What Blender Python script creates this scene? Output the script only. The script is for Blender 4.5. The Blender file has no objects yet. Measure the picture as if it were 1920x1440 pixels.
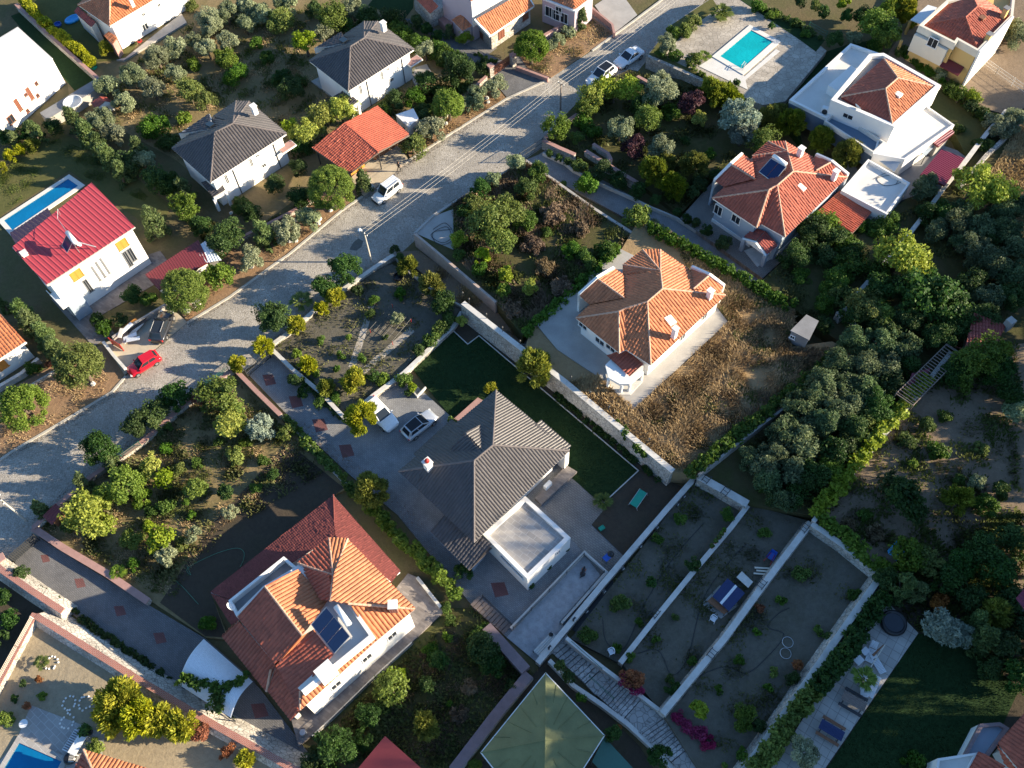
import bpy, math, random
import numpy as np
from mathutils import Vector, Matrix
SC = bpy.context.scene
COL = SC.collection
random.seed(7)
RNG = np.random.default_rng(11)
R = math.radians

# ------------------------------------------------------------------ camera, sky, sun, exposure
F, NAD, H = 1725.0, (1012.0, 1755.0), 88.0          # focal length (px of a 1920 wide frame), nadir point, flying height
_d = np.array([NAD[0]-960, NAD[1]-720, F]); _d /= np.linalg.norm(_d)
_z = -_d
_f = np.array([0, 0, 1.0]) - _d[2]*_d; _f /= np.linalg.norm(_f)
_r = np.cross(_f, _z)
cam_d = bpy.data.cameras.new('camera'); cam = bpy.data.objects.new('camera', cam_d); COL.objects.link(cam)
cx = Vector((_r[0], _f[0], _z[0])); cy = Vector((_r[1], _f[1], _z[1])); cz = Vector((_r[2], _f[2], _z[2]))
mw = Matrix.Identity(4)
for i in range(3):
    mw[i][0] = cx[i]; mw[i][1] = -cy[i]; mw[i][2] = -cz[i]
mw[2][3] = H
cam.matrix_world = mw
cam_d.sensor_width = 36.0; cam_d.lens = 36.0*F/1920; cam_d.clip_end = 3000; cam_d.clip_start = 1
SC.camera = cam

SUN_EL = R(18); SUN_DIR = Vector((math.cos(SUN_EL)*0.9978, -math.cos(SUN_EL)*0.066, math.sin(SUN_EL)))   # towards the sun
w = bpy.data.worlds.new('World'); SC.world = w; w.use_nodes = True
nt = w.node_tree; bg = nt.nodes['Background']
sky = nt.nodes.new('ShaderNodeTexSky'); sky.sky_type = 'NISHITA'; sky.sun_disc = False
sky.sun_elevation = SUN_EL; sky.sun_rotation = math.atan2(SUN_DIR.x, SUN_DIR.y)
nt.links.new(sky.outputs[0], bg.inputs[0]); sky.ozone_density = 5.0; sky.dust_density = 0.4; sky.air_density = 1.2; bg.inputs[1].default_value = 0.092
sl = bpy.data.lights.new('sun', 'SUN'); sl.energy = 5.0; sl.angle = R(0.5); sl.color = (1.0, 0.85, 0.62)
so = bpy.data.objects.new('sun', sl); COL.objects.link(so)
so.rotation_euler = SUN_DIR.to_track_quat('Z', 'Y').to_euler(); so.location = (60, 0, 60)
SC.view_settings.view_transform = 'Standard'; SC.view_settings.look = 'None'
SC.view_settings.exposure = 1.5; SC.view_settings.gamma = 1.0
SC.cycles.max_bounces = 6; SC.cycles.transparent_max_bounces = 6
SC.cycles.use_denoising = True

# ------------------------------------------------------------------ geometry helpers
def ray(x, y):
    v = np.array([x-960, y-720, F]); return np.array([v@_r, v@_f, v@_z])
def P(x, y, z=0.0):
    v = ray(x, y); t = (z-H)/v[2]; return np.array([v[0]*t, v[1]*t, z])
def mpp(x, y, z=0.0):                                   # metres per photo pixel at a point
    return float(np.linalg.norm(P(x, y, z)-np.array([0, 0, H]))/math.hypot(F, math.hypot(x-960, y-720)))
def plane(a, b, c):
    n = np.cross(b-a, c-a); n /= np.linalg.norm(n)
    if n[2] < 0: n = -n
    return n, n@a
def RP(x, y, pl):
    v = ray(x, y); o = np.array([0, 0, H]); t = (pl[1]-pl[0]@o)/(pl[0]@v); return o+v*t
def PX(pts, z): return [P(x, y, z) for x, y in pts]
def area2(p): return sum(p[i][0]*p[(i+1) % len(p)][1]-p[(i+1) % len(p)][0]*p[i][1] for i in range(len(p)))
def ccw(p): return list(p) if area2(p) > 0 else list(p)[::-1]
def inset(poly, d):
    p = ccw(poly); n = len(p); out = []
    for i in range(n):
        a, b, c = p[i-1][:2], p[i][:2], p[(i+1) % n][:2]
        e1 = (b-a)/np.linalg.norm(b-a); e2 = (c-b)/np.linalg.norm(c-b)
        n1 = np.array([-e1[1], e1[0]]); n2 = np.array([-e2[1], e2[0]])
        k = n1+n2; k = k/max(0.35, k@n1)
        if np.linalg.norm(k) > 2: k = k/np.linalg.norm(k)*2
        q = b+k*d; out.append(np.array([q[0], q[1], p[i][2]]))
    return out
ORG = {}
def mk(name, V, Fc, mat, parent=None, smooth=False, mats=None, mi=None):
    V = np.asarray(V, float).reshape(-1, 3)
    if parent is not None: off = ORG[parent.name]
    else: off = np.array([(V[:, 0].min()+V[:, 0].max())/2, (V[:, 1].min()+V[:, 1].max())/2, V[:, 2].min()])
    me = bpy.data.meshes.new(name)
    me.from_pydata((V-off).tolist(), [], [list(map(int, f)) for f in Fc])
    for m in (mats or [mat]): me.materials.append(m)
    if mi is not None: me.polygons.foreach_set('material_index', np.asarray(mi, np.int32))
    if smooth: me.polygons.foreach_set('use_smooth', np.ones(len(me.polygons), bool))
    me.update()
    o = bpy.data.objects.new(name, me); COL.objects.link(o)
    ORG[o.name] = off
    if parent is not None: o.parent = parent
    else: o.location = off
    return o
def tag(o, label, cat, group=None):
    o['label'] = label; o['category'] = cat
    if group: o['group'] = group
    return o
def thing(name, label, cat, loc, group=None):
    o = bpy.data.objects.new(name, None); COL.objects.link(o); o.location = tuple(loc)
    o.empty_display_size = 0.3
    ORG[o.name] = np.array(loc, float)
    return tag(o, label, cat, group)
class G:                                               # collects shapes for one mesh
    def __init__(s): s.V = []; s.F = []
    def add(s, V, Fc):
        b = len(s.V); s.V += [list(map(float, v)) for v in V]; s.F += [[b+i for i in f] for f in Fc]; return s
    def prism(s, poly, z0, z1, bottom=True):
        p = ccw(poly); n = len(p)
        V = [[q[0], q[1], z0] for q in p]+[[q[0], q[1], z1] for q in p]
        Fc = [[i, (i+1) % n, n+(i+1) % n, n+i] for i in range(n)]+[list(range(n, 2*n))]
        if bottom: Fc.append(list(range(n))[::-1])
        return s.add(V, Fc)
    def ring(s, outer, inner, z0, z1):                 # outer, inner: same vertex count
        o, i_ = ccw(outer), ccw(inner); n = len(o)
        V = [[*q[:2], z0] for q in o]+[[*q[:2], z1] for q in o]+[[*q[:2], z1] for q in i_]+[[*q[:2], z0] for q in i_]
        Fc = []
        for k in range(n):
            j = (k+1) % n
            Fc += [[k, j, n+j, n+k], [n+k, n+j, 2*n+j, 2*n+k], [2*n+k, 2*n+j, 3*n+j, 3*n+k]]
        return s.add(V, Fc)
    def box(s, c, size, rot=0.0):
        hx, hy, hz = size[0]/2, size[1]/2, size[2]/2; ca, sa = math.cos(rot), math.sin(rot)
        V = []
        for z in (-hz, hz):
            for x, y in ((-hx, -hy), (hx, -hy), (hx, hy), (-hx, hy)):
                V.append([c[0]+x*ca-y*sa, c[1]+x*sa+y*ca, c[2]+z])
        return s.add(V, [[3, 2, 1, 0], [4, 5, 6, 7], [0, 1, 5, 4], [1, 2, 6, 5], [2, 3, 7, 6], [3, 0, 4, 7]])
    def tube(s, p, q, r0, r1=None, n=8, cap=True):
        p = np.array(p, float); q = np.array(q, float); r1 = r0 if r1 is None else r1
        t = q-p; L = np.linalg.norm(t); t = t/L
        a = np.cross(t, [0, 0, 1.0] if abs(t[2]) < 0.9 else [1.0, 0, 0]); a /= np.linalg.norm(a); b = np.cross(t, a)
        V = []
        for c, r in ((p, r0), (q, r1)):
            for k in range(n):
                g = 2*math.pi*k/n; V.append(c+r*(math.cos(g)*a+math.sin(g)*b))
        Fc = [[k, (k+1) % n, n+(k+1) % n, n+k] for k in range(n)]
        if cap: Fc += [list(range(n))[::-1], list(range(n, 2*n))]
        return s.add(V, Fc)
    def path(s, pts, r, n=6):
        for a, b in zip(pts[:-1], pts[1:]): s.tube(a, b, r, n=n)
        return s
    def slabpoly(s, pts3, t):                          # a (tilted) polygon with thickness t downward
        n = len(pts3); p = [np.array(q, float) for q in pts3]
        if area2(p) < 0: p = p[::-1]
        V = [q-np.array([0, 0, t]) for q in p]+p
        return s.add(V, [[i, (i+1) % n, n+(i+1) % n, n+i] for i in range(n)]+[list(range(n, 2*n)), list(range(n))[::-1]])
    def thick(s, path, wd, z0, z1, batter=0.0):        # a wall along a path; batter widens its foot
        p = [np.array(q[:2], float) for q in path]; n = len(p); Ls, Rs = [], []
        for i in range(n):
            e = []
            if i > 0: e.append((p[i]-p[i-1])/np.linalg.norm(p[i]-p[i-1]))
            if i < n-1: e.append((p[i+1]-p[i])/np.linalg.norm(p[i+1]-p[i]))
            nn = sum(np.array([-k[1], k[0]]) for k in e); n0 = np.array([-e[0][1], e[0][0]])
            nn = nn/max(0.4, nn@n0)
            Ls.append(nn); Rs.append(-nn)
        V = []
        z0s = z0 if hasattr(z0, '__len__') else [z0]*n; z1s = z1 if hasattr(z1, '__len__') else [z1]*n
        for i in range(n):
            h = wd/2
            V += [[*(p[i]+Ls[i]*(h+batter)), z0s[i]], [*(p[i]+Rs[i]*(h+batter)), z0s[i]], [*(p[i]+Rs[i]*h), z1s[i]], [*(p[i]+Ls[i]*h), z1s[i]]]
        Fc = [[0, 3, 2, 1]]
        for i in range(n-1):
            a, b = 4*i, 4*i+4
            Fc += [[a+3, a+2, b+2, b+3][::-1], [a+1, b+1, b+2, a+2], [a, a+3, b+3, b], ]
        k = 4*(n-1); Fc.append([k, k+1, k+2, k+3])
        return s.add(V, Fc)
    def lathe(s, c, prof, n=14):
        V = []; m = len(prof)
        for r, z in prof:
            for k in range(n): V.append([c[0]+r*math.cos(2*math.pi*k/n), c[1]+r*math.sin(2*math.pi*k/n), c[2]+z])
        Fc = [[i*n+k, i*n+(k+1) % n, (i+1)*n+(k+1) % n, (i+1)*n+k] for i in range(m-1) for k in range(n)]
        Fc += [list(range(n))[::-1], list(range((m-1)*n, m*n))]
        return s.add(V, Fc)
    def obj(s, name, mat, parent=None, smooth=False): return mk(name, s.V, s.F, mat, parent, smooth)

# ------------------------------------------------------------------ materials (all procedural)
def nodes(name):
    m = bpy.data.materials.new(name); m.use_nodes = True; t = m.node_tree
    return m, t, t.nodes['Principled BSDF']
def rgba(c): return (*c, 1.0)
def coords(t, sc=1.0):
    tc = t.nodes.new('ShaderNodeTexCoord'); mp = t.nodes.new('ShaderNodeMapping'); mp.inputs['Scale'].default_value = (sc, sc, sc)
    t.links.new(tc.outputs['Object'], mp.inputs[0]); return mp.outputs[0]
def noise(t, co, scale, detail=5, rough=0.6):
    n = t.nodes.new('ShaderNodeTexNoise'); n.inputs['Scale'].default_value = scale; n.inputs['Detail'].default_value = detail
    n.inputs['Roughness'].default_value = rough; t.links.new(co, n.inputs['Vector']); return n.outputs['Fac']
def ramp(t, fac, stops):
    r = t.nodes.new('ShaderNodeValToRGB'); e = r.color_ramp.elements
    while len(e) > 1: e.remove(e[-1])
    e[0].position = stops[0][0]; e[0].color = rgba(stops[0][1])
    for p, c in stops[1:]:
        k = e.new(p); k.color = rgba(c)
    t.links.new(fac, r.inputs[0]); return r.outputs[0]
def mix(t, fac, a, b, mode='MIX'):
    m = t.nodes.new('ShaderNodeMix'); m.data_type = 'RGBA'; m.blend_type = mode
    for sock, v in ((m.inputs[0], fac), (m.inputs[6], a), (m.inputs[7], b)):
        if hasattr(v, 'links') or hasattr(v, 'is_linked'): t.links.new(v, sock)
        elif isinstance(v, (int, float)): sock.default_value = v
        else: sock.default_value = rgba(v)
    return m.outputs[2]
def bump(t, bs, h, dist, strength=0.6):
    b = t.nodes.new('ShaderNodeBump'); b.inputs['Distance'].default_value = dist; b.inputs['Strength'].default_value = strength
    t.links.new(h, b.inputs['Height']); t.links.new(b.outputs[0], bs.inputs['Normal'])
def k(c, f): return tuple(min(1, x*f) for x in c)
def plain(name, c, rough=0.75, var=0.25, sc=0.8, metal=0.0, bmp=0.01, fine=9.0):
    m, t, b = nodes(name); co = coords(t)
    n1 = noise(t, co, sc, 6); n2 = noise(t, co, fine, 4)
    c1 = ramp(t, n1, [(0.3, k(c, 1-var)), (0.7, k(c, 1+var))])
    c2 = mix(t, 0.35, c1, ramp(t, n2, [(0.3, k(c, 1-var)), (0.75, k(c, 1+var*0.8))]))
    t.links.new(c2, b.inputs['Base Color']); b.inputs['Roughness'].default_value = rough; b.inputs['Metallic'].default_value = metal
    if bmp: bump(t, b, n2, bmp, 0.5)
    return m
def ground(name, cols, sc=0.25, rough=0.95, bmp=0.08, pebble=0.4):
    m, t, b = nodes(name); co = coords(t)
    n1 = noise(t, co, sc, 8, 0.68); n2 = noise(t, co, 2.2, 8, 0.75); n3 = noise(t, co, 14, 3)
    st = [(0.25+0.5*i/(len(cols)-1), c) for i, c in enumerate(cols)]
    c = ramp(t, n1, st); mid = cols[len(cols)//2]
    c = mix(t, pebble, c, ramp(t, n2, [(0.3, k(mid, 0.45)), (0.5, mid), (0.72, k(mid, 1.6))]))
    c = mix(t, 0.25, c, ramp(t, n3, [(0.3, k(mid, 0.5)), (0.7, k(mid, 1.5))]))
    t.links.new(c, b.inputs['Base Color']); b.inputs['Roughness'].default_value = rough; b.inputs['Specular IOR Level'].default_value = 0.15
    bump(t, b, n2, bmp, 0.8); return m
def cells(name, c1, c2, joint, sc=3.0, jw=0.06, rough=0.9, dist=0.03, rand=1.0):   # fieldstone, cobbles
    m, t, b = nodes(name); co = coords(t)
    v = t.nodes.new('ShaderNodeTexVoronoi'); v.inputs['Scale'].default_value = sc; v.inputs['Randomness'].default_value = rand
    e = t.nodes.new('ShaderNodeTexVoronoi'); e.feature = 'DISTANCE_TO_EDGE'; e.inputs['Scale'].default_value = sc; e.inputs['Randomness'].default_value = rand
    t.links.new(co, v.inputs['Vector']); t.links.new(co, e.inputs['Vector'])
    sep = t.nodes.new('ShaderNodeSeparateColor'); t.links.new(v.outputs['Color'], sep.inputs[0])
    st = ramp(t, sep.outputs[0], [(0, c1), (1, c2)])
    big = noise(t, co, 0.3, 6); st = mix(t, 0.55, st, ramp(t, big, [(0.3, k(c1, 0.66)), (0.5, c1), (0.7, k(c2, 1.2))]))
    ed = ramp(t, e.outputs[0], [(0, (0, 0, 0)), (jw, (1, 1, 1))])
    c = mix(t, ed, joint, st)
    t.links.new(c, b.inputs['Base Color']); b.inputs['Roughness'].default_value = rough; b.inputs['Specular IOR Level'].default_value = 0.2
    bump(t, b, ed, dist, 0.8); return m
def bricks(name, c1, c2, joint, rot=0.0, bw=0.4, bh=0.2, jw=0.02, rough=0.85, dist=0.01, off=0.5):
    m, t, b = nodes(name); co = coords(t)
    mp = t.nodes.new('ShaderNodeMapping'); mp.inputs['Rotation'].default_value = (0, 0, rot); t.links.new(co, mp.inputs[0])
    br = t.nodes.new('ShaderNodeTexBrick'); br.offset = off
    for nm, v in (('Color1', rgba(c1)), ('Color2', rgba(c2)), ('Mortar', rgba(joint)), ('Scale', 1.0), ('Mortar Size', jw), ('Brick Width', bw), ('Row Height', bh)): br.inputs[nm].default_value = v
    t.links.new(mp.outputs[0], br.inputs['Vector'])
    big = noise(t, co, 0.35, 7, 0.65)
    c = mix(t, 0.4, br.outputs['Color'], ramp(t, big, [(0.3, k(c1, 0.65)), (0.7, k(c2, 1.35))]))
    t.links.new(c, b.inputs['Base Color']); b.inputs['Roughness'].default_value = rough; b.inputs['Specular IOR Level'].default_value = 0.25
    bump(t, b, br.outputs['Fac'], -dist, 0.7); return m
def tilemat(name, c, var=0.35, rough=0.62, sc=2.6):             # roof tiles: each tile a little different, some weathering
    m, t, b = nodes(name); co = coords(t)
    v = t.nodes.new('ShaderNodeTexVoronoi'); v.inputs['Scale'].default_value = sc; t.links.new(co, v.inputs['Vector'])
    sep = t.nodes.new('ShaderNodeSeparateColor'); t.links.new(v.outputs['Color'], sep.inputs[0])
    a = ramp(t, sep.outputs[0], [(0, k(c, 1-var)), (0.6, c), (1, k(c, 1+var))])
    n = noise(t, co, 0.5, 7, 0.7); a = mix(t, 0.5, a, ramp(t, n, [(0.3, k(c, 0.55)), (0.5, c), (0.72, k(c, 1.4))]))
    f = noise(t, co, 16, 3); a = mix(t, 0.2, a, ramp(t, f, [(0.3, k(c, 0.6)), (0.7, k(c, 1.4))]))
    t.links.new(a, b.inputs['Base Color']); b.inputs['Roughness'].default_value = rough
    return m
def glossy(name, c, rough=0.25, metal=0.0, coat=0.0):
    m, t, b = nodes(name); co = coords(t); n = noise(t, co, 5, 4)
    t.links.new(ramp(t, n, [(0.3, k(c, 0.92)), (0.7, k(c, 1.06))]), b.inputs['Base Color'])
    b.inputs['Roughness'].default_value = rough; b.inputs['Metallic'].default_value = metal; b.inputs['Coat Weight'].default_value = coat
    return m
def leafmat(name, c1, c2, trans=0.36):
    gold = 'gold' in name or 'pink' in name or 'grass' in name or 'lawn' in name
    m, t, b = nodes(name)
    at = t.nodes.new('ShaderNodeAttribute'); at.attribute_name = 'tint'
    c = ramp(t, at.outputs['Fac'], [(0.0, c1), (1.0, c2)])
    oi = t.nodes.new('ShaderNodeObjectInfo'); hs = t.nodes.new('ShaderNodeHueSaturation')     # every plant its own tone
    for nm, lo, hi in (('Hue', 0.494 if gold else 0.482, 0.506 if gold else 0.514), ('Value', 0.9 if gold else 0.78, 1.1 if gold else 1.25), ('Saturation', 0.98 if gold else 0.86, 1.06)):
        mr = t.nodes.new('ShaderNodeMapRange'); mr.inputs['To Min'].default_value = lo; mr.inputs['To Max'].default_value = hi
        if nm == 'Value':
            ml = t.nodes.new('ShaderNodeMath'); ml.operation = 'MULTIPLY'; ml.inputs[1].default_value = 7.31; fr = t.nodes.new('ShaderNodeMath'); fr.operation = 'FRACT'
            t.links.new(oi.outputs['Random'], ml.inputs[0]); t.links.new(ml.outputs[0], fr.inputs[0]); t.links.new(fr.outputs[0], mr.inputs['Value'])
        else: t.links.new(oi.outputs['Random'], mr.inputs['Value'])
        t.links.new(mr.outputs[0], hs.inputs[nm])
    t.links.new(c, hs.inputs['Color']); c = hs.outputs[0]
    t.links.new(c, b.inputs['Base Color']); b.inputs['Roughness'].default_value = 0.6; b.inputs['Specular IOR Level'].default_value = 0.25
    tr = t.nodes.new('ShaderNodeBsdfTranslucent'); t.links.new(c, tr.inputs[0])
    mx = t.nodes.new('ShaderNodeMixShader'); mx.inputs[0].default_value = trans
    out = t.nodes['Material Output']; t.links.new(b.outputs[0], mx.inputs[1]); t.links.new(tr.outputs[0], mx.inputs[2]); t.links.new(mx.outputs[0], out.inputs[0])
    return m
def watermat(name, c):
    m, t, b = nodes(name); co = coords(t); n = noise(t, co, 1.6, 4)
    t.links.new(ramp(t, noise(t, co, 0.25, 3), [(0.3, k(c, 0.85)), (0.7, k(c, 1.15))]), b.inputs['Base Color'])
    b.inputs['Roughness'].default_value = 0.08; b.inputs['IOR'].default_value = 1.33; bump(t, b, n, 0.06, 0.5); return m

M = dict(
    soil=ground('soil', [(0.10, 0.072, 0.05), (0.17, 0.12, 0.075), (0.11, 0.10, 0.045), (0.22, 0.165, 0.10)], 0.22),
    orchard=ground('orchard_soil', [(0.15, 0.11, 0.06), (0.29, 0.205, 0.12), (0.18, 0.145, 0.07), (0.37, 0.275, 0.165)], 0.3),
    verge=ground('verge_earth', [(0.17, 0.10, 0.06), (0.27, 0.17, 0.10), (0.20, 0.15, 0.08)], 0.4),
    weeds=ground('weedy_earth', [(0.06, 0.045, 0.03), (0.11, 0.08, 0.05), (0.07, 0.07, 0.025), (0.16, 0.11, 0.06)], 0.35),
    dry=ground('dry_grass_earth', [(0.17, 0.115, 0.06), (0.31, 0.215, 0.115), (0.22, 0.15, 0.08)], 0.35),
    terr=ground('grey_garden_soil', [(0.085, 0.075, 0.062), (0.16, 0.145, 0.125), (0.105, 0.095, 0.07), (0.185, 0.168, 0.143)], 0.38, pebble=0.5),
    darkearth=ground('dark_moist_earth', [(0.035, 0.03, 0.022), (0.07, 0.055, 0.04), (0.05, 0.05, 0.025)], 0.3),
    lawn=ground('lawn_green', [(0.012, 0.028, 0.010), (0.020, 0.044, 0.014), (0.034, 0.058, 0.020)], 0.55, pebble=0.55, bmp=0.05),
    lawn2=ground('lawn_patchy', [(0.05, 0.06, 0.02), (0.10, 0.10, 0.035), (0.16, 0.13, 0.05)], 0.3, pebble=0.3, bmp=0.05),
    road=cells('road_cobbles', (0.335, 0.305, 0.265), (0.47, 0.435, 0.385), (0.22, 0.195, 0.16), 4.2, 0.10, dist=0.02, rand=0.7),
    pave=bricks('paving_grey', (0.19, 0.19, 0.195), (0.27, 0.27, 0.27), (0.10, 0.10, 0.10), R(40), 0.30, 0.16, 0.02),
    paved=bricks('paving_dark', (0.13, 0.128, 0.13), (0.18, 0.176, 0.178), (0.07, 0.07, 0.07), R(40), 0.30, 0.16, 0.02),
    apron=plain('sandy_concrete', (0.48, 0.41, 0.31), 0.9, 0.18, 0.8), stain=plain('damp_cobbles', (0.10, 0.10, 0.09), 0.6, 0.3, 2.0),
    pavel=bricks('paving_light', (0.20, 0.185, 0.17), (0.27, 0.25, 0.225), (0.10, 0.095, 0.09), R(40), 0.4, 0.22, 0.03),
    pavered=bricks('paving_red', (0.15, 0.065, 0.06), (0.19, 0.085, 0.078), (0.08, 0.05, 0.05), R(40), 0.30, 0.16, 0.02),
    flag=cells('flagstone', (0.33, 0.29, 0.24), (0.5, 0.45, 0.38), (0.2, 0.18, 0.15), 1.5, 0.05, dist=0.01),
    stair=cells('stair_stone', (0.34, 0.32, 0.30), (0.52, 0.50, 0.47), (0.16, 0.15, 0.14), 1.9, 0.06),
    slate=bricks('stone_deck', (0.13, 0.115, 0.11), (0.27, 0.24, 0.225), (0.11, 0.10, 0.10), R(35), 0.7, 0.25, 0.008),
    tiles=bricks('terrace_flags', (0.30, 0.28, 0.26), (0.40, 0.375, 0.35), (0.5, 0.48, 0.46), R(40), 0.9, 0.55, 0.03),
    patio=bricks('patio_slabs', (0.36, 0.34, 0.31), (0.48, 0.45, 0.41), (0.16, 0.15, 0.14), R(38), 0.8, 0.8, 0.03, off=0.0),
    conc=plain('concrete', (0.36, 0.34, 0.315), 0.9, 0.22, 0.5),
    concd=plain('concrete_dark', (0.22, 0.22, 0.225), 0.85, 0.25, 0.6),
    stamped=plain('stamped_concrete', (0.33, 0.33, 0.335), 0.75, 0.32, 1.6),
    kerb=plain('kerbstone', (0.44, 0.41, 0.36), 0.9, 0.25, 1.0),
    white=plain('white_render', (0.78, 0.76, 0.73), 0.85, 0.09, 0.5, bmp=0.003),
    offwhite=plain('off_white_render', (0.66, 0.63, 0.58), 0.85, 0.10, 0.5, bmp=0.003),
    blue=plain('blue_grey_render', (0.30, 0.36, 0.43), 0.85, 0.08, 0.4, bmp=0.003),
    navy=plain('slate_blue_render', (0.12, 0.18, 0.26), 0.85, 0.08, 0.4, bmp=0.003),
    pink=plain('mauve_render', (0.47, 0.38, 0.42), 0.85, 0.08, 0.4, bmp=0.003),
    yellow=plain('yellow_render', (0.62, 0.42, 0.16), 0.85, 0.08, 0.4, bmp=0.003),
    cream=plain('cream_render', (0.66, 0.60, 0.50), 0.85, 0.08, 0.4, bmp=0.003),
    stone=cells('rubble_stone', (0.36, 0.33, 0.29), (0.62, 0.58, 0.52), (0.16, 0.145, 0.13), 2.4, 0.07, dist=0.05),
    cap=plain('pale_wall_cap', (0.56, 0.54, 0.50), 0.9, 0.2, 1.2),
    brickcap=bricks('red_brick_coping', (0.30, 0.10, 0.07), (0.40, 0.15, 0.10), (0.45, 0.40, 0.36), 0.6, 0.3, 0.12, 0.02),
    pinkcap=plain('pinkish_coping', (0.38, 0.22, 0.19), 0.85, 0.18, 1.5),
    purplecap=plain('mauve_coping', (0.23, 0.165, 0.17), 0.85, 0.2, 1.5),
    plank=plain('board_marked_concrete', (0.42, 0.33, 0.28), 0.9, 0.22, 1.6),
    tile_red=tilemat('tile_red', (0.37, 0.092, 0.05), 0.42), tile_or=tilemat('tile_orange', (0.47, 0.165, 0.068), 0.42),
    tile_deep=tilemat('tile_deep_red', (0.26, 0.055, 0.042), 0.3), tile_grey=tilemat('tile_grey', (0.074, 0.066, 0.066), 0.25, 0.5),
    tile_carp=tilemat('tile_bright_red', (0.43, 0.098, 0.05), 0.2, 0.5), shingle=tilemat('shingle_red_brown', (0.175, 0.042, 0.036), 0.5, 0.9, 9.0),
    metal_red=glossy('red_sheet_metal', (0.34, 0.045, 0.06), 0.5), metal_dk=glossy('dark_red_sheet', (0.15, 0.025, 0.03), 0.5),
    metal_pu=glossy('wine_sheet', (0.24, 0.035, 0.065), 0.45), sheet_w=glossy('white_sheet', (0.72, 0.75, 0.78), 0.4),
    green_roof=plain('green_membrane', (0.165, 0.18, 0.085), 0.95, 0.22, 0.7), green_awn=glossy('green_canvas', (0.05, 0.14, 0.11), 0.7),
    ridge_l=tilemat('ridge_tile_light', (0.56, 0.33, 0.22), 0.3), ridge_g=tilemat('ridge_tile_grey', (0.14, 0.118, 0.112), 0.15),
    glass=glossy('dark_glass', (0.02, 0.026, 0.035), 0.06), frame=glossy('white_frame', (0.75, 0.75, 0.74), 0.4),
    wood=plain('wood_brown', (0.22, 0.10, 0.05), 0.7, 0.3, 3), shutter=glossy('orange_shutter', (0.62, 0.24, 0.04), 0.6), woodgrey=plain('weathered_wood', (0.20, 0.155, 0.13), 0.8, 0.3, 3),
    brownwin=glossy('brown_shutter', (0.20, 0.07, 0.04), 0.6), dark=glossy('dark_metal', (0.03, 0.032, 0.035), 0.5), steel=glossy('galvanised_steel', (0.5, 0.5, 0.5), 0.4, 0.6),
    panel=glossy('solar_glass', (0.015, 0.03, 0.09), 0.12), poolp=watermat('pool_turquoise', (0.005, 0.36, 0.40)), poolb=watermat('pool_blue', (0.004, 0.15, 0.34)),
    poolwall=glossy('pool_tiles', (0.03, 0.30, 0.38), 0.3), greenmetal=glossy('green_fence', (0.02, 0.11, 0.075), 0.5), teal=glossy('teal_canvas', (0.01, 0.30, 0.20), 0.6),
    car_white=glossy('paint_white', (0.78, 0.79, 0.80), 0.25, 0, 0.6), car_red=glossy('paint_red', (0.55, 0.008, 0.02), 0.25, 0, 0.8),
    car_black=glossy('paint_dark', (0.035, 0.036, 0.042), 0.22, 0.2, 0.8), car_silver=glossy('paint_silver', (0.50, 0.53, 0.57), 0.3, 0.4, 0.6),
    tyre=plain('tyre_rubber', (0.02, 0.02, 0.02), 0.9, 0.1, 3), rim=glossy('wheel_rim', (0.45, 0.45, 0.46), 0.35, 0.7),
    lampg=glossy('lamp_glass', (0.8, 0.8, 0.78), 0.2), redlamp=glossy('red_lamp', (0.5, 0.02, 0.02), 0.3), terracotta=plain('terracotta', (0.36, 0.12, 0.06), 0.8, 0.2, 3),
    plast_w=glossy('white_plastic', (0.72, 0.74, 0.76), 0.45), plast_b=glossy('blue_plastic', (0.02, 0.09, 0.40), 0.4), cyan=glossy('sky_blue_plastic', (0.05, 0.38, 0.78), 0.4),
    bluecloth=glossy('navy_cloth', (0.02, 0.035, 0.11), 0.8), black=glossy('black_enamel', (0.012, 0.012, 0.014), 0.3), hose=glossy('green_hose', (0.08, 0.24, 0.15), 0.5),
    skin=glossy('skin', (0.45, 0.27, 0.19), 0.6), cloth=glossy('dark_clothing', (0.025, 0.025, 0.03), 0.9), hair=glossy('dark_hair', (0.02, 0.014, 0.01), 0.7),
    bark=plain('bark', (0.12, 0.09, 0.065), 0.95, 0.35, 4, bmp=0.03), rust=glossy('rust_red', (0.35, 0.02, 0.015), 0.6),
    L_olive=leafmat('leaf_olive', (0.13, 0.165, 0.075), (0.36, 0.40, 0.235)), L_round=leafmat('leaf_clipped', (0.06, 0.115, 0.015), (0.23, 0.30, 0.045)),
    L_broad=leafmat('leaf_broad', (0.05, 0.10, 0.012), (0.22, 0.29, 0.045)), L_dark=leafmat('leaf_dark', (0.02, 0.055, 0.012), (0.07, 0.135, 0.025)),
    L_gold=leafmat('leaf_gold', (0.07, 0.12, 0.012), (0.55, 0.52, 0.05)), L_thuja=leafmat('leaf_thuja', (0.04, 0.075, 0.012), (0.30, 0.32, 0.03)),
    L_coni=leafmat('leaf_conifer', (0.05, 0.095, 0.03), (0.17, 0.23, 0.07)), L_silver=leafmat('leaf_silver', (0.14, 0.19, 0.14), (0.34, 0.40, 0.31)),
    L_purple=leafmat('leaf_purple', (0.035, 0.014, 0.02), (0.12, 0.05, 0.06)), L_pink=leafmat('flower_pink', (0.22, 0.02, 0.075), (0.46, 0.06, 0.17)),
    L_rust=leafmat('leaf_rusty', (0.16, 0.05, 0.02), (0.36, 0.14, 0.05)), L_grove=leafmat('leaf_grove', (0.035, 0.068, 0.03), (0.17, 0.225, 0.095)), L_under=leafmat('leaf_undergrowth', (0.05, 0.068, 0.02), (0.18, 0.19, 0.06)),
    L_dry=leafmat('grass_dry', (0.24, 0.165, 0.08), (0.62, 0.47, 0.27)),
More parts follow.
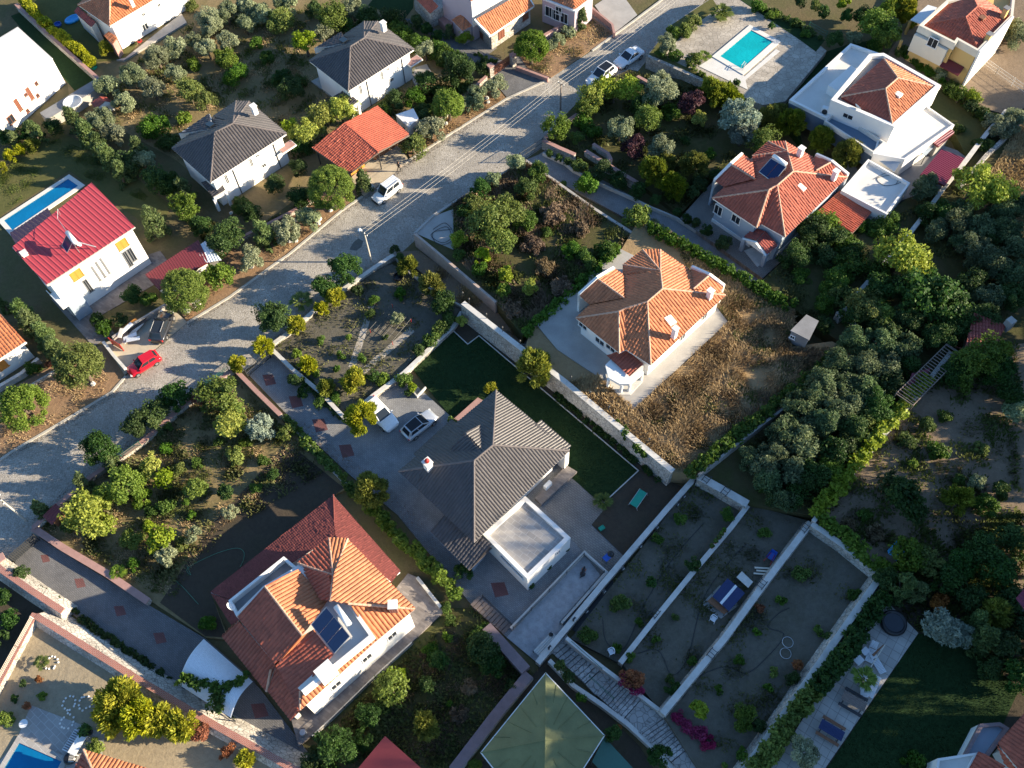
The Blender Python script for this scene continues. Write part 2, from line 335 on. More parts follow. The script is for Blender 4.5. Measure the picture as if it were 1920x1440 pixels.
    L_weed=leafmat('weed_brown', (0.09, 0.065, 0.04), (0.30, 0.215, 0.125)), L_grass=leafmat('grass_green', (0.04, 0.07, 0.012), (0.16, 0.19, 0.05)),
    L_lawn=leafmat('lawn_blade', (0.012, 0.03, 0.008), (0.045, 0.075, 0.02)), L_ivy=leafmat('leaf_ivy', (0.03, 0.075, 0.01), (0.12, 0.21, 0.025)), L_lime=leafmat('leaf_lime', (0.13, 0.20, 0.015), (0.40, 0.45, 0.05)))
# ------------------------------------------------------------------ builders
def sheet(name, pts, z, mat, skirt=0.0):               # a piece of ground: structure
    poly = ccw(PX(pts, z))
    g = G(); n = len(poly)
    if skirt: g.prism(poly, z-skirt, z, bottom=False)
    else: g.add(poly, [list(range(n))])
    o = g.obj(name, M[mat] if isinstance(mat, str) else mat); o['kind'] = 'structure'; return o
def wall(label, pts, z0, z1, wd=0.35, mat='stone', cap=None, capw=0.1, caph=0.08, batter=0.0, zref=None, name='garden_wall', cat='wall', group=None):
    zr = zref if zref is not None else (z1 if not hasattr(z1, '__len__') else z1[0])
    path = [P(x, y, zr) for x, y in pts]
    g = G(); g.thick(path, wd, z0, z1, batter)
    o = g.obj(name, M[mat]); tag(o, label, cat, group)
    if cap:
        g2 = G(); zz = z1 if hasattr(z1, '__len__') else [z1]*len(path)
        g2.thick(path, wd+capw, [q+0.002 for q in zz], [q+caph for q in zz]); g2.obj('coping', M[cap], o)
    return o
def tiles(name, poly, mat, parent, p=0.30, a=0.05, r=0.42, s=0.03, lift=0.03):
    rib = r > 5
    if not rib and p > .25: p, a, s = p*1.12, a*1.5, .035
    """roof face covered in real corrugated tile courses; poly is a convex planar polygon in 3D"""
    poly = [np.array(q, float) for q in poly]
    if area2(poly) < 0: poly = poly[::-1]
    c = sum(poly)/len(poly); A = np.array([q-c for q in poly]); n = np.linalg.svd(A)[2][2]
    if n[2] < 0: n = -n
    up = np.array([0, 0, 1.0])-n[2]*n
    if np.linalg.norm(up) < 1e-3: up = np.array([0, 1.0, 0])-n[1]*n
    ev = up/np.linalg.norm(up); eu = np.cross(ev, n)
    q2 = np.array([[(q-c)@eu, (q-c)@ev] for q in poly])
    u0, u1 = q2[:, 0].min(), q2[:, 0].max()
    us = np.arange(math.floor(u0/(p/4))*p/4, u1+p/4, p/4); us = np.clip(us, u0+1e-4, u1-1e-4)
    prof = (np.array([0, 1.0, 0, 0])*a*1.3) if rib else np.array([0, 0.75, 1.0, 0.75])*a; hu = prof[np.round(us/(p/4)).astype(int) % 4]
    lo = np.full(len(us), 1e9); hi = np.full(len(us), -1e9); m = len(q2)
    for i in range(m):
        x0, y0 = q2[i]; x1, y1 = q2[(i+1) % m]
        if abs(x1-x0) < 1e-6: continue
        ok = (us >= min(x0, x1)-1e-6) & (us <= max(x0, x1)+1e-6)
        y = y0+(y1-y0)*(us-x0)/(x1-x0)
        lo = np.where(ok, np.minimum(lo, y), lo); hi = np.where(ok, np.maximum(hi, y), hi)
    v0, v1 = q2[:, 1].min(), q2[:, 1].max(); ks = np.arange(math.floor(v0/r), math.ceil(v1/r)+1)
    vv = []; hh = []
    for kk in ks: vv += [kk*r, (kk+1)*r-0.004]; hh += [s, 0.0]
    vv = np.array(vv); hh = np.array(hh); nu, nv = len(us), len(vv)
    VV = np.clip(vv[None, :], lo[:, None], hi[:, None]); HH = hu[:, None]+hh[None, :]+lift
    if not rib:                                        # no two tiles lie quite alike
        jr = np.random.default_rng(len(us)*7+len(vv)); ti = np.floor(us/p).astype(int); ti -= ti.min(); J = jr.normal(size=(ti.max()+1, len(ks)))*.009+(jr.random((ti.max()+1, len(ks))) < .03)*.035
        HH = HH+J[ti][:, np.repeat(np.arange(len(ks)), 2)]
    pts = c+us[:, None, None]*eu+VV[..., None]*ev+HH[..., None]*n
    I = np.arange(nu*nv).reshape(nu, nv)
    Fc = np.stack([I[:-1, :-1], I[1:, :-1], I[1:, 1:], I[:-1, 1:]], -1).reshape(-1, 4)
    span = (np.abs(VV[:-1, 1:]-VV[:-1, :-1])+np.abs(VV[1:, 1:]-VV[1:, :-1])).reshape(-1)
    Fc = Fc[span > 1e-4]
    used, inv = np.unique(Fc, return_inverse=True)
    return mk(name, pts.reshape(-1, 3)[used], inv.reshape(-1, 4), M[mat], parent)
def ridge(parent, lines, mat, r=0.13, name='ridge_tiles'):
    for a, b in lines:
        g = G(); a = np.array(a, float); b = np.array(b, float); L = np.linalg.norm(b-a); n = max(1, int(L/0.42))
        for i in range(n):
            p = a+(b-a)*i/n; q = a+(b-a)*min(1, (i+1.12)/n); g.tube(p+[0, 0, .05], q+[0, 0, .05], r, r*0.82, 8)
        g.obj(name, M[mat], parent)
def soffit(parent, eave, ze, t=0.2, mat='white', name='eaves', ins=0.04):
    g = G(); g.prism(inset(eave, ins), ze-t, ze+0.01); return g.obj(name, M[mat], parent)
def walls(parent, poly, z0, z1, mat, name='wall'):
    g = G(); g.prism(poly, z0, z1); return g.obj(name, M[mat], parent)
def chimney(parent, x, y, z0, z1, w=0.55, mat='white', rot=R(40), cap='white', pot=None):
    c = P(x, y, (z0+z1)/2); g = G(); g.box((c[0], c[1], (z0+z1)/2), (w, w, z1-z0), rot)
    o = g.obj('chimney', M[mat], parent)
    g = G(); g.box((c[0], c[1], z1+0.07), (w+0.16, w+0.16, 0.12), rot)
    g.obj('chimney_cap', M[cap], o)
    if pot:
        g = G(); g.lathe((c[0], c[1], z1+0.13), [(0.2, 0), (0.26, 0.2), (0.2, 0.4), (0.05, 0.5)], 12); g.obj('chimney_pot', M[pot], o)
    return o
def window(parent, poly, e, t, zc, w=1.0, h=1.2, frame='frame', pane='glass', name='window', out=0.0):
    """window on edge e of a counter-clockwise wall polygon, t along it"""
    p = ccw(poly); a, b = p[e][:2], p[(e+1) % len(p)][:2]; d = (b-a)/np.linalg.norm(b-a); n = np.array([d[1], -d[0]]); c = a+(b-a)*t
    rot = math.atan2(d[1], d[0]); f = 0.08
    g = G(); q = c+n*(0.03+out)
    g.box((*(q-d*(w/2)), zc), (f, 0.09, h+f), rot); g.box((*(q+d*(w/2)), zc), (f, 0.09, h+f), rot)
    g.box((*q, zc+h/2), (w-f, 0.09, f), rot); g.box((*q, zc-h/2-0.02), (w+0.25, 0.16, 0.07), rot)
    g.box((*(c+n*(0.025+out)), zc), (0.05, 0.07, h-f), rot)
    o = g.obj(name, M[frame], parent)
    g = G(); q = c+n*(0.012+out); g.box((*q, zc), (w-f, 0.03, h-f-0.02), rot); g.obj('pane', M[pane], o)
    return o
def door(parent, poly, e, t, z0, w=1.0, h=2.1, mat='wood', name='door'):
    p = ccw(poly); a, b = p[e][:2], p[(e+1) % len(p)][:2]; d = (b-a)/np.linalg.norm(b-a); n = np.array([d[1], -d[0]]); c = a+(b-a)*t
    g = G(); g.box((*(c+n*0.03), z0+h/2), (w, 0.08, h), math.atan2(d[1], d[0])); o = g.obj(name, M[mat], parent)
    g = G(); q = c+n*0.09+d*w*0.38; g.box((*q, z0+1.0), (0.12, 0.05, 0.04), math.atan2(d[1], d[0])); g.obj('handle', M['steel'], o)
    return o
def edge_near(poly, x, y, z):                           # index of the wall edge whose middle shows nearest a photo pixel
    p = ccw(poly); q = P(x, y, z)[:2]
    return min(range(len(p)), key=lambda i: np.linalg.norm((p[i][:2]+p[(i+1) % len(p)][:2])/2-q))
def win_at(parent, poly, x, y, z, w=1.0, h=1.2, **kw):   # window where the sight line of (x, y) meets a wall of the footprint
    p = ccw(poly); best = None; o = np.array([0, 0, H]); v = ray(x, y)
    for i in range(len(p)):
        a, b = p[i][:2], p[(i+1) % len(p)][:2]; d = (b-a)/np.linalg.norm(b-a); n = np.array([d[1], -d[0]])
        dn = v[:2]@n
        if dn >= 0: continue
        s = ((a-o[:2])@n)/dn; q = o+v*s; t = ((q[:2]-a)@d)/np.linalg.norm(b-a)
        if -0.02 <= t <= 1.02 and (best is None or abs(q[2]-z) < abs(best[2]-z)): best = (i, t, q[2])
    if best is None: return None
    return window(parent, poly, best[0], min(0.95, max(0.05, best[1])), z if abs(best[2]-z) > 1.2 else best[2], w, h, **kw)
def solar(parent, quad, tank, name='solar_heater', legs=None, npan=2):
    """solar water heater: quad = four 3D corners (lower two first), tank = two 3D ends"""
    a, b, c, d = [np.array(q, float) for q in quad]
    g = G()
    for p, q in ((a, d), (b, c), (a, b), (d, c)): g.tube(p, q, 0.04, n=6)
    for p in (d, c): g.tube(p, p-[0, 0, legs or 0.9], 0.03, n=6)
    o = g.obj(name, M['steel'], parent)
    for i in range(npan):
        f0, f1 = (i+0.03)/npan, (i+0.97)/npan
        g = G(); g.slabpoly([a+(b-a)*f0, a+(b-a)*f1, d+(c-d)*f1, d+(c-d)*f0], 0.07); g.obj('panel', M['panel'], o)
    g = G(); t0, t1 = [np.array(q, float) for q in tank]; g.tube(t0, t1, 0.28, n=14); g.obj('tank', M['car_white'], o, True)
    return o
def dish(parent, c, r=0.45, az=R(-60)):
    g = G(); n = 14; V = []; ca, sa = math.cos(az), math.sin(az)
    for i, (q, dpt) in enumerate(((1.0, 0.0), (0.6, -0.12), (0.15, -0.17))):
        for k_ in range(n):
            t = 2*math.pi*k_/n; lx, lz = q*r*math.cos(t), q*r*math.sin(t); ly = dpt*r*2
            y2, z2 = ly*0.8-lz*0.6, lz*0.8+ly*0.6
            V.append([c[0]+lx*ca-y2*sa, c[1]+lx*sa+y2*ca, c[2]+0.5+z2])
    Fc = [[i*n+k_, i*n+(k_+1) % n, (i+1)*n+(k_+1) % n, (i+1)*n+k_] for i in range(2) for k_ in range(n)]+[list(range(2*n, 3*n))]
    g.add(V, Fc); g.tube(c, (c[0], c[1], c[2]+0.45), 0.035, n=6)
    return g.obj('satellite_dish', M['plast_w'], parent)
def L3(pts): return [P(*q) for q in pts]

# ------------------------------------------------------------------ plants
def leaves(cent, rad, n, size, out_c, asp=1.0, rng=None, spike=0.0, squash=1.0, shell=0.35):
    """n small leaf faces in the clumps given; returns verts, faces, tint"""
    m = len(cent); idx = rng.integers(0, m, n)
    v = rng.normal(size=(n, 3)); v /= np.linalg.norm(v, axis=1)[:, None]
    rr = shell+(1-shell)*rng.random(n)**0.5
    pos = cent[idx]+v*(rad[idx]*rr)[:, None]*np.array([1, 1, squash])
    o = pos-out_c; o /= np.linalg.norm(o, axis=1)[:, None]+1e-6
    nr = o*0.5+rng.normal(size=(n, 3))*0.6+np.array([0, 0, 0.35])
    ax = np.cross(nr, rng.normal(size=(n, 3)))
    if spike: ax = ax/(np.linalg.norm(ax, axis=1)[:, None]+1e-6)*(1-spike)+(o+np.array([0, 0, 0.25])+rng.normal(size=(n, 3))*.35)*spike
    ax /= np.linalg.norm(ax, axis=1)[:, None]+1e-6
    bx = np.cross(ax, nr); bx /= np.linalg.norm(bx, axis=1)[:, None]+1e-6
    s = size*(0.65+0.7*rng.random(n))[:, None]
    A = ax*s*asp; B = bx*s*0.62
    V = np.stack([pos-A, pos+B-A*0.1, pos+A, pos-B-A*0.1], 1).reshape(-1, 3)
    ct = rng.random(m)*0.45
    tint = np.clip(ct[idx]+0.55*rng.random(n), 0, 1)
    return V, np.arange(4*n).reshape(n, 4), tint
def leafobj(name, V, Fc, tint, mat):
    me = bpy.data.meshes.new(name); n = len(Fc)
    me.vertices.add(len(V)); me.vertices.foreach_set('co', np.asarray(V, np.float32).ravel())
    me.loops.add(4*n); me.loops.foreach_set('vertex_index', np.asarray(Fc, np.int32).ravel())
    me.polygons.add(n); me.polygons.foreach_set('loop_start', np.arange(0, 4*n, 4, dtype=np.int32))
    me.materials.append(mat)
    a = me.attributes.new('tint', 'FLOAT', 'FACE'); a.data.foreach_set('value', np.asarray(tint, np.float32))
    me.update(calc_edges=True); return me
# kind: (leaf material, crown height ratio, centre height in r, clumps, clump radius, leaf aspect, spike, shell depth)
KIND = dict(
    grove=('L_grove', 0.9, 1.0, 30, 0.34, 1.5, 0.15),
    olive=('L_olive', 0.85, 1.05, 26, 0.34, 1.5, 0.15), round=('L_round', 0.92, 1.15, 60, 0.26, 1.1, 0.25),
    broad=('L_broad', 0.85, 1.10, 26, 0.36, 1.1, 0.0), dark=('L_dark', 0.85, 0.95, 30, 0.34, 1.0, 0.0),
    gold=('L_gold', 1.05, 0.85, 34, 0.27, 2.0, 0.75), thuja=('L_thuja', 1.1, 0.9, 40, 0.26, 2.0, 0.75),
    coni=('L_coni', 1.3, 1.15, 44, 0.26, 1.7, 0.35), silver=('L_silver', 1.0, 1.05, 36, 0.3, 1.6, 0.25),
    purple=('L_purple', 0.9, 1.05, 24, 0.34, 1.2, 0.1), bush=('L_ivy', 0.7, 0.55, 16, 0.4, 1.2, 0.1),
    shrub=('L_round', 0.75, 0.55, 16, 0.4, 1.2, 0.2), lime=('L_lime', 0.8, 0.8, 18, 0.36, 1.2, 0.1),
    fig=('L_dark', 0.8, 1.0, 40, 0.28, 0.95, 0.0), pink=('L_pink', 0.7, 0.5, 20, 0.4, 1.0, 0.0),
    rust=('L_rust', 0.8, 0.9, 22, 0.34, 1.2, 0.2), walnut=('L_lime', 0.75, 1.15, 26, 0.36, 1.1, 0.0), dryb=('L_weed', 0.45, 0.3, 26, 0.3, 1.8, 0.3))
NOM = (0.45, 0.85, 1.5, 2.3, 3.4)
CACHE = {}
def crown_mesh(kind, ci, seed):
    key = (kind, ci, seed)
    if key in CACHE: return CACHE[key]
    mat, hz, hc, nc, cr, asp, spike = KIND[kind]; r = NOM[ci]
    rng = np.random.default_rng(abs(hash((kind, ci, seed))) % 100000 if False else (sum(map(ord, kind))*31+ci*7+seed*101))
    nc = int(nc*(0.5, 0.7, 1.0, 1.35, 1.8)[ci])
    d = rng.normal(size=(nc, 3)); d /= np.linalg.norm(d, axis=1)[:, None]; d[:, 2] = np.where(d[:, 2] < -0.5, -d[:, 2], d[:, 2])
    lump = 0.8 if kind == 'round' else 0.66
    rad = r*cr*(0.55+0.8*rng.random(nc))*(1.15, 1.05, 1.0, 0.9, 0.8)[ci]
    dist = (lump+(0.10 if kind == 'round' else 0.26 if kind in ('gold', 'thuja') else 0.46)*(rng.random(nc)-0.5))*r
    if kind == 'coni':
        hgt = rng.random(nc); cent = np.stack([d[:, 0]*r*0.8*(1.05-hgt*0.8), d[:, 1]*r*0.8*(1.05-hgt*0.8), (hgt*2-0.9)*r*hz], 1)
    else: cent = d*dist[:, None]*np.array([1, 1, hz])
    if kind not in ('round', 'coni'):                   # uneven outline
        cent[:, 0] *= 0.88+0.24*rng.random(); cent += rng.normal(size=cent.shape)*r*(0.02 if kind in ('gold', 'thuja') else 0.06)
    size = {'fig': 0.24, 'walnut': 0.2, 'broad': 0.17, 'lime': 0.15, 'round': 0.11, 'olive': 0.125, 'gold': 0.15, 'thuja': 0.15}.get(kind, 0.15)
    size *= (0.5, 0.6, 0.72, 0.76, 0.82)[ci]
    n = int((4.2 if kind in ('gold', 'thuja', 'round', 'dark', 'olive') else 3.2)*4*math.pi*r*r/(size*size*1.24)*(0.8 if kind in ('broad', 'walnut', 'fig') else 1.0)/2.0)
    V, Fc, tint = leaves(cent, rad, n, size, np.zeros(3), asp, rng, spike)
    me = leafobj(kind+'_crown', V, Fc, tint, M[mat]); CACHE[key] = me; return me
def trunk_mesh(ci, seed):
    key = ('trunk', ci, seed)
    if key in CACHE: return CACHE[key]
    rng = np.random.default_rng(ci*13+seed); r = NOM[ci]; g = G(); h = r*0.9
    pts = [np.array([0, 0, -0.1])]+[np.array([rng.normal()*0.05*r, rng.normal()*0.05*r, h*f]) for f in (0.5, 1.0)]
    g.tube(pts[0], pts[1], 0.10*r+0.03, 0.085*r+0.02); g.tube(pts[1], pts[2], 0.085*r+0.02, 0.06*r)
    for i in range(5):
        t = 2*math.pi*(i+rng.random()*0.5)/5; e = pts[2]+np.array([math.cos(t)*0.5*r, math.sin(t)*0.5*r, 0.45*r])
        g.tube(pts[1]+(pts[2]-pts[1])*(0.4+0.5*rng.random()), e, 0.045*r, 0.015*r, 6)
    me = bpy.data.meshes.new('trunk'); me.from_pydata(g.V, [], g.F); me.materials.append(M['bark']); CACHE[key] = me; return me
ORD = ['', 'first', 'second', 'third', 'fourth', 'fifth', 'sixth', 'seventh', 'eighth', 'ninth', 'tenth', 'eleventh', 'twelfth', 'thirteenth', 'fourteenth', 'fifteenth', 'sixteenth', 'seventeenth', 'eighteenth', 'nineteenth', 'twentieth', 'twenty-first', 'twenty-second', 'twenty-third', 'twenty-fourth', 'twenty-fifth', 'twenty-sixth', 'twenty-seventh', 'twenty-eighth', 'twenty-ninth', 'thirtieth']
NUM = ['', 'one', 'two', 'three', 'four', 'five', 'six', 'seven', 'eight', 'nine', 'ten', 'eleven', 'twelve', 'thirteen', 'fourteen', 'fifteen', 'sixteen', 'seventeen', 'eighteen', 'nineteen', 'twenty', 'twenty-one', 'twenty-two', 'twenty-three', 'twenty-four', 'twenty-five', 'twenty-six', 'twenty-seven', 'twenty-eight', 'twenty-nine', 'thirty']
LOOK = dict(grove=('olive_tree', 'dark leaved olive tree', 'olive tree'), olive=('olive_tree', 'silvery olive tree', 'olive tree'), round=('clipped_tree', 'round clipped green tree', 'tree'), broad=('leafy_tree', 'leafy green tree', 'tree'),
            dark=('dark_shrub', 'dark green shrub', 'shrub'), gold=('golden_thuja', 'golden yellow thuja', 'shrub'), thuja=('green_thuja', 'gold tipped thuja', 'shrub'),
            coni=('conifer', 'feathery green conifer', 'conifer'), silver=('silver_tree', 'silvery leaved tree', 'tree'), purple=('plum_tree', 'purple leaved plum tree', 'tree'),
            bush=('garden_bush', 'low green bush', 'bush'), shrub=('low_shrub', 'olive green shrub', 'shrub'), lime=('lime_shrub', 'lime green shrub', 'shrub'),
            fig=('fig_tree', 'broad leaved fig tree', 'tree'), pink=('flower_bush', 'pink flowering bush', 'bush'), rust=('rusty_shrub', 'rusty brown shrub', 'shrub'),
            walnut=('walnut_tree', 'pale green spreading tree', 'tree'), dryb=('dry_bush', 'dry brown bush', 'bush'))
TREEKINDS = ('grove', 'olive', 'round', 'broad', 'coni', 'silver', 'purple', 'fig', 'walnut')
PL = []                                                # planted: (root, kind, px, cluster)
PCOUNT = [0]
def plant(kind, x, y, rpx, zg=0.1, hf=1.0, lab=None, phrase='', small=False):
    mat, hz, hc, *_ = KIND[kind]
    r = rpx*mpp(x, y, zg+1)
    c = P(x, y, zg+hc*r*hf); r = rpx*mpp(x, y, c[2])
    ci = min(range(5), key=lambda i: abs(math.log(r/NOM[i]))); sc = r/NOM[ci]
    PCOUNT[0] += 1; seed = PCOUNT[0] % 4
    nm, look, cat = LOOK[kind]; rz = RNG.random()*6.28
    crown = bpy.data.objects.new('crown', crown_mesh(kind, ci, seed)); COL.objects.link(crown)
    if kind in TREEKINDS and r > 0.7:
        root = bpy.data.objects.new(nm, None); COL.objects.link(root); root.location = (c[0], c[1], zg); root.scale = (sc, sc, sc); root.rotation_euler = (0, 0, rz); root.empty_display_size = 0.3
        crown.parent = root; crown.location = (0, 0, hc*hf*NOM[ci])
        tk = bpy.data.objects.new('trunk', trunk_mesh(ci, seed)); COL.objects.link(tk); tk.parent = root; tk.scale = (1, 1, max(1, hc*hf*0.95))
    else:
        root = crown; root.name = nm; root.location = tuple(c); root.scale = (sc, sc, sc); root.rotation_euler = (0, 0, rz)
    PL.append([root, kind, x, phrase, lab, cat, look, r, y]); return root
def label_plants():
    from collections import defaultdict
    gr = defaultdict(list)
    for e in PL: gr[(e[1], e[3])].append(e)
    for (kind, ph), es in gr.items():
        es.sort(key=lambda e: e[2]); n = len(es)
        for i, e in enumerate(es):
            root, cat, look = e[0], e[5], e[6]
            if e[4]: lab = e[4]
            elif n == 1: lab = f'{look} {ph}'
            elif n == 2: lab = f'{look}, {("left", "right")[i]} one of two {ph}'
            elif i == 0: lab = f'{look}, leftmost of {NUM[n]} {ph}'
            elif i == n-1: lab = f'{look}, rightmost of {NUM[n]} {ph}'
            else: lab = f'{look}, {ORD[i+1]} from left of {NUM[n]} {ph}'
            if len(lab.split()) > 16: print('LONG', lab, root.name)
            tag(root, lab, cat, f'{cat}s {ph}' if n > 1 else None)
def cluster(phrase, zg, items):
    for it in items:
        kind, x, y, r = it[:4]; hf = it[4] if len(it) > 4 and not isinstance(it[4], str) else 1.0
        lab = it[-1] if isinstance(it[-1], str) else None
        if 'terrace' in phrase and phrase.startswith('on the') and 'brick' not in phrase and kind == 'dark' and int(x+y) % 5 < 2: continue
        if kind == 'dryb' and phrase == 'in the weedy lot' and int(x+y) % 2: kind, r = 'shrub', r*.7
        if 'terrace' in phrase and phrase.startswith('on the') and kind in ('dark', 'bush'): r *= .84
        plant(kind, x, y, r, zg, hf, lab, phrase)
def hedge(label, pts, wd, ht, z0, mat='L_ivy', name='hedge', leaf=0.12, dens=1.0, spike=0.0, cat='hedge', asp=1.1):
    path = [P(x, y, z0+ht*0.7) for x, y in pts]; cents, rads = [], []
    for a, b in zip(path[:-1], path[1:]):
        L = np.linalg.norm(b-a); m = max(3, int(L*6.5*max(1, wd)*max(1, ht*0.7)))
        t = RNG.random(m)[:, None]; d = (b-a)/L; nn = np.array([-d[1], d[0], 0])
        c = a+(b-a)*t+nn*((RNG.random(m)[:, None]-0.5)*wd*0.8); c[:, 2] = z0+ht*(0.15+0.72*RNG.random(m)**0.7); cents.append(c); rads.append(np.full(m, 0.34*min(1.2, max(wd, 0.5)))*(0.7+0.6*RNG.random(m)))
    cents = np.concatenate(cents); rads = np.concatenate(rads)
    Ltot = sum(np.linalg.norm(b-a) for a, b in zip(path[:-1], path[1:]))
    n = int(dens*Ltot*(wd+2*ht)*3.2/(leaf*leaf*1.24)); n = min(n, 30000)
    V, Fc, tint = leaves(cents, rads, n, leaf, cents.mean(0)-np.array([0, 0, 3.0]), asp, RNG, spike)
    o_ = np.array([*path[0][:2], z0]); me = leafobj(name, V-o_, Fc, tint, M[mat])
    o = bpy.data.objects.new(name, me); COL.objects.link(o); o.location = tuple(o_); return tag(o, label, cat)
def inside(pt, poly):
    x, y = pt; r = np.zeros(len(x), bool); n = len(poly)
    for i in range(n):
        x0, y0 = poly[i][:2]; x1, y1 = poly[(i+1) % n][:2]
        r ^= ((y0 > y) != (y1 > y)) & (x < (x1-x0)*(y-y0)/(y1-y0+1e-12)+x0)
    return r
def scatter(name, pts, z, n, h, mat, wd=0.05, lean=0.5, clump=0.0, flat=False):   # grass or weeds: uncountable stuff
    poly = PX(pts, z); a = np.array(poly)[:, :2]; lo, hi = a.min(0), a.max(0); out = []
    if clump:
        cc = lo+(hi-lo)*RNG.random((int(clump), 2))
    tot = 0
    while tot < n:
        q = lo+(hi-lo)*RNG.random((n*2, 2))
        if clump: q = cc[RNG.integers(0, len(cc), n*2)]+RNG.normal(size=(n*2, 2))*0.55
        q = q[inside((q[:, 0], q[:, 1]), poly)]; out.append(q); tot += len(q)
        if len(q) == 0: break
    q = np.concatenate(out)[:n]; n = len(q); base = np.column_stack([q, np.full(n, z)])
    hh = h*(0.4+0.8*RNG.random(n)); an = RNG.random(n)*6.283; ln = lean*RNG.random(n)*hh
    # neighbouring blades lean alike
    an = an*0.4+np.sin(q[:, 0]*0.9)*2+np.cos(q[:, 1]*0.8)*2
    tip = base+np.column_stack([np.cos(an)*ln, np.sin(an)*ln, hh]); wv = np.column_stack([-np.sin(an), np.cos(an), np.zeros(n)])*(wd*(0.6+0.8*RNG.random(n)))[:, None]
    mid = base*0.45+tip*0.55
    V = np.stack([base-wv*0.6, mid-wv, tip, mid+wv], 1).reshape(-1, 3)
    big = 0.5+0.5*np.sin(q[:, 0]*0.7+1)*np.cos(q[:, 1]*0.6)
    me = leafobj(name, V, np.arange(4*n).reshape(n, 4), np.clip(0.4*big+0.6*RNG.random(n), 0, 1), M[mat])
    o = bpy.data.objects.new(name, me); COL.objects.link(o); o['kind'] = 'stuff'; return o
def palm(x, y, rpx, zg, label, h=0.9):
    r = rpx*mpp(x, y, zg+1); c = P(x, y, zg+h); root = thing('palm', label, 'palm', (c[0], c[1], zg))
    g = G(); g.tube((c[0], c[1], zg-0.05), (c[0], c[1], zg+h), 0.16, 0.12, 9); g.obj('trunk', M['bark'], root)
    V = []; tn = []
    for i in range(26):
        t = 2*math.pi*i*.382; el = 0.1+1.15*i/26; L = r*(1.1-.45*i/26)*(.9+.2*RNG.random())
        for j in range(9):                               # fan leaflets
            tt = t+(j-4)*0.11; d = np.array([math.cos(tt)*math.cos(el), math.sin(tt)*math.cos(el), math.sin(el)]); e = np.array([-math.sin(tt), math.cos(tt), 0])
            p0 = np.array([c[0], c[1], zg+h])+np.array([math.cos(t)*math.cos(el), math.sin(t)*math.cos(el), math.sin(el)])*L*.3; p1 = p0+d*L*0.35-np.array([0, 0, 0.04*L]); p2 = p0+d*L*0.7-np.array([0, 0, 0.22*L])
            V += [p0, p1-e*0.05*L, p2, p1+e*0.05*L]; tn.append(RNG.random())
    V = np.array(V)-ORG[root.name]; me = leafobj('fronds', V, np.arange(len(V)).reshape(-1, 4), tn, M['L_broad'])
    o = bpy.data.objects.new('fronds', me); COL.objects.link(o); o.parent = root; return root

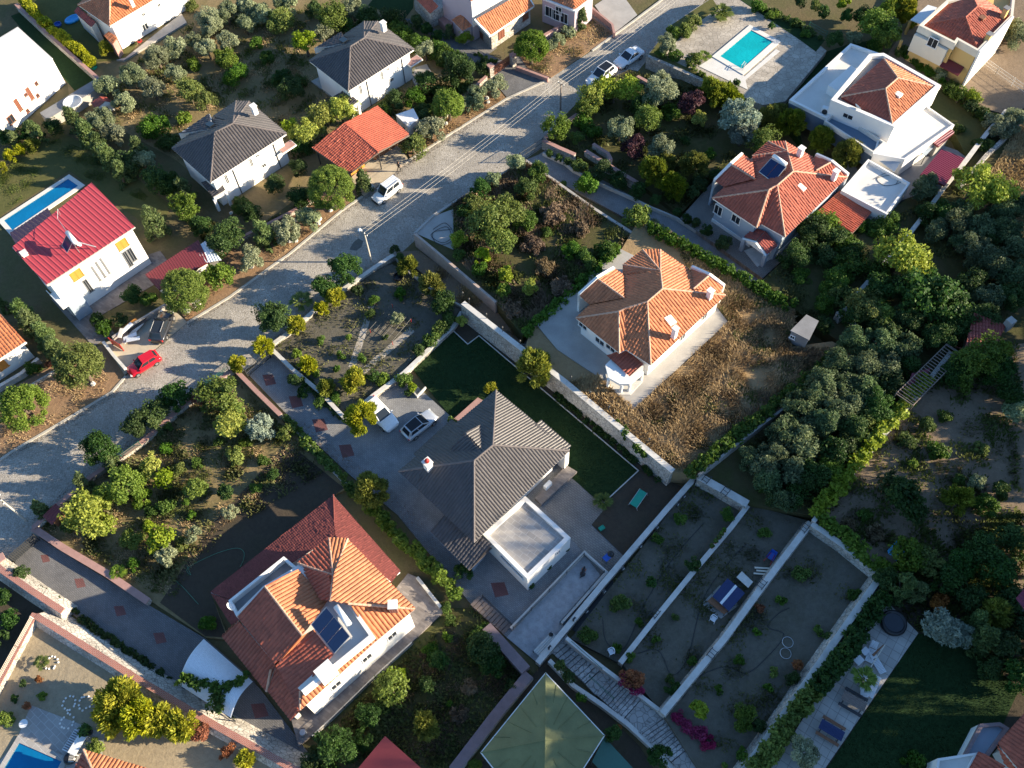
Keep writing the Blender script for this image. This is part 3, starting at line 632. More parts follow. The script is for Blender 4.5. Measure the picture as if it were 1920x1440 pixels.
# ------------------------------------------------------------------ cars
def car(label, x, y, x2, y2, paint, kind='hatch', z=0.03, roofm=None, scale=1.0, rack=False, name='parked_car', cat='car'):
    """(x, y) photo position of the rear, (x2, y2) of the front, at mid height"""
    a, b = P(x, y, z+0.6), P(x2, y2, z+0.6); c = (a+b)/2; yaw = math.atan2(b[1]-a[1], b[0]-a[0]); L = float(np.linalg.norm(b-a)); W = 0.435*L if kind != 'van' else 0.42*L
    Hh = {'hatch': 0.36, 'sedan': 0.32, 'suv': 0.36, 'van': 0.43}[kind]*L
    root = thing(name, label, cat, (c[0], c[1], z)); root.rotation_euler = (0, 0, yaw); ORG[root.name] = np.zeros(3)
    hl, hw = L/2, W/2; zb = 0.05*L; belt = {'hatch': .215, 'sedan': .20, 'suv': .225, 'van': .235}[kind]*L
    # body stations: (x, half width, top z)
    hood = {'hatch': .195, 'sedan': .182, 'suv': .205, 'van': .21}[kind]*L
    st = [(-hl, .80*hw, belt*0.70), (-hl*0.975, .90*hw, belt*0.95), (-hl*0.86, .985*hw, belt*1.0), (-hl*0.5, hw, belt), (0, hw, belt), (hl*0.34, hw, belt*0.985), (hl*0.5, .99*hw, hood), (hl*0.78, .95*hw, hood*0.93), (hl*0.94, .84*hw, hood*0.80), (hl, .66*hw, hood*0.60)]
    V, Fc = [], []
    for sx, sw, sz in st:
        V += [[sx, -sw*0.9, zb], [sx, -sw, zb+(sz-zb)*0.45], [sx, -sw*0.97, sz*0.93], [sx, -sw*0.80, sz], [sx, 0, sz*1.02], [sx, sw*0.80, sz], [sx, sw*0.97, sz*0.93], [sx, sw, zb+(sz-zb)*0.45], [sx, sw*0.9, zb]]
    m = 9
    for i in range(len(st)-1):
        for j in range(m-1): Fc.append([i*m+j, i*m+j+1, (i+1)*m+j+1, (i+1)*m+j][::-1])
        Fc.append([i*m+m-1, i*m, (i+1)*m, (i+1)*m+m-1][::-1])
    Fc += [list(range(m)), list(range((len(st)-1)*m, len(st)*m))[::-1]]
    body = mk('body', V, Fc, M[paint], root, True)
    # glasshouse
    if kind == 'sedan': lo = (-hl*0.66, hl*0.42); hi_ = (-hl*0.36, hl*0.04)
    elif kind == 'van': lo = (-hl*0.95, hl*0.52); hi_ = (-hl*0.88, hl*0.16)
    else: lo = (-hl*0.93, hl*0.44); hi_ = (-hl*0.74, hl*0.04)
    wl, wh = 0.9*hw, (0.72 if kind != 'van' else 0.80)*hw; zt = Hh
    B = [[lo[0], -wl*0.88, belt], [lo[1], -wl*0.92, belt*0.97], [lo[1], wl*0.92, belt*0.97], [lo[0], wl*0.88, belt]]
    T = [[hi_[0], -wh*0.92, zt*0.985], [hi_[1], -wh, zt], [hi_[1], wh, zt], [hi_[0], wh*0.92, zt*0.985]]
    g = G(); g.add(B+T, [[0, 1, 5, 4], [1, 2, 6, 5], [2, 3, 7, 6], [3, 0, 4, 7], [4, 5, 6, 7]]); cabin = g.obj('cabin', M[paint], root)
    B = np.array(B); T = np.array(T)
    def quad(nm, p, mat, off=0.012, par=cabin):
        p = [np.array(q) for q in p]; n = np.cross(p[1]-p[0], p[3]-p[0]); n = n/np.linalg.norm(n)
        cc = sum(p)/4
        if n@(cc-np.array([0, 0, zt*0.75])) < 0: n = -n
        V = [q+n*off for q in p]+[q-n*0.01 for q in p]
        return mk(nm, V, [[0, 1, 2, 3], [0, 4, 5, 1], [1, 5, 6, 2], [2, 6, 7, 3], [3, 7, 4, 0]], M[mat], par)
    def sub(a, b, c_, d, u0, u1, v0, v1):
        f = lambda u, v: (a*(1-u)+b*u)*(1-v)+(d*(1-u)+c_*u)*v
        return [f(u0, v0), f(u1, v0), f(u1, v1), f(u0, v1)]
    quad('windscreen', sub(B[1], B[2], T[2], T[1], .06, .94, .06, .95), 'glass')
    quad('rear_window', sub(B[3], B[0], T[0], T[3], .1, .9, .15, .92), 'glass')
    for s, (p0, p1, q1, q0) in ((0, (B[0], B[1], T[1], T[0])), (1, (B[3], B[2], T[2], T[3]))):
        quad('side_window', sub(p0, p1, q1, q0, .52, .93, .14, .86), 'glass'); quad('side_window', sub(p0, p1, q1, q0, .12, .48, .14, .88), 'glass')
    if roofm: quad('roof_panel', sub(T[0], T[1], T[2], T[3], .08, .97, .06, .94), roofm)
    if rack:
        for s in (-1, 1):
            g = G(); g.tube((hi_[0]*0.9, s*wh*0.86, zt+0.06), (hi_[1]-0.1, s*wh*0.86, zt+0.06), 0.025, n=6); g.obj('roof_rail', M['steel' if paint != 'car_white' else 'dark'], root)
    wr = 0.078*L
    for sx in (-hl*0.60, hl*0.62):
        for s in (-1, 1):
            g = G(); g.tube((sx, s*hw*0.72, wr), (sx, s*(hw+0.015), wr), wr, n=16); wo = g.obj('wheel', M['tyre'], root)
            g = G(); g.tube((sx, s*hw*0.9, wr), (sx, s*(hw+0.025), wr), wr*0.62, n=12); g.obj('rim', M['rim'], wo)
    for s in (-1, 1):
        g = G(); g.box((hl*0.93, s*hw*0.68, hood*0.72), (0.09*L*0.6, hw*0.3, 0.035*L), -s*0.45); g.obj('headlight', M['lampg'], root)
        g = G(); g.box((-hl*0.975, s*hw*0.74, belt*0.80), (0.03*L, hw*0.28, 0.05*L), s*0.3); g.obj('tail_light', M['redlamp'], root)
        g = G(); g.box((hl*0.33, s*(hw+0.07), belt*1.02), (0.035*L, 0.04*L, 0.03*L)); g.obj('mirror', M[paint], root)
    g = G(); g.box((hl*0.985, 0, hood*0.36), (0.05, hw*1.1, 0.05*L)); g.obj('grille', M['black'], root)
    g = G(); g.box((-hl*0.99, 0, belt*0.45), (0.05, hw*1.2, 0.045*L)); g.obj('rear_bumper', M['black'], root)
    if kind == 'van':
        g = G(); g.box((hl*0.965, 0, zb+0.09), (0.12*L*0.6, hw*1.35, 0.05*L)); g.obj('front_bumper', M['black'], root)
    return root
# ------------------------------------------------------------------ the ground, road, lots and pools
g = G(); g.add([[-700, -500, 0], [700, -500, 0], [700, 900, 0], [-700, 900, 0]], [[0, 1, 2, 3]]); o = g.obj('ground', M['soil']); o['kind'] = 'structure'
M['sand'] = ground('sandy_earth', [(0.22, 0.18, 0.12), (0.32, 0.26, 0.175), (0.25, 0.21, 0.15)], 0.4)
M['brown'] = ground('brown_garden_soil', [(0.13, 0.095, 0.065), (0.22, 0.165, 0.115), (0.15, 0.12, 0.075)], 0.25)
KERB = [(-40, 890), (25, 845), (110, 795), (210, 735), (236, 705), (350, 606), (430, 557), (515, 495), (540, 478), (640, 395), (680, 368), (760, 305), (850, 247), (950, 185), (1030, 148), (1110, 95), (1180, 45), (1260, -15)]
sheet('orchard_ground', [(110, -60), (700, -60), (820, 40), (905, 115), (830, 215), (610, 330), (480, 430), (330, 300), (130, 190)], 0.03, 'orchard')
sheet('road', KERB+[(1340, -60), (1330, -10), (1300, 30), (1225, 100), (1190, 140), (1110, 180), (1065, 225), (1020, 275), (975, 305), (860, 390), (790, 440), (735, 490), (665, 530), (560, 620), (505, 665), (450, 700), (350, 770), (270, 840), (180, 910), (105, 975), (40, 1040), (-60, 1110)], 0.02, 'road')
sheet('road_verge', [(-40, 887), (25, 842), (210, 732), (233, 702), (195, 645), (110, 680), (-40, 760)], 0.10, 'verge', 0.09)
sheet('road_verge', [(350, 603), (430, 554), (515, 492), (640, 392), (672, 365), (655, 335), (600, 365), (470, 440), (400, 475), (330, 570)], 0.10, 'verge', 0.09)
sheet('road_verge', [(770, 298), (850, 244), (948, 183), (913, 140), (800, 215), (755, 265)], 0.10, 'verge', 0.09)
sheet('road_verge', [(1033, 145), (1110, 92), (1150, 62), (1095, 20), (970, 100), (990, 128)], 0.10, 'verge', 0.09)
sheet('driveway', [(950, 182), (1031, 146), (985, 98), (913, 138)], 0.06, 'paved')
sheet('driveway', [(1112, 93), (1152, 63), (1120, 20), (1078, 45)], 0.065, 'pavel')
sheet('driveway', [(1152, 62), (1195, 28), (1160, -20), (1115, 10)], 0.07, 'conc')
sheet('parking_bay', [(233, 704), (352, 604), (312, 570), (195, 645)], 0.05, 'apron')
sheet('carport_apron', [(650, 340), (683, 368), (768, 302), (738, 262)], 0.06, 'apron')
sheet('road_stain', [(655, 468), (662, 455), (672, 447), (681, 452), (678, 463), (668, 470)], 0.026, 'stain')
for pts in (KERB[:5], KERB[5:11], KERB[11:15], KERB[15:]):    # kerbstones
    pth = [P(x, y, 0.1) for x, y in pts]; gg = G(); gg.thick(pth, 0.28, 0.0, 0.16); o = gg.obj('kerb', M['kerb']); o['kind'] = 'structure'
sheet('lawn', [(-40, 350), (110, 245), (215, 300), (320, 385), (300, 440), (130, 320), (0, 405), (-40, 430)], 0.05, 'lawn2')
sheet('lawn', [(95, -40), (330, -40), (240, 110), (170, 118), (150, 110), (55, 5)], 0.05, 'lawn2')
sheet('lawn', [(20, 30), (50, 18), (185, 145), (140, 170)], 0.052, 'lawn')
sheet('lawn', [(690, 10), (730, -40), (775, -40), (775, 15), (757, 37)], 0.05, 'lawn')
sheet('driveway', [(757, 35), (775, 35), (930, 108), (955, 120), (915, 128), (880, 112)], 0.06, 'paved')
sheet('terrace', [(842, 42), (870, 80), (915, 103), (932, 90), (890, 50)], 0.09, 'pavel')
sheet('house_apron', [(125, 530), (160, 608), (330, 510), (300, 470)], 0.06, 'slate')
sheet('house_apron', [(95, 560), (175, 650), (215, 625), (160, 560)], 0.065, 'slate')
sheet('terrace', [(218, 112), (235, 108), (340, 25), (350, 42), (232, 113)], 0.3, 'conc', 0.3)
sheet('garden', [(440, 700), (520, 780), (655, 915), (625, 928), (395, 1112), (430, 1200), (385, 1195), (280, 1125), (70, 992), (170, 895), (300, 800)], 0.30, 'orchard', 0.32)
sheet('lawn', [(540, 830), (645, 915), (395, 1110), (425, 1195), (385, 1193), (300, 1130), (400, 980)], 0.31, 'darkearth')
sheet('driveway', [(20, 1045), (65, 1003), (280, 1135), (385, 1197), (475, 1275), (600, 1440), (540, 1450), (330, 1290), (70, 1105)], 0.16, 'paved')
for x, y, s in ((85, 1047, 9), (150, 1093, 11), (225, 1145, 12), (300, 1196, 13), (487, 1332, 17)):
    sheet('red_paving', [(x-s, y-s*.7), (x+s*.5, y-s*.8), (x+s, y+s*.6), (x-s*.5, y+s*.9)], 0.166, 'pavered')
sheet('garden_terrace', [(70, 1155), (250, 1270), (560, 1447), (620, 1520), (-80, 1520), (-20, 1295)], 1.3, 'sand', 1.3)
sheet('pool_deck', [(58, 1322), (197, 1376), (180, 1500), (-60, 1500), (30, 1390)], 1.33, 'tiles')
sheet('garden', [(-80, 1080), (0, 1066), (100, 1140), (60, 1158), (-20, 1290), (-80, 1290)], 0.6, 'darkearth', 0.6)
# the middle house's lot
sheet('yard', [(462, 698), (512, 655), (548, 692), (600, 738), (648, 790), (640, 765), (755, 700), (850, 785), (925, 735), (1065, 880), (1135, 955), (1172, 1042), (1140, 1085), (1060, 1185), (950, 1195), (885, 1135), (745, 965), (650, 885), (560, 800)], 0.12, 'pave', 0.1)
for x, y, s in ((505, 712, 13), (555, 753, 14), (600, 797, 15), (650, 845, 15), (722, 975, 14), (937, 1105, 17)):
    sheet('red_paving', [(x-s, y-s*.7), (x+s*.5, y-s*.8), (x+s, y+s*.6), (x-s*.5, y+s*.9)], 0.126, 'pavered')
sheet('lawn', [(767, 683), (845, 617), (877, 643), (898, 627), (963, 682), (1197, 880), (1128, 945), (1065, 890), (930, 740), (848, 785), (798, 723)], 0.17, 'lawn', 0.06)
sheet('flower_bed', [(868, 590), (1060, 735), (1260, 890), (1250, 905), (1197, 880), (963, 682), (898, 627), (877, 643), (848, 617)], 0.14, 'darkearth')
sheet('flower_bed', [(1197, 882), (1262, 905), (1288, 918), (1170, 1043), (1108, 983), (1128, 945)], 0.15, 'darkearth')
sheet('terrace', [(1060, 905), (1075, 897), (1133, 955), (1108, 985), (1168, 1043), (1130, 1085), (1095, 1038), (1020, 950)], 0.16, 'pavel')
sheet('courtyard', [(1095, 1040), (1135, 1075), (1055, 1172), (1068, 1200), (1010, 1245), (950, 1195)], 0.15, 'stamped')
sheet('pit_shade', [(1143, 1083), (1152, 1092), (1080, 1185), (1058, 1172)], 0.135, 'black')  # flat black sheet, painting in the deep shade of the sunken gap
sheet('garden', [(735, 495), (770, 515), (862, 580), (845, 612), (767, 680), (755, 700), (650, 785), (600, 735), (508, 650), (560, 615), (660, 525)], 0.45, 'terr', 0.45)
sheet('path', [(697, 555), (707, 557), (667, 690), (653, 688)], 0.47, 'flag')
sheet('path', [(770, 612), (777, 622), (683, 702), (675, 693)], 0.472, 'flag')
sheet('dirt_strip', [(742, 472), (785, 470), (940, 580), (1010, 640), (1060, 712), (865, 572)], 0.25, 'brown', 0.25)
sheet('weedy_lot', [(777, 437), (813, 403), (850, 375), (985, 300), (1040, 340), (1187, 437), (1165, 470), (1000, 605), (980, 630), (930, 565), (830, 480)], 2.2, 'weeds', 2.2)
sheet('concrete_pad', [(779, 437), (813, 405), (850, 392), (850, 468)], 2.24, 'conc', 0.1)
sheet('lane', [(1010, 290), (1025, 280), (1390, 480), (1445, 522), (1400, 532), (1190, 418), (1040, 337), (985, 300)], 0.30, 'pave', 0.28)
sheet('dry_lot', [(1000, 605), (1165, 468), (1200, 408), (1245, 430), (1490, 580), (1485, 650), (1560, 640), (1600, 660), (1310, 888), (1262, 886), (1060, 718), (985, 650)], 2.5, 'dry', 2.5)
sheet('terrace', [(1005, 607), (1160, 465), (1195, 482), (1300, 520), (1365, 603), (1187, 768), (1120, 705), (1045, 655)], 2.65, 'conc', 1.2)
sheet('house_apron', [(1275, 410), (1345, 330), (1420, 290), (1600, 300), (1640, 400), (1540, 420), (1430, 522)], 0.9, 'pavel', 0.9)
sheet('garden', [(1018, 262), (1060, 215), (1110, 165), (1180, 130), (1330, 160), (1430, 190), (1480, 240), (1420, 290), (1340, 330), (1275, 402), (1207, 350)], 0.7, 'weeds', 0.7)
sheet('pool_terrace', [(1213, 105), (1260, 45), (1335, -5), (1372, -12), (1500, 55), (1550, 95), (1472, 190), (1430, 197), (1340, 160)], 1.9, 'flag', 1.9)
sheet('lawn', [(1214, 105), (1260, 46), (1335, -4), (1347, 15), (1290, 55), (1243, 105), (1392, 176), (1380, 180)], 1.92, 'lawn2')
sheet('lawn', [(1372, -11), (1395, -8), (1547, 75), (1530, 97), (1500, 75)], 1.922, 'lawn')
sheet('lawn', [(1472, 190), (1552, 96), (1600, 80), (1640, 75), (1482, 190), (1505, 270), (1480, 240)], 1.0, 'lawn', 1.0)
sheet('lawn', [(1735, 200), (1768, 160), (1800, 172), (1868, 225), (1812, 292), (1790, 250)], 1.3, 'lawn2', 1.3)
sheet('yard', [(1640, 330), (1690, 290), (1760, 270), (1795, 282), (1812, 295), (1770, 352), (1700, 372), (1640, 400)], 1.1, 'concd', 1.1)
sheet('yard', [(1655, 115), (1700, 50), (1735, -30), (2050, -60), (2000, 170), (1890, 215), (1830, 200), (1770, 160)], 2.0, 'brown', 2.0)
sheet('olive_grove', [(1430, 525), (1540, 420), (1640, 420), (1700, 372), (1775, 350), (1890, 205), (1990, 150), (2150, 620), (1785, 660), (1530, 968), (1405, 945), (1310, 890), (1600, 660), (1490, 580)], 1.7, 'weeds', 1.7)
sheet('dry_patch', [(1870, 300), (1960, 170), (2010, 220), (1990, 390), (1900, 370), (1850, 330)], 1.73, 'dry')
sheet('garden', [(1530, 968), (1785, 660), (2200, 610), (2200, 1160), (1650, 1085), (1520, 985)], 2.2, 'brown', 2.2)
sheet('terrace_garden', [(1285, 922), (1310, 892), (1402, 945), (1165, 1245), (1070, 1197)], 0.6, 'terr', 0.6)
sheet('terrace_garden', [(1400, 945), (1522, 978), (1242, 1338), (1165, 1242)], 1.1, 'terr', 1.1)
sheet('terrace_garden', [(1520, 982), (1652, 1082), (1395, 1450), (1345, 1500), (1242, 1338)], 1.8, 'terr', 1.8)
sheet('garden', [(1648, 1085), (2200, 1150), (2300, 1600), (1330, 1600), (1395, 1450)], 2.4, 'darkearth', 2.4)
sheet('patio', [(1640, 1140), (1667, 1132), (1722, 1187), (1520, 1480), (1420, 1480)], 2.5, 'patio', 0.2)
sheet('lawn', [(1722, 1188), (1790, 1192), (1912, 1290), (1880, 1360), (1830, 1500), (1510, 1500)], 2.43, 'lawn')
sheet('garden', [(780, 1082), (840, 1140), (885, 1140), (1000, 1262), (850, 1480), (540, 1480), (560, 1400), (627, 1342)], 0.10, 'weeds')
sheet('lawn', [(837, 1145), (850, 1160), (660, 1330), (627, 1345)], 0.11, 'lawn2')
sheet('stone_terrace', [(765, 1075), (782, 1082), (836, 1143), (628, 1340), (560, 1400), (545, 1345)], 0.45, 'slate', 0.45)
sheet('garden', [(1000, 1265), (1030, 1230), (1080, 1280), (1200, 1400), (1300, 1560), (830, 1560)], 0.12, 'darkearth')
HE = [(50, -60), (52, 8), (57, 35), (64, 55), (78, 85), (98, 130), (120, 200)]    # the hill the village climbs, beyond the right edge
def HZ(x, y):
    e = np.interp(y, [p[1] for p in HE], [p[0] for p in HE]); return 1.5+min(12, max(0, (x-e)*.42))
g = G(); n = len(HE); g.add([[p[0], p[1], 1.5] for p in HE]+[[p[0]+30, p[1], 13.5] for p in HE]+[[p[0]+300, p[1], 30] for p in HE], [[i, n+i, n+i+1, i+1] for i in range(n-1)]+[[n+i, 2*n+i, 2*n+i+1, n+i+1] for i in range(n-1)]); o = g.obj('hillside', M['weeds']); o['kind'] = 'structure'

def pool(label, pts, z, mat, rimw=0.5, rim='offwhite', depth=0.35, bench=None):
    """a pool let into the deck: rim, tiled walls and the water as the pool's own parts"""
    poly = ccw(PX(pts, z)); c = sum(poly)/len(poly)
    root = thing('swimming_pool', label, 'pool', (c[0], c[1], z))
    g = G(); g.ring(inset(poly, -rimw), poly, z-0.02, z+0.08); g.obj('coping', M[rim], root)
    g = G(); n = len(poly); g.add([[*p[:2], z+0.08] for p in poly]+[[*p[:2], z-0.3] for p in poly], [[(i+1) % n, i, n+i, n+(i+1) % n] for i in range(n)]); g.obj('pool_wall', M['poolwall'], root)
    g = G(); g.add([[*p[:2], z+0.012] for p in poly], [list(range(n))]); g.obj('water', M[mat], root)
    if bench is not None:
        g = G()
        for q in bench:
            a, b = P(*q[0], z), P(*q[1], z)
            g.tube([a[0], a[1], z+.02], [a[0], a[1], z+0.7], 0.03, n=6); g.tube([a[0], a[1], z+0.7], [b[0], b[1], z+0.7], 0.03, n=6); g.tube([b[0], b[1], z+.02], [b[0], b[1], z+0.7], 0.03, n=6)
        g.obj('ladder', M['steel'], root)
    return root
pool('turquoise rectangular swimming pool on the pale stone terrace', [(1408.5, 57), (1449, 79), (1391, 130), (1350, 106)], 1.95, 'poolp', 0.8, 'offwhite', bench=[((1397, 125), (1393, 132)), ((1394, 123), (1389, 130))])
pool('deep blue lap pool beside the red sheet metal roofed house', [(8, 414), (128, 336), (147, 349), (24, 432)], 0.08, 'poolb', 0.6, 'offwhite')
pool('blue pool with inner step at the bottom left corner', [(37, 1393), (116, 1428), (90, 1475), (-12, 1475)], 1.38, 'poolb', 0.5, 'tiles')
M['pebble'] = plain('white_paving', (0.62, 0.60, 0.56), 0.8, 0.12, 1.0)
sheet('pool_apron', [(1310, 124), (1336, 107), (1396, 143), (1455, 92), (1463, 96), (1398, 150), (1402, 168)], 1.945, 'pebble')

# ------------------------------------------------------------------ walls, fences, steps
wall('low stone wall with pale cap along the road before the gold shrubs', [(738, 478), (700, 503), (662, 530), (600, 572), (556, 613), (505, 650)], 0.0, 0.85, 0.4, 'stone', 'cap')
wall('low pale wall beside the red patched driveway below gold thujas', [(507, 652), (548, 692), (600, 735), (650, 788)], 0.0, 0.8, 0.35, 'stone', 'cap')
wall('low stone wall between the triangular garden and the lit parking court', [(650, 782), (700, 742), (757, 700), (850, 612), (866, 585)], 0.1, 0.75, 0.4, 'stone', 'cap')
wall('concrete side wall between triangular garden and dirt strip', [(740, 478), (770, 512), (820, 548), (866, 574)], 0.0, 0.8, 0.25, 'conc')
wall('pinkish capped garden wall with green fence along the road', [(438, 692), (350, 755), (268, 828), (172, 893), (105, 950), (62, 990)], 0.0, 0.95, 0.4, 'stone', 'pinkcap')
wall('pinkish capped wall beside the gate down the red patched driveway', [(440, 692), (482, 735), (526, 778)], 0.0, 0.95, 0.4, 'stone', 'pinkcap')
wall('low ivy covered wall between bottom left garden and driveway', [(530, 782), (560, 812), (600, 858), (650, 908)], 0.0, 0.7, 0.25, 'conc')
wall('long pink coping wall along the cobbled driveway at left', [(62, 990), (120, 1028), (200, 1075), (278, 1128)], 0.1, 0.8, 0.6, 'stone', 'pinkcap')
wall('white stone retaining wall with red brick coping at bottom left', [(68, 1155), (160, 1212), (250, 1268), (400, 1358), (560, 1447)], 0.1, 2.1, 0.5, 'stone', 'brickcap', 0.1, 0.1, 1.35)
wall('brick coped wall with balustrade running down the left edge', [(66, 1150), (40, 1200), (0, 1275), (-30, 1330)], 0.1, 2.1, 0.5, 'stone', 'brickcap')
wall('upper white stone wall with brick coping at the left edge', [(-40, 1040), (0, 1066), (60, 1108), (118, 1146)], 0.1, 1.8, 0.5, 'stone', 'brickcap', 0.1, 0.1, 0.9)
wall('pale capped stone retaining wall above the dark lawn', [(868, 568), (960, 640), (1062, 718), (1160, 800), (1262, 884)], 0.1, 2.8, 0.55, 'stone', 'cap', 0.05, 0.1, 0.3)
wall('board marked concrete retaining wall under the weedy lot', [(777, 437), (830, 481), (930, 566)], 0.0, 2.4, 0.3, 'plank')
wall('pale concrete front wall of the weedy lot beside the road', [(777, 437), (813, 403), (860, 372), (985, 300)], 0.0, 2.4, 0.3, 'conc')
wall('low concrete wall between weedy lot and cobbled lane', [(985, 300), (1040, 338), (1110, 388), (1187, 437)], 0.2, 2.4, 0.35, 'conc')
wall('brick coped stone wall at the lane entrance', [(1018, 263), (1050, 278), (1078, 290)], 0.1, 1.5, 0.45, 'stone', 'pinkcap')
wall('pink coped stone wall stepping down beside the lane planters', [(1098, 283), (1130, 303), (1170, 328), (1207, 350)], 0.2, 1.5, 0.45, 'stone', 'pinkcap')
wall('pink coped inner garden wall beside the olive tree', [(1112, 270), (1140, 288), (1146, 300)], 0.6, 1.5, 0.35, 'stone', 'pinkcap')
wall('pink coped front garden wall beside the road and pole', [(1022, 258), (1060, 230), (1095, 206)], 0.0, 1.2, 0.4, 'stone', 'pinkcap')
wall('short pinkish wall behind the parked white hatchback', [(1195, 143), (1222, 158)], 0.5, 1.3, 0.35, 'stone', 'pinkcap')
wall('tall rubble stone retaining wall under the pool terrace', [(1214, 104), (1270, 128), (1340, 160)], 0.0, 2.0, 0.5, 'stone', None)
wall('white planter kerb zigzagging along the cobbled lane', [(1018, 286), (1060, 305), (1075, 318), (1130, 345), (1190, 372), (1215, 385), (1270, 408), (1330, 448), (1390, 480)], 0.25, 0.8, 0.2, 'cap')
wall('pale low wall between dry yellow lot and olive grove', [(1602, 662), (1500, 742), (1400, 818), (1310, 890)], 1.6, 2.9, 0.25, 'conc')
wall('old stone wall behind the red sheds near the dry slope', [(1775, 345), (1812, 300), (1850, 250), (1888, 207)], 1.0, 2.6, 0.45, 'stone', 'cap')
wall('rubble wall along the dry slope at the right edge', [(1800, 350), (1850, 290), (1880, 262), (1925, 215)], 1.5, 2.4, 0.5, 'stone')
wall('long stone wall under the olive trees behind the red carport', [(1775, 345), (1735, 400), (1700, 445), (1600, 560)], 1.0, 2.5, 0.4, 'stone', 'cap')
wall('rounded stone buttress wall in the olive grove', [(1572, 590), (1590, 580), (1612, 598)], 1.6, 3.0, 0.8, 'stone')
wall('pale concrete wall under the golden vine row', [(1783, 660), (1700, 765), (1600, 885), (1525, 978)], 1.7, 3.0, 0.35, 'conc', 'cap')
wall('wide white topped wall at the head of the first terrace', [(1310, 893), (1355, 918), (1402, 945)], 0.6, 2.0, 0.9, 'stone', 'cap', -0.1, 0.05)
wall('white stone wall under trailing vine beside the third terrace', [(1522, 982), (1580, 1022), (1652, 1080)], 1.1, 2.8, 0.55, 'stone', 'cap', 0, 0.06, 0.25)
wall('pale terrace wall with small wall lamps beside the courtyard', [(1310, 888), (1250, 955), (1130, 1095), (1060, 1180), (1008, 1243)], 0.1, 1.1, 0.5, 'stone', 'cap', 0.06, 0.06)
wall('stone terrace wall with flower pots between first and second terraces', [(1402, 948), (1370, 990), (1300, 1072), (1230, 1158), (1163, 1243)], 0.5, 1.5, 0.45, 'stone', 'cap', 0.05, 0.06)
wall('stone terrace wall behind the ping pong table', [(1520, 980), (1440, 1085), (1360, 1195), (1242, 1338)], 1.0, 2.2, 0.6, 'stone', 'cap', 0.0, 0.06, 0.3)
wall('broad battered stone wall beside the patio hedge', [(1650, 1082), (1560, 1210), (1480, 1325), (1390, 1452)], 1.7, 3.1, 0.6, 'stone', 'cap', 0.0, 0.06, 0.5)
wall('curved pale wall along the lower side of the stone steps', [(1030, 1238), (1075, 1285), (1130, 1322), (1180, 1360), (1225, 1402), (1280, 1460)], 0.1, 1.0, 0.4, 'conc', 'cap', 0, 0.05)
wall('pale wall along the upper side of the stone steps', [(1062, 1196), (1100, 1228), (1135, 1255), (1195, 1300), (1245, 1338), (1330, 1400), (1365, 1440)], 0.4, 1.5, 0.35, 'conc', 'cap', 0, 0.05)
wall('low grey parapet round the paved courtyard basin', [(958, 1178), (1096, 1036), (1137, 1073), (1052, 1168)], 0.1, 0.6, 0.3, 'conc', 'cap', 0, 0.05)
wall('mauve flat topped wall beside the courtyard', [(912, 1174), (986, 1256)], 0.1, 1.3, 1.0, 'purplecap', None)
wall('long mauve topped wall beside the green pavilion roof', [(992, 1264), (930, 1340), (850, 1445)], 0.1, 1.0, 1.0, 'conc', 'purplecap', 0, 0.06)
wall('low wall with green rail along the lower left stone terrace', [(772, 1204), (700, 1270), (627, 1341), (585, 1380)], 0.1, 0.75, 0.12, 'cap')
wall('white kerb wall at the end of the stone terrace', [(782, 1082), (826, 1138)], 0.4, 0.8, 0.3, 'cap')
wall('boundary wall between white house lawn and hedge garden', [(30, 8), (80, 55), (125, 95), (185, 148)], 0.0, 1.2, 0.4, 'stone', 'pinkcap')
wall('flat grey capped wall with leaning white dish beside the kennel', [(190, 152), (120, 195), (82, 218)], 0.0, 1.6, 1.9, 'conc', 'concd', 0, 0.05)
wall('low front garden wall by the grey roofed house', [(395, 478), (470, 436), (545, 398), (600, 362)], 0.0, 0.7, 0.3, 'stone', 'pinkcap')
wall('low front wall behind the verge olives', [(775, 262), (850, 200), (912, 143)], 0.0, 0.8, 0.3, 'stone', 'pinkcap')
wall('pinkish low wall at the driveway gate by the round tree', [(968, 124), (1028, 146)], 0.0, 0.7, 0.35, 'pinkcap')
wall('pink front wall of the house beside the top driveway', [(1000, 78), (1045, 52), (1075, 33)], 0.0, 1.1, 0.35, 'pink', 'pinkcap')
wall('brown divider wall between two top driveways', [(1108, 12), (1148, 45), (1152, 62)], 0.0, 0.9, 0.3, 'pinkcap')
wall('pale leaning wall beside the red hatchback and parking bay', [(193, 640), (212, 665), (234, 690)], 0.0, 0.9, 0.35, 'cap')
wall('low wall behind the scrap pile in the parking bay', [(210, 632), (260, 600), (310, 570)], 0.0, 0.8, 0.25, 'conc')
wall('low wall along the left house forecourt', [(-20, 735), (40, 700), (72, 672)], 0.0, 0.8, 0.3, 'conc', 'cap')
wall('low stone edge under the clipped trees at left', [(-10, 760), (60, 720), (110, 690)], 0.0, 0.5, 0.25, 'stone')
wall('low pale wall round the raised planter by the parking court', [(745, 700), (782, 742), (798, 725)], 0.1, 0.5, 0.14, 'cap')
wall('pale kerb edging the dark lawn along the flower bed', [(848, 618), (877, 645), (898, 629), (963, 684), (1197, 882), (1128, 946)], 0.1, 0.26, 0.10, 'cap', name='lawn_edging', cat='kerb')
wall('stone edging between sunny garden corner and dirt path', [(1650, 1050), (1700, 1090)], 2.2, 2.5, 0.3, 'stone')
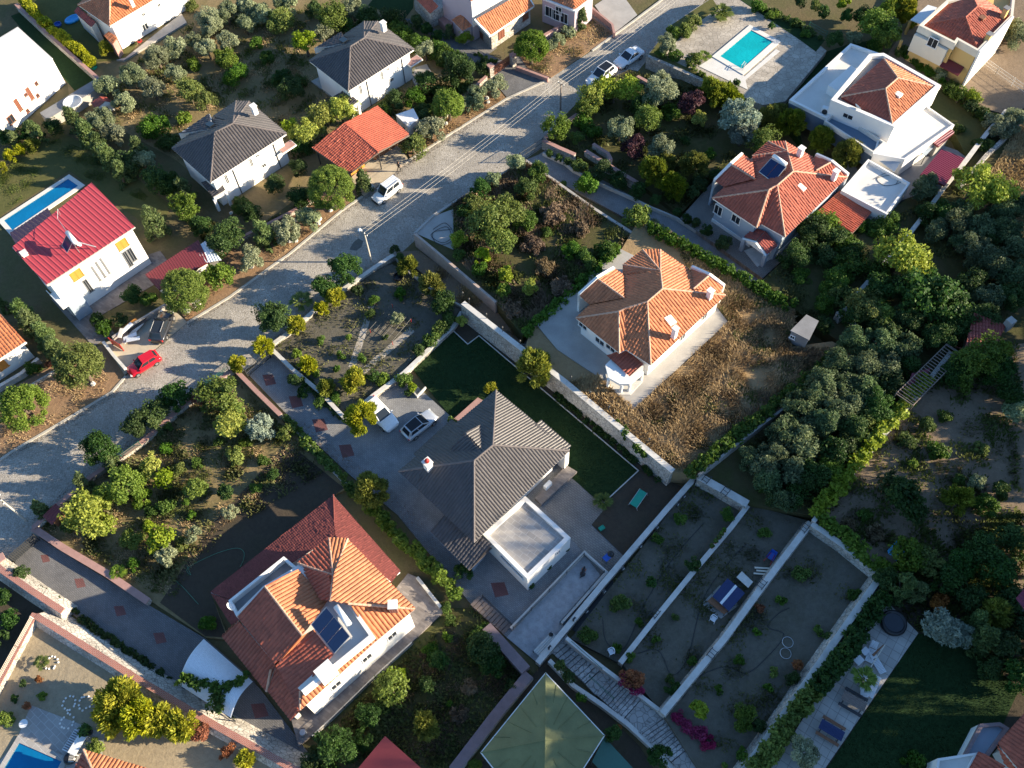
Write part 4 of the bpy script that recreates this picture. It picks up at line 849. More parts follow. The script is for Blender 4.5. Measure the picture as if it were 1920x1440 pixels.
def fence(label, pts, z0, h, mat='greenmetal', step=2.2, mesh_=True, name='fence', rails=3, group=None):
    path = [P(x, y, z0+h/2) for x, y in pts]; root = thing(name, label, 'fence', (*path[0][:2], z0), group); g = G()
    for a, b in zip(path[:-1], path[1:]):
        for i in range(rails):
            z = z0+h*(i+1)/rails-0.03; g.tube([*a[:2], z], [*b[:2], z], 0.022, n=5)
        if mesh_:
            L = np.linalg.norm(b[:2]-a[:2]); m = int(L/0.16)
            for i in range(m):
                q = a+(b-a)*i/m; g.tube([*q[:2], z0], [*q[:2], z0+h], 0.010, n=4, cap=False)
    g.obj('rails', M[mat], root)
    for a, b in zip(path[:-1], path[1:]):
        L = np.linalg.norm(b[:2]-a[:2]); m = max(1, int(L/step))
        for i in range(m+1):
            q = a+(b-a)*i/m; g = G(); g.tube([*q[:2], z0], [*q[:2], z0+h+0.08], 0.04, n=6); g.obj('post', M[mat], root)
    return root
fence('green mesh fence on the pinkish wall near the road corner', [(428, 692), (380, 724)], 0.95, 1.0)
fence('green mesh fence on the wall beside the big thuja hedge', [(262, 832), (228, 856)], 0.95, 1.0)
fence('black railing round the courtyard below the terrace wing', [(1050, 1168), (1133, 1073), (1095, 1040), (962, 1178)], 0.3, 0.9, 'dark', mesh_=False)
fence('dark hand rail beside the courtyard steps', [(905, 1118), (960, 1172)], 0.15, 0.9, 'dark', mesh_=False)
fence('dark rail along the first flight of stone steps', [(1072, 1205), (1128, 1255)], 0.8, 0.8, 'greenmetal', mesh_=False, rails=2)
fence('dark rail along the middle flight of stone steps', [(1105, 1268), (1150, 1310)], 0.8, 0.8, 'greenmetal', mesh_=False, rails=2)
fence('green rail below the lower left stone terrace', [(775, 1205), (690, 1283), (600, 1370)], 0.7, 0.5, 'dark', mesh_=False, rails=2)
fence('white balustrade fence beside the yellow house yard', [(1830, 105), (1870, 133), (1930, 175)], 2.0, 1.3, 'offwhite', step=2.0)
fence('cream balustrade on the left brick coped wall', [(60, 1158), (30, 1212), (-5, 1275)], 2.2, 0.7, 'cream', step=2.5)
fence('green net fence at the lawn corner by the shrubs', [(1845, 218), (1868, 232)], 1.3, 1.4)
fence('green net fence beside the pool terrace steps', [(1517, 48), (1550, 66)], 1.9, 1.2, step=1.5)
def gate(label, a, b, z0, h=1.5, mat='dark', n=7, frame='dark', slats=True):
    p, q = P(*a, z0+h/2), P(*b, z0+h/2); root = thing('gate', label, 'gate', ((p+q)/2)*np.array([1, 1, 0])+np.array([0, 0, z0])); L = np.linalg.norm(q[:2]-p[:2])
    g = G()
    for s in (0, 1):
        e = p+(q-p)*s; g.tube([*e[:2], z0], [*e[:2], z0+h+0.1], 0.07, n=8)
    for z in (0.15, h*0.55, h): g.tube([*p[:2], z0+z], [*q[:2], z0+z], 0.035, n=6)
    g.obj('gate_frame', M[frame], root); g = G(); rot = math.atan2(q[1]-p[1], q[0]-p[0])
    m = max(3, int(L/0.2)) if slats else n
    for i in range(1, m):
        e = p+(q-p)*i/m; g.box((*e[:2], z0+h*0.5), (0.03 if not slats else L/m*0.8, 0.03, h*0.9), rot)
    g.obj('gate_panel', M[mat], root); return root
gate('black barred driveway gate between the gold shrubs', (462, 700), (505, 664), 0.1, 1.5, 'dark', 16, slats=False)
gate('curved black gate at the far left driveway by the lamp post', (22, 1048), (68, 1008), 0.1, 1.6, 'dark')
gate('black sliding gate at the entrance of the cobbled lane', (975, 296), (1018, 268), 0.1, 1.6, 'dark', 18, slats=False)
gate('red brown wooden driveway gate at the stone house', (925, 134), (962, 108), 0.05, 1.6, 'brownwin', frame='brownwin')
gate('dark red gate panel standing beside the parking bay rubble', (208, 640), (228, 652), 0.05, 1.3, 'brownwin', frame='rust')
for lab, x, y in (('pale gate pillar with pink cap left of the wooden gate', 920, 132), ('stone gate pillar right of the wooden gate by the round tree', 962, 112), ('short pale gate pillar by the red brick wall at left edge', 8, 1052)):
    p = P(x, y, 1.0); g = G(); g.box((p[0], p[1], 0.9), (0.7, 0.7, 1.8), R(35)); o = g.obj('gate_pillar', M['stone']); tag(o, lab, 'pillar'); g = G(); g.box((p[0], p[1], 1.85), (0.85, 0.85, 0.12), R(35)); g.obj('coping', M['pinkcap'], o)
def steps(label, a0, a1, b0, b1, z0, z1, n, mat='stair', name='steps'):
    """n steps between edge a0-a1 (at z0) and edge b0-b1 (at z1)"""
    A0, A1, B0, B1 = P(*a0, z0), P(*a1, z0), P(*b0, z1), P(*b1, z1); g = G()
    for i in range(n):
        f0, f1 = i/n, (i+1)/n-0.14/n; zz = z0+(z1-z0)*(i+0.5)/n
        q = [A0+(B0-A0)*f0, A1+(B1-A1)*f0, A1+(B1-A1)*f1, A0+(B0-A0)*f1]
        g.prism([np.array([*v[:2], 0]) for v in q], 0.0 if min(z0, z1) < 0.5 else min(z0, z1)-0.4, zz)
    o = g.obj(name, M[mat]); return tag(o, label, 'steps')
steps('upper flight of rough stone steps beside the courtyard', (1033, 1222), (1062, 1198), (1098, 1282), (1128, 1255), 0.2, 0.6, 9)
steps('middle flight of rough stone steps with railings', (1118, 1302), (1146, 1272), (1170, 1348), (1202, 1312), 0.65, 1.0, 9)
steps('lowest flight of rough stone steps by the pink bougainvillea', (1196, 1372), (1240, 1342), (1260, 1428), (1305, 1392), 1.05, 1.4, 10)
sheet('stair_landing', [(1098, 1283), (1130, 1254), (1147, 1270), (1117, 1303)], 0.62, 'stair', 0.6)
sheet('stair_landing', [(1170, 1349), (1203, 1311), (1241, 1341), (1195, 1373)], 1.02, 'stair', 1.0)
sheet('stair_landing', [(1260, 1429), (1306, 1391), (1365, 1445), (1320, 1500)], 1.42, 'stair', 1.4)
steps('pale wooden steps from the yard to the courtyard', (882, 1133), (898, 1117), (945, 1190), (960, 1173), 0.85, 0.2, 11, 'woodgrey')
steps('concrete steps beside the unfinished house terrace', (978, 645), (995, 633), (1030, 675), (1060, 655), 0.5, 2.5, 11, 'conc')
# ------------------------------------------------------------------ houses
def house(name, label, foot, z0, cat='house'):
    c = sum(np.array(p) for p in foot)/len(foot); return thing(name, label, cat, (c[0], c[1], z0))
def pole(pl, pts): return [RP(x, y, pl) for x, y in pts]
def parapet(root, pts, z0, zf, zp, mat, wd=0.3, floor='conc', capm='white', name='parapet'):
    """flat roof: block from z0 to zf, floor, parapet up to zp (pts = outer parapet top corners)"""
    poly = ccw(PX(pts, zp)); inn = inset(poly, wd)
    g = G(); g.prism(inset(poly, 0.004), z0, zf-0.02); wo = g.obj('wall', M[mat], root)
    g = G(); g.ring(poly, inn, zf-0.08, zp); g.obj(name, M[capm], root)
    g = G(); g.add([[*p[:2], zf] for p in inset(poly, wd-0.02)], [list(range(len(poly)))]); g.obj('roof_floor', M[floor], root)
    return poly

# --- the middle house: dark hip roof, flat terrace wing
a, b, c, d = [P(*q, 4.5) for q in ((930, 732), (1067, 846), (889, 1017), (748, 884))]
r1, r2 = P(924, 835, 7.4), P(889, 864, 7.4)
root = house('grey_roof_house', 'big dark grey hip roofed house with flat terrace wing beside the lawn', [a, b, c, d], 0.12)
for f in ((a, b, r1), (b, c, r2, r1), (c, d, r2), (d, a, r1, r2)): tiles('roof', f, 'tile_grey', root, 0.28, 0.05)
ridge(root, [(a, r1), (b, r1), (c, r2), (d, r2), (r1, r2)], 'ridge_g')
soffit(root, [a, b, c, d], 4.5, 0.22); W1 = inset([a, b, c, d], 1.15); walls(root, W1, 0.12, 4.4, 'white')
for x, y in ((1052, 880), (1030, 905)): win_at(root, W1, x, y, 2.4, 1.3, 1.4)
m_, p_, q_, s_ = P(905, 846, 7.25), P(872, 812, 7.0), P(903, 797, 5.75), P(842, 848, 5.75)
tiles('dormer_roof', [m_, p_, q_], 'tile_grey', root, 0.3, 0.06); tiles('dormer_roof', [m_, s_, p_], 'tile_grey', root, 0.3, 0.06)
g = G(); g.add([p_-[0, 0, .05], q_-[0, 0, .05], s_-[0, 0, .05], m_-[0, 0, .9]], [[0, 2, 1], [0, 1, 3], [0, 3, 2], [1, 2, 3]]); g.obj('dormer_wall', M['white'], root)
chimney(root, 803, 874, 5.2, 6.9, 0.7, pot='rust')
tw = parapet(root, [(985, 930), (1070, 1008), (989, 1086), (905, 1002)], 0.12, 3.15, 3.45, 'white', 0.42, 'tiles')
win_at(root, tw, 960, 1062, 1.6, 3.2, 0.7); win_at(root, tw, 1046, 1035, 1.9, 0.5, 0.7)
lp = L3([(808, 997, 3.0), (880, 1070, 3.0), (923, 1021, 3.9), (836, 962, 3.9)]); tiles('side_roof', lp, 'tile_grey', root, 0.3, 0.06)
lw = [P(815, 998, 3.0), P(880, 1064, 3.0), P(915, 1020, 3.0), P(836, 965, 3.0)]; walls(root, inset(lw, 0.25), 0.12, 2.95, 'blue'); soffit(root, lp, 3.0, 0.18, 'tile_grey', 'side_eaves')
tiles('porch_roof', L3([(776, 852, 3.3), (848, 787, 3.3), (858, 795, 3.9), (786, 862, 3.9)]), 'tile_grey', root, 0.3, 0.06)
g = G(); g.prism(PX([(780, 852), (848, 791), (856, 797), (787, 860)], 3.2), 0.12, 3.2); g.obj('porch_wall', M['white'], root)
tiles('bay_roof', L3([(1014, 788, 4.3), (1071, 837, 4.3), (1063, 850, 4.6), (1003, 798, 4.6)]), 'tile_grey', root, 0.3, 0.06)
g = G(); g.prism(PX([(1012, 791), (1068, 838), (1060, 850), (1003, 799)], 4.2), 0.12, 4.2); g.obj('bay_wall', M['white'], root)
g = G(); g.prism(PX([(850, 786), (896, 745), (908, 752), (862, 795)], 0.8), 0.1, 0.8); g.obj('entrance_step', M['pinkcap'], root)
g = G(); g.prism(PX([(1062, 872), (1082, 884), (1015, 946), (1003, 934)], 0.6), 0.1, 0.6); g.obj('back_step', M['slate'], root)
g = G(); cc = P(1027, 910, 1.6); g.box(cc, (0.9, 0.4, 0.7), R(45)); g.obj('air_conditioner', M['plast_w'], root)

# --- villas with crossed hips (the unfinished one and the blue grey one)
def villa(label, q, z0, ze, zr, roofm, wallm, found=None):
    e = lambda n: P(*q[n], ze)
    B, Rr, L, K, T0, T1, T2, Q, Q2 = [e(n) for n in ('B', 'R', 'L', 'K', 'T0', 'T1', 'T2', 'Q', 'Q2')]
    A1, A2 = P(*q['A1'], zr), P(*q['A2'], zr)
    foot = [B, Rr, T2, T1, T0, K, L, Q, Q2]
    root = house('villa', label, foot, z0)
    pn = plane(L, K, A2); A3, V, Hh = RP(*q['A3'], pn), RP(*q['V'], pn), None
    pe = plane(Rr, T2, A1); Hh = RP(*q['H'], pe)
    fs = [(B, Rr, A1, A2), (Rr, T2, Hh, A1), (T1, T2, Hh), (T1, T0, Hh), (T0, K, Hh), (L, K, Hh, A1, A2, A3), (L, Q, A3), (Q, Q2, V, A3), (Q2, B, A2, V)]
    for f in fs: tiles('roof', f, roofm, root, 0.32, 0.06)
    ridge(root, [(B, A2), (Rr, A1), (A1, A2), (T2, Hh), (Hh, A1), (T1, Hh), (T0, Hh), (L, A3), (A3, V), (V, A2), (Q, A3)], 'ridge_l')
    soffit(root, foot, ze, 0.2); W_ = inset(foot, 0.45); walls(root, W_, z0, ze-0.1, wallm)
    if found: walls(root, inset(foot, 0.35), z0-0.6, z0+0.5, found, 'plinth')
    for nm in ('g1', 'g2'):                             # gabled cross roofs with a white parapet
        if nm not in q: continue
        f0, bk, l0, lb, r0, rb = q[nm]                  # ridge front, ridge back, left eave front/back, right eave front/back
        F0, BK = P(*f0, ze+1.25), P(*bk, ze+1.35); l0, lb, r0, rb = P(*l0, ze+0.1), P(*lb, ze+0.15), P(*r0, ze+0.1), P(*rb, ze+0.15)
        tiles('gable_roof', [l0, lb, BK, F0], roofm, root, 0.32, 0.06); tiles('gable_roof', [r0, rb, BK, F0], roofm, root, 0.32, 0.06); ridge(root, [(F0, BK)], 'ridge_l', name='gable_ridge')
        dr = (F0-BK); dr[2] = 0; dr /= np.linalg.norm(dr)
        g = G(); mm = (l0+r0)/2
        for s0, s1 in ((l0, F0), (F0, r0)):
            up = np.array([0, 0, 0.32]); g.add([s0+up, s1+up, s1+dr*0.3+up, s0+dr*0.3+up, s0-[0, 0, 1.2], s1-[0, 0, 1.2], s1+dr*0.3-[0, 0, 1.2], s0+dr*0.3-[0, 0, 1.2]], [[0, 1, 2, 3], [0, 4, 5, 1], [1, 5, 6, 2], [2, 6, 7, 3], [3, 7, 4, 0], [4, 7, 6, 5]])
        g.obj('gable', M['white'], root)
        g = G(); g.prism([l0, r0, r0+dr*0.28, l0+dr*0.28], z0, ze); g.obj('gable_wall', M[wallm], root)
    return root, W_, dict(B=B, R=Rr, A1=A1, A2=A2, A3=A3, V=V, L=L, Q=Q, pn=pn, ps=plane(B, Rr, A2), psw=plane(Q2, B, A2))
q = dict(B=(1220, 685), R=(1360, 554), L=(1080, 597), K=(1168, 517), T0=(1168, 497), T1=(1205, 469), T2=(1238, 469), Q=(1161, 662), Q2=(1174, 656), A1=(1242, 542), A2=(1213.5, 566.5), A3=(1160, 585), V=(1172, 579), H=(1238, 508),
         g1=((1121, 524), (1170, 559), (1087, 555), (1104, 571), (1153, 505), (1169, 516)), g2=((1328, 518), (1300, 542), (1295, 503), (1293, 530), (1356, 539), (1347, 548)))
root, W_, k_ = villa('unfinished white villa with new orange tiled crossed hip roof on dry lot', q, 2.65, 5.6, 8.1, 'tile_or', 'white')
chimney(root, 1331, 552, 6.1, 7.4, 0.55); chimney(root, 1265, 624, 6.2, 7.8, 0.5)
hp = pole(k_['ps'], [(1245, 598), (1257, 592), (1269, 606), (1257, 613)]); g = G(); g.slabpoly([p+[0, 0, .22] for p in hp], 0.25); g.obj('roof_hatch', M['white'], root)
pr = L3([(1137, 667, 4.6), (1173, 655, 5.0), (1207, 683, 5.0), (1181, 707, 4.6)]); tiles('porch_roof', pr, 'tile_red', root, 0.32, 0.06)
g = G(); ph = PX([(1135, 684), (1141, 708), (1162, 720), (1181, 720), (1205, 700), (1207, 684), (1160, 660)], 4.5); g.prism(ph, 4.15, 4.52); g.obj('porch_slab', M['white'], root)
g = G(); g.prism(PX([(1135, 700), (1140, 722), (1160, 740), (1182, 740), (1205, 715), (1207, 700), (1160, 675)], 2.75), 2.6, 2.76); g.obj('porch_floor', M['cap'], root)
for x, y in ((1141, 712), (1166, 722), (1181, 720), (1204, 699)):
    p = P(x, y, 4.1); g = G(); g.tube([p[0], p[1], 2.7], [p[0], p[1], 4.2], 0.17, n=10); g.obj('column', M['white'], root)
for x, y, w_, h_ in ((1090, 605, 1.2, 1.4), (1125, 640, 1.3, 0.9), (1145, 652, 1.3, .9), (1270, 670, 0.9, 1.6), (1310, 632, 0.9, 1.6)): win_at(root, W_, x, y, 4.2, w_, h_)
q = dict(B=(1471.7, 445), R=(1588, 333), L=(1336, 372), K=(1411, 305), T0=(1410, 293), T1=(1440, 266), T2=(1472, 266), Q=(1418, 427), Q2=(1427, 420), A1=(1486.7, 322), A2=(1457, 348), A3=(1441, 357), V=(1447, 353), H=(1476, 284),
         g1=((1371.7, 310), (1415, 336), (1341, 341), (1357, 351), (1393, 291), (1411, 303)), g2=((1557, 305), (1530, 320), (1528, 292), (1524, 310), (1588, 330), (1570, 338)))
root, W_, k_ = villa('blue grey villa with red tiled crossed hip roof and solar panels', q, 0.9, 5.0, 7.5, 'tile_red', 'blue', 'white')
chimney(root, 1501, 285, 6.0, 7.2, 0.6); chimney(root, 1565, 329, 5.6, 7.0, 0.55)
hp = pole(k_['ps'], [(1495, 350), (1500, 345), (1512, 355), (1506, 361)]); g = G(); g.slabpoly([p+[0, 0, .2] for p in hp], 0.22); g.obj('skylight', M['white'], root)
solar(root, L3([(1423, 322, 6.8), (1450, 342, 6.8), (1474, 313, 7.9), (1446, 297, 7.9)]), (P(1450, 292, 7.9), P(1474, 309, 7.9)), npan=2)
for x, y, w_, h_ in ((1347, 394, 1.1, 1.5), (1380, 411, 1.2, 1.2), (1500, 440, 0.8, 1.0)): win_at(root, W_, x, y, 2.9, w_, h_)
pz = 3.2; F0, BK = P(1419, 452, pz+0.8), P(1434, 434, pz+0.8); l0, lb, r0, rb = P(1394, 445, pz), P(1415, 429, pz), P(1438, 477, pz), P(1458, 461, pz)
tiles('porch_roof', [l0, lb, BK, F0], 'tile_deep', root, 0.3, .05); tiles('porch_roof', [r0, rb, BK, F0], 'tile_deep', root, 0.3, .05)
g = G(); g.add([l0, F0, r0, l0-[0, 0, .4], r0-[0, 0, .4], F0-[0, 0, .35]], [[0, 3, 4, 2, 1], [0, 1, 5, 3], [1, 2, 4, 5]]); dd = (F0-BK)*0.05; g.add([l0+dd, F0+dd+[0, 0, .05], F0+dd*4+[0, 0, .05], l0+dd*4, l0-[0, 0, .22], F0-[0, 0, .2]], [[0, 1, 2, 3], [0, 4, 5, 1], [3, 2, 5, 4]]); g.add([r0+dd, F0+dd+[0, 0, .05], F0+dd*4+[0, 0, .05], r0+dd*4, r0-[0, 0, .22], F0-[0, 0, .2]], [[3, 2, 1, 0], [1, 5, 4, 0], [4, 5, 2, 3]]); g.obj('porch_gable', M['white'], root)
for p in (l0, r0, lb, rb):
    g = G(); v = p*0.92+(F0+BK)/2*0.08; g.box((v[0], v[1], (0.9+pz)/2), (0.45, 0.45, pz-0.9), R(40)); g.obj('porch_pillar', M['blue'], root)
g = G(); g.prism(PX([(1395, 470), (1420, 500), (1452, 482), (1435, 455)], 0.95), 0.8, 0.96); g.obj('porch_floor', M['cap'], root)

# --- grey roofed white twins at the upper left
def twin(label, q, ze, zr, z0=0.05):
    B, Rr, L, N1, N2 = [P(*q[n], ze) for n in ('B', 'R', 'L', 'N1', 'N2')]; A1, A2 = P(*q['A1'], zr), P(*q['A2'], zr)
    foot = [B, Rr, N2, N1, L]; root = house('twin_house', label, foot, z0)
    N0 = P(*q['N0'], ze)
    for f in ((B, Rr, A1, A2), (Rr, N2, A1), (N2, N1, A1), (N1, N0, A1), (L, N0, A1, A2), (L, B, A2)): tiles('roof', f, 'tile_grey', root, 0.34, 0.065)
    ridge(root, [(B, A2), (Rr, A1), (A1, A2), (N2, A1), (N1, A1), (L, A2)], 'ridge_g')
    soffit(root, foot, ze, 0.2); W_ = inset(foot, 0.55); walls(root, W_, z0, ze-0.1, 'white')
    m_, p_, l_, r_ = P(*q['d'][0], zr-0.15), P(*q['d'][1], ze+1.0), P(*q['d'][2], ze+0.12), P(*q['d'][3], ze+0.7)
    tiles('dormer_roof', [l_, p_, r_, m_], 'tile_grey', root, 0.34, 0.06)
    g = G(); g.add([l_-[0, 0, .05], p_-[0, 0, .05], r_-[0, 0, .05], m_-[0, 0, .1], l_-[0, 0, 1], p_-[0, 0, 1.6], r_-[0, 0, 1.4]], [[0, 4, 5, 1], [1, 5, 6, 2], [0, 1, 2, 3]]); g.obj('dormer_wall', M['white'], root)
    dp = plane(l_, p_, m_); sk = [RP(q['s'][0]+i_, q['s'][1]+j_, dp)+[0, 0, .22] for i_, j_ in ((-10, 1), (-1, 6), (8, 0), (-1, -5))]; g = G(); g.slabpoly(sk, 0.15); g.obj('skylight', M['glass'], root)
    chimney(root, *q['c'], zr-0.9, zr+0.35, 0.6)
    pr = [P(*v) for v in q['p']]; tiles('porch_roof', pr, 'tile_grey', root, 0.34, 0.06)
    g = G(); pe = [np.array([*v[:2], 0]) for v in pr]; g.prism(inset(pe, 0.1), pr[0][2]-0.55, pr[0][2]-0.08); g.obj('porch_beam', M['white'], root)
    for v in (pr[2], pr[3]):
        g = G(); v2 = v*0.93+(pr[0]+pr[1])/2*0.07; g.box((v2[0], v2[1], (z0+v[2]-0.5)/2), (0.35, 0.35, v[2]-0.5-z0), R(40)); g.obj('column', M['white'], root)
    e = max(range(len(W_)), key=lambda i: -(ccw(W_)[i][1]+ccw(W_)[(i+1) % len(W_)][1])); 
    wp = ccw(W_); e = edge_near(W_, *q['se'], ze-2)
    window(root, W_, e, 0.16, ze-1.4, 0.42, 1.5); window(root, W_, e, 0.52, ze-1.3, 0.38, 1.4); window(root, W_, e, 0.66, ze-2.9, 0.6, 0.6); window(root, W_, e, 0.62, ze-0.9, 0.5, 0.4)
    a_, b_ = wp[e], wp[(e+1) % len(wp)]; dr = (b_-a_)[:2]/np.linalg.norm((b_-a_)[:2]); nn = np.array([dr[1], -dr[0]])
    for t in (0.27, 0.86):
        v = a_[:2]+(b_-a_)[:2]*t+nn*0.06; g = G(); g.tube([*v, z0], [*v, ze-0.3], 0.06, n=6); g.obj('drainpipe', M['dark'], root)
    v = P(*q['b'], ze*0.56); g = G(); g.box((v[0], v[1], ze*0.56), (2.2, 1.3, 0.16), math.atan2(dr[1], dr[0])); bo = g.obj('balcony', M['white'], root); g = G(); g.box((v[0], v[1], ze*0.56+0.12), (2.0, 1.1, 0.08), math.atan2(dr[1], dr[0])); g.obj('balcony_floor', M['pinkcap'], bo)
    return root, W_
twin('white house with dark grey hip roof nearer the red carport, left of it', dict(B=(395, 343), R=(538, 251), L=(323, 279), N1=(443, 190), N2=(467, 191), N0=(398, 220), A1=(437, 232), A2=(403, 249), d=((424, 237), (393, 213), (335, 250), (402, 249)), s=(395, 234), c=(477, 206), p=[(378, 343, 2.6), (408, 330, 3.0), (423, 356, 3.0), (400, 371, 2.6)], se=(480, 330), b=(538, 276)), 5.0, 7.4)
twin('white house with dark grey hip roof above the red carport', dict(B=(653, 172), R=(777, 93), L=(580, 115), N1=(683, 41), N2=(708, 41), N0=(640, 70), A1=(683, 72), A2=(657, 88), d=((672, 76), (640, 60), (589, 90), (655, 88)), s=(645, 76), c=(719, 50), p=[(625, 182, 2.8), (648, 168, 3.2), (672, 190, 3.2), (658, 202, 2.8)], se=(720, 155), b=(776, 115)), 4.9, 7.2)
g = G(); g.prism(PX([(583, 152), (603, 142), (643, 178), (628, 186)], 0.25), 0.0, 0.25); o = g.obj('terrace_slab', M['conc']); o['kind'] = 'structure'
g = G(); g.prism(PX([(765, 130), (800, 120), (815, 145), (780, 165)], 0.2), 0.0, 0.2); o = g.obj('terrace_slab', M['conc']); o['kind'] = 'structure'

# --- carport with bright red gable roof
rl, rr = P(646, 231, 4.0), P(709.5, 286, 4.0); ll, lr = P(585, 277, 3.0), P(655, 326, 3.0); Rl, R_ = P(708, 199, 3.0), P(768, 253, 3.0)
root = house('carport', 'carport with bright red gable roof beside the white van', [ll, lr, R_, Rl], 0.06, 'carport')
tiles('roof', [ll, lr, rr, rl], 'tile_carp', root, 0.30, 0.05); tiles('roof', [Rl, R_, rr, rl], 'tile_carp', root, 0.30, 0.05); ridge(root, [(rl, rr)], 'tile_carp', 0.09)
g = G(); g.slabpoly([p-[0, 0, .1] for p in (ll, lr, rr, rl)], 0.08); g.slabpoly([p-[0, 0, .1] for p in (Rl, R_, rr, rl)], 0.08); g.obj('roof_boards', M['woodgrey'], root)
cpoly = inset([ll, lr, R_, Rl], 0.35)
for p in cpoly+[(cpoly[i]+cpoly[(i+1) % 4])/2 for i in range(4)]:
    g = G(); g.tube([p[0], p[1], 0.05], [p[0], p[1], 2.95], 0.08, n=8); g.obj('post', M['dark'], root)
A_, B_ = P(657, 326, 1.0), P(768, 254, 1.0); dv = (B_-A_)/np.linalg.norm(B_-A_); dn = np.array([-dv[1], dv[0], 0])
for f0, f1 in ((0.03, 0.13), (0.14, 0.26), (0.42, 0.53), (0.54, 0.70), (0.71, 0.84), (0.85, 0.97)):
    c = A_+(B_-A_)*(f0+f1)/2+dn*0.5; L = np.linalg.norm(B_-A_)*(f1-f0); g = G(); g.box((c[0], c[1], 0.6), (L, 0.05, 1.0), math.atan2(dv[1], dv[0])); o = g.obj('gate_leaf', M['shutter' if f0 < .3 else 'wood'], root)
g = G(); c = A_+(B_-A_)*0.5+dn*0.5; g.box((c[0], c[1], 1.9), (np.linalg.norm(B_-A_)*0.94, 0.04, 0.9), math.atan2(dv[1], dv[0])); g.obj('lattice', M['dark'], root)
g = G(); g.prism(PX([(742, 215), (775, 203), (785, 222), (765, 238)], 2.2), 0.05, 2.2); o = g.obj('side_shed', M['white']); tag(o, 'small white flat shed with satellite dish behind the red carport', 'shed'); dish(o, P(763, 232, 2.2), 0.55)

# --- red sheet metal roof house at the left
e0, e1, t0, t1 = P(88, 535, 6.8), P(253, 425, 6.8), P(22, 463, 7.9), P(172, 343, 7.9)
foot = [e0, e1, t1, t0]
root = house('metal_roof_house', 'white house with red ribbed sheet metal roof and orange shutters', foot, 0.06)
tiles('roof', [e0, e1, t1, t0], 'metal_red', root, 0.55, 0.05, 30, 0.0)
g = G(); g.slabpoly([p-[0, 0, .1] for p in (e0, e1, t1, t0)], .12); g.obj('roof_edge', M['cap'], root)
W_ = inset([np.array([*p[:2], 6.6]) for p in foot], 0.35)
pr_ = plane(e0, e1, t1); wv = ccw(W_); top = [np.array([p[0], p[1], (pr_[1]-pr_[0][0]*p[0]-pr_[0][1]*p[1])/pr_[0][2]-.14]) for p in wv]
g = G(); g.add([[*p[:2], .06] for p in wv]+top, [[i, (i+1) % 4, 4+(i+1) % 4, 4+i] for i in range(4)]+[[4, 5, 6, 7]]); g.obj('wall', M['white'], root)
q4 = L3([(18, 437, 4.6), (32, 462, 5.2), (100, 408, 5.2), (90, 391, 4.6)]); tiles('porch_roof', q4, 'metal_pu', root, .5, .05, 30, 0); g = G(); g.slabpoly([p-[0, 0, .12] for p in q4], .1); g.obj('porch_edge', M['metal_dk'], root)
for p in (q4[0], q4[3]): g = G(); v = p*.95+(q4[1]+q4[2])/2*.05; g.tube([v[0], v[1], .05], [v[0], v[1], 4.6], .1, n=8); g.obj('porch_post', M['white'], root)
e = edge_near(W_, 200, 510, 4); 
for t, zc in ((0.27, 5.3), (0.83, 5.3)): window(root, W_, e, t, zc, 1.3, 1.3, pane='shutter', frame='shutter', name='shuttered_window')
for t, zc, w_, h_ in ((0.44, 3.8, 0.14, 2.6), (0.5, 3.9, 0.16, 2.8), (0.56, 4.0, 0.14, 2.8), (0.30, 2.9, 0.5, 2.2), (0.86, 3.1, 0.6, 2.2), (0.80, 2.9, 0.5, 2.6)): window(root, W_, e, t, zc, w_, h_, frame='concd', name='slit_window')
wp = ccw(W_); a_, b_ = wp[e], wp[(e+1) % 4]; dr = (b_-a_)/np.linalg.norm((b_-a_)[:2]); dr[2] = 0; nn = np.array([dr[1], -dr[0], 0])
g = G(); bq = [a_+dr*0.1+nn*0.0, a_+dr*2.2, a_+dr*2.2+nn*1.3, a_+dr*-0.6+nn*1.3, a_-dr*0.6-nn*1.6, a_+dr*0.1-nn*1.6]
g.prism(bq, 3.3, 3.5); bo = g.obj('balcony', M['white'], root); g = G(); g.path([np.array([*v[:2], 4.3]) for v in bq[1:5]], 0.04); g.obj('balcony_rail', M['frame'], bo)
g = G(); g.prism([a_+dr*0.1, a_+dr*2.0, a_+dr*2.0+nn*1.0, a_+dr*0.1+nn*1.0], 0.06, 3.28); g.obj('bay', M['blue'], root)
chimney(root, 48, 479, 7.0, 7.9, 0.6, cap='offwhite')
solar(root, L3([(116, 460, 8.0), (126, 474, 8.0), (136, 454, 9.4), (125, 439, 9.4)]), (P(126, 436, 9.4), P(142, 456, 9.4)), legs=1.8, npan=1)
dish(root, P(150, 462, 7.2), 0.45); g = G(); g.path(L3([(113, 402, 7.9), (108, 392, 9.4)]), 0.04); g.path(L3([(108, 392, 9.4), (108, 410, 9.0), (125, 434, 9.2)]), 0.03); g.path(L3([(143, 453, 8.6), (180, 463, 7.3)]), 0.06); g.obj('antenna_mast', M['steel'], root)
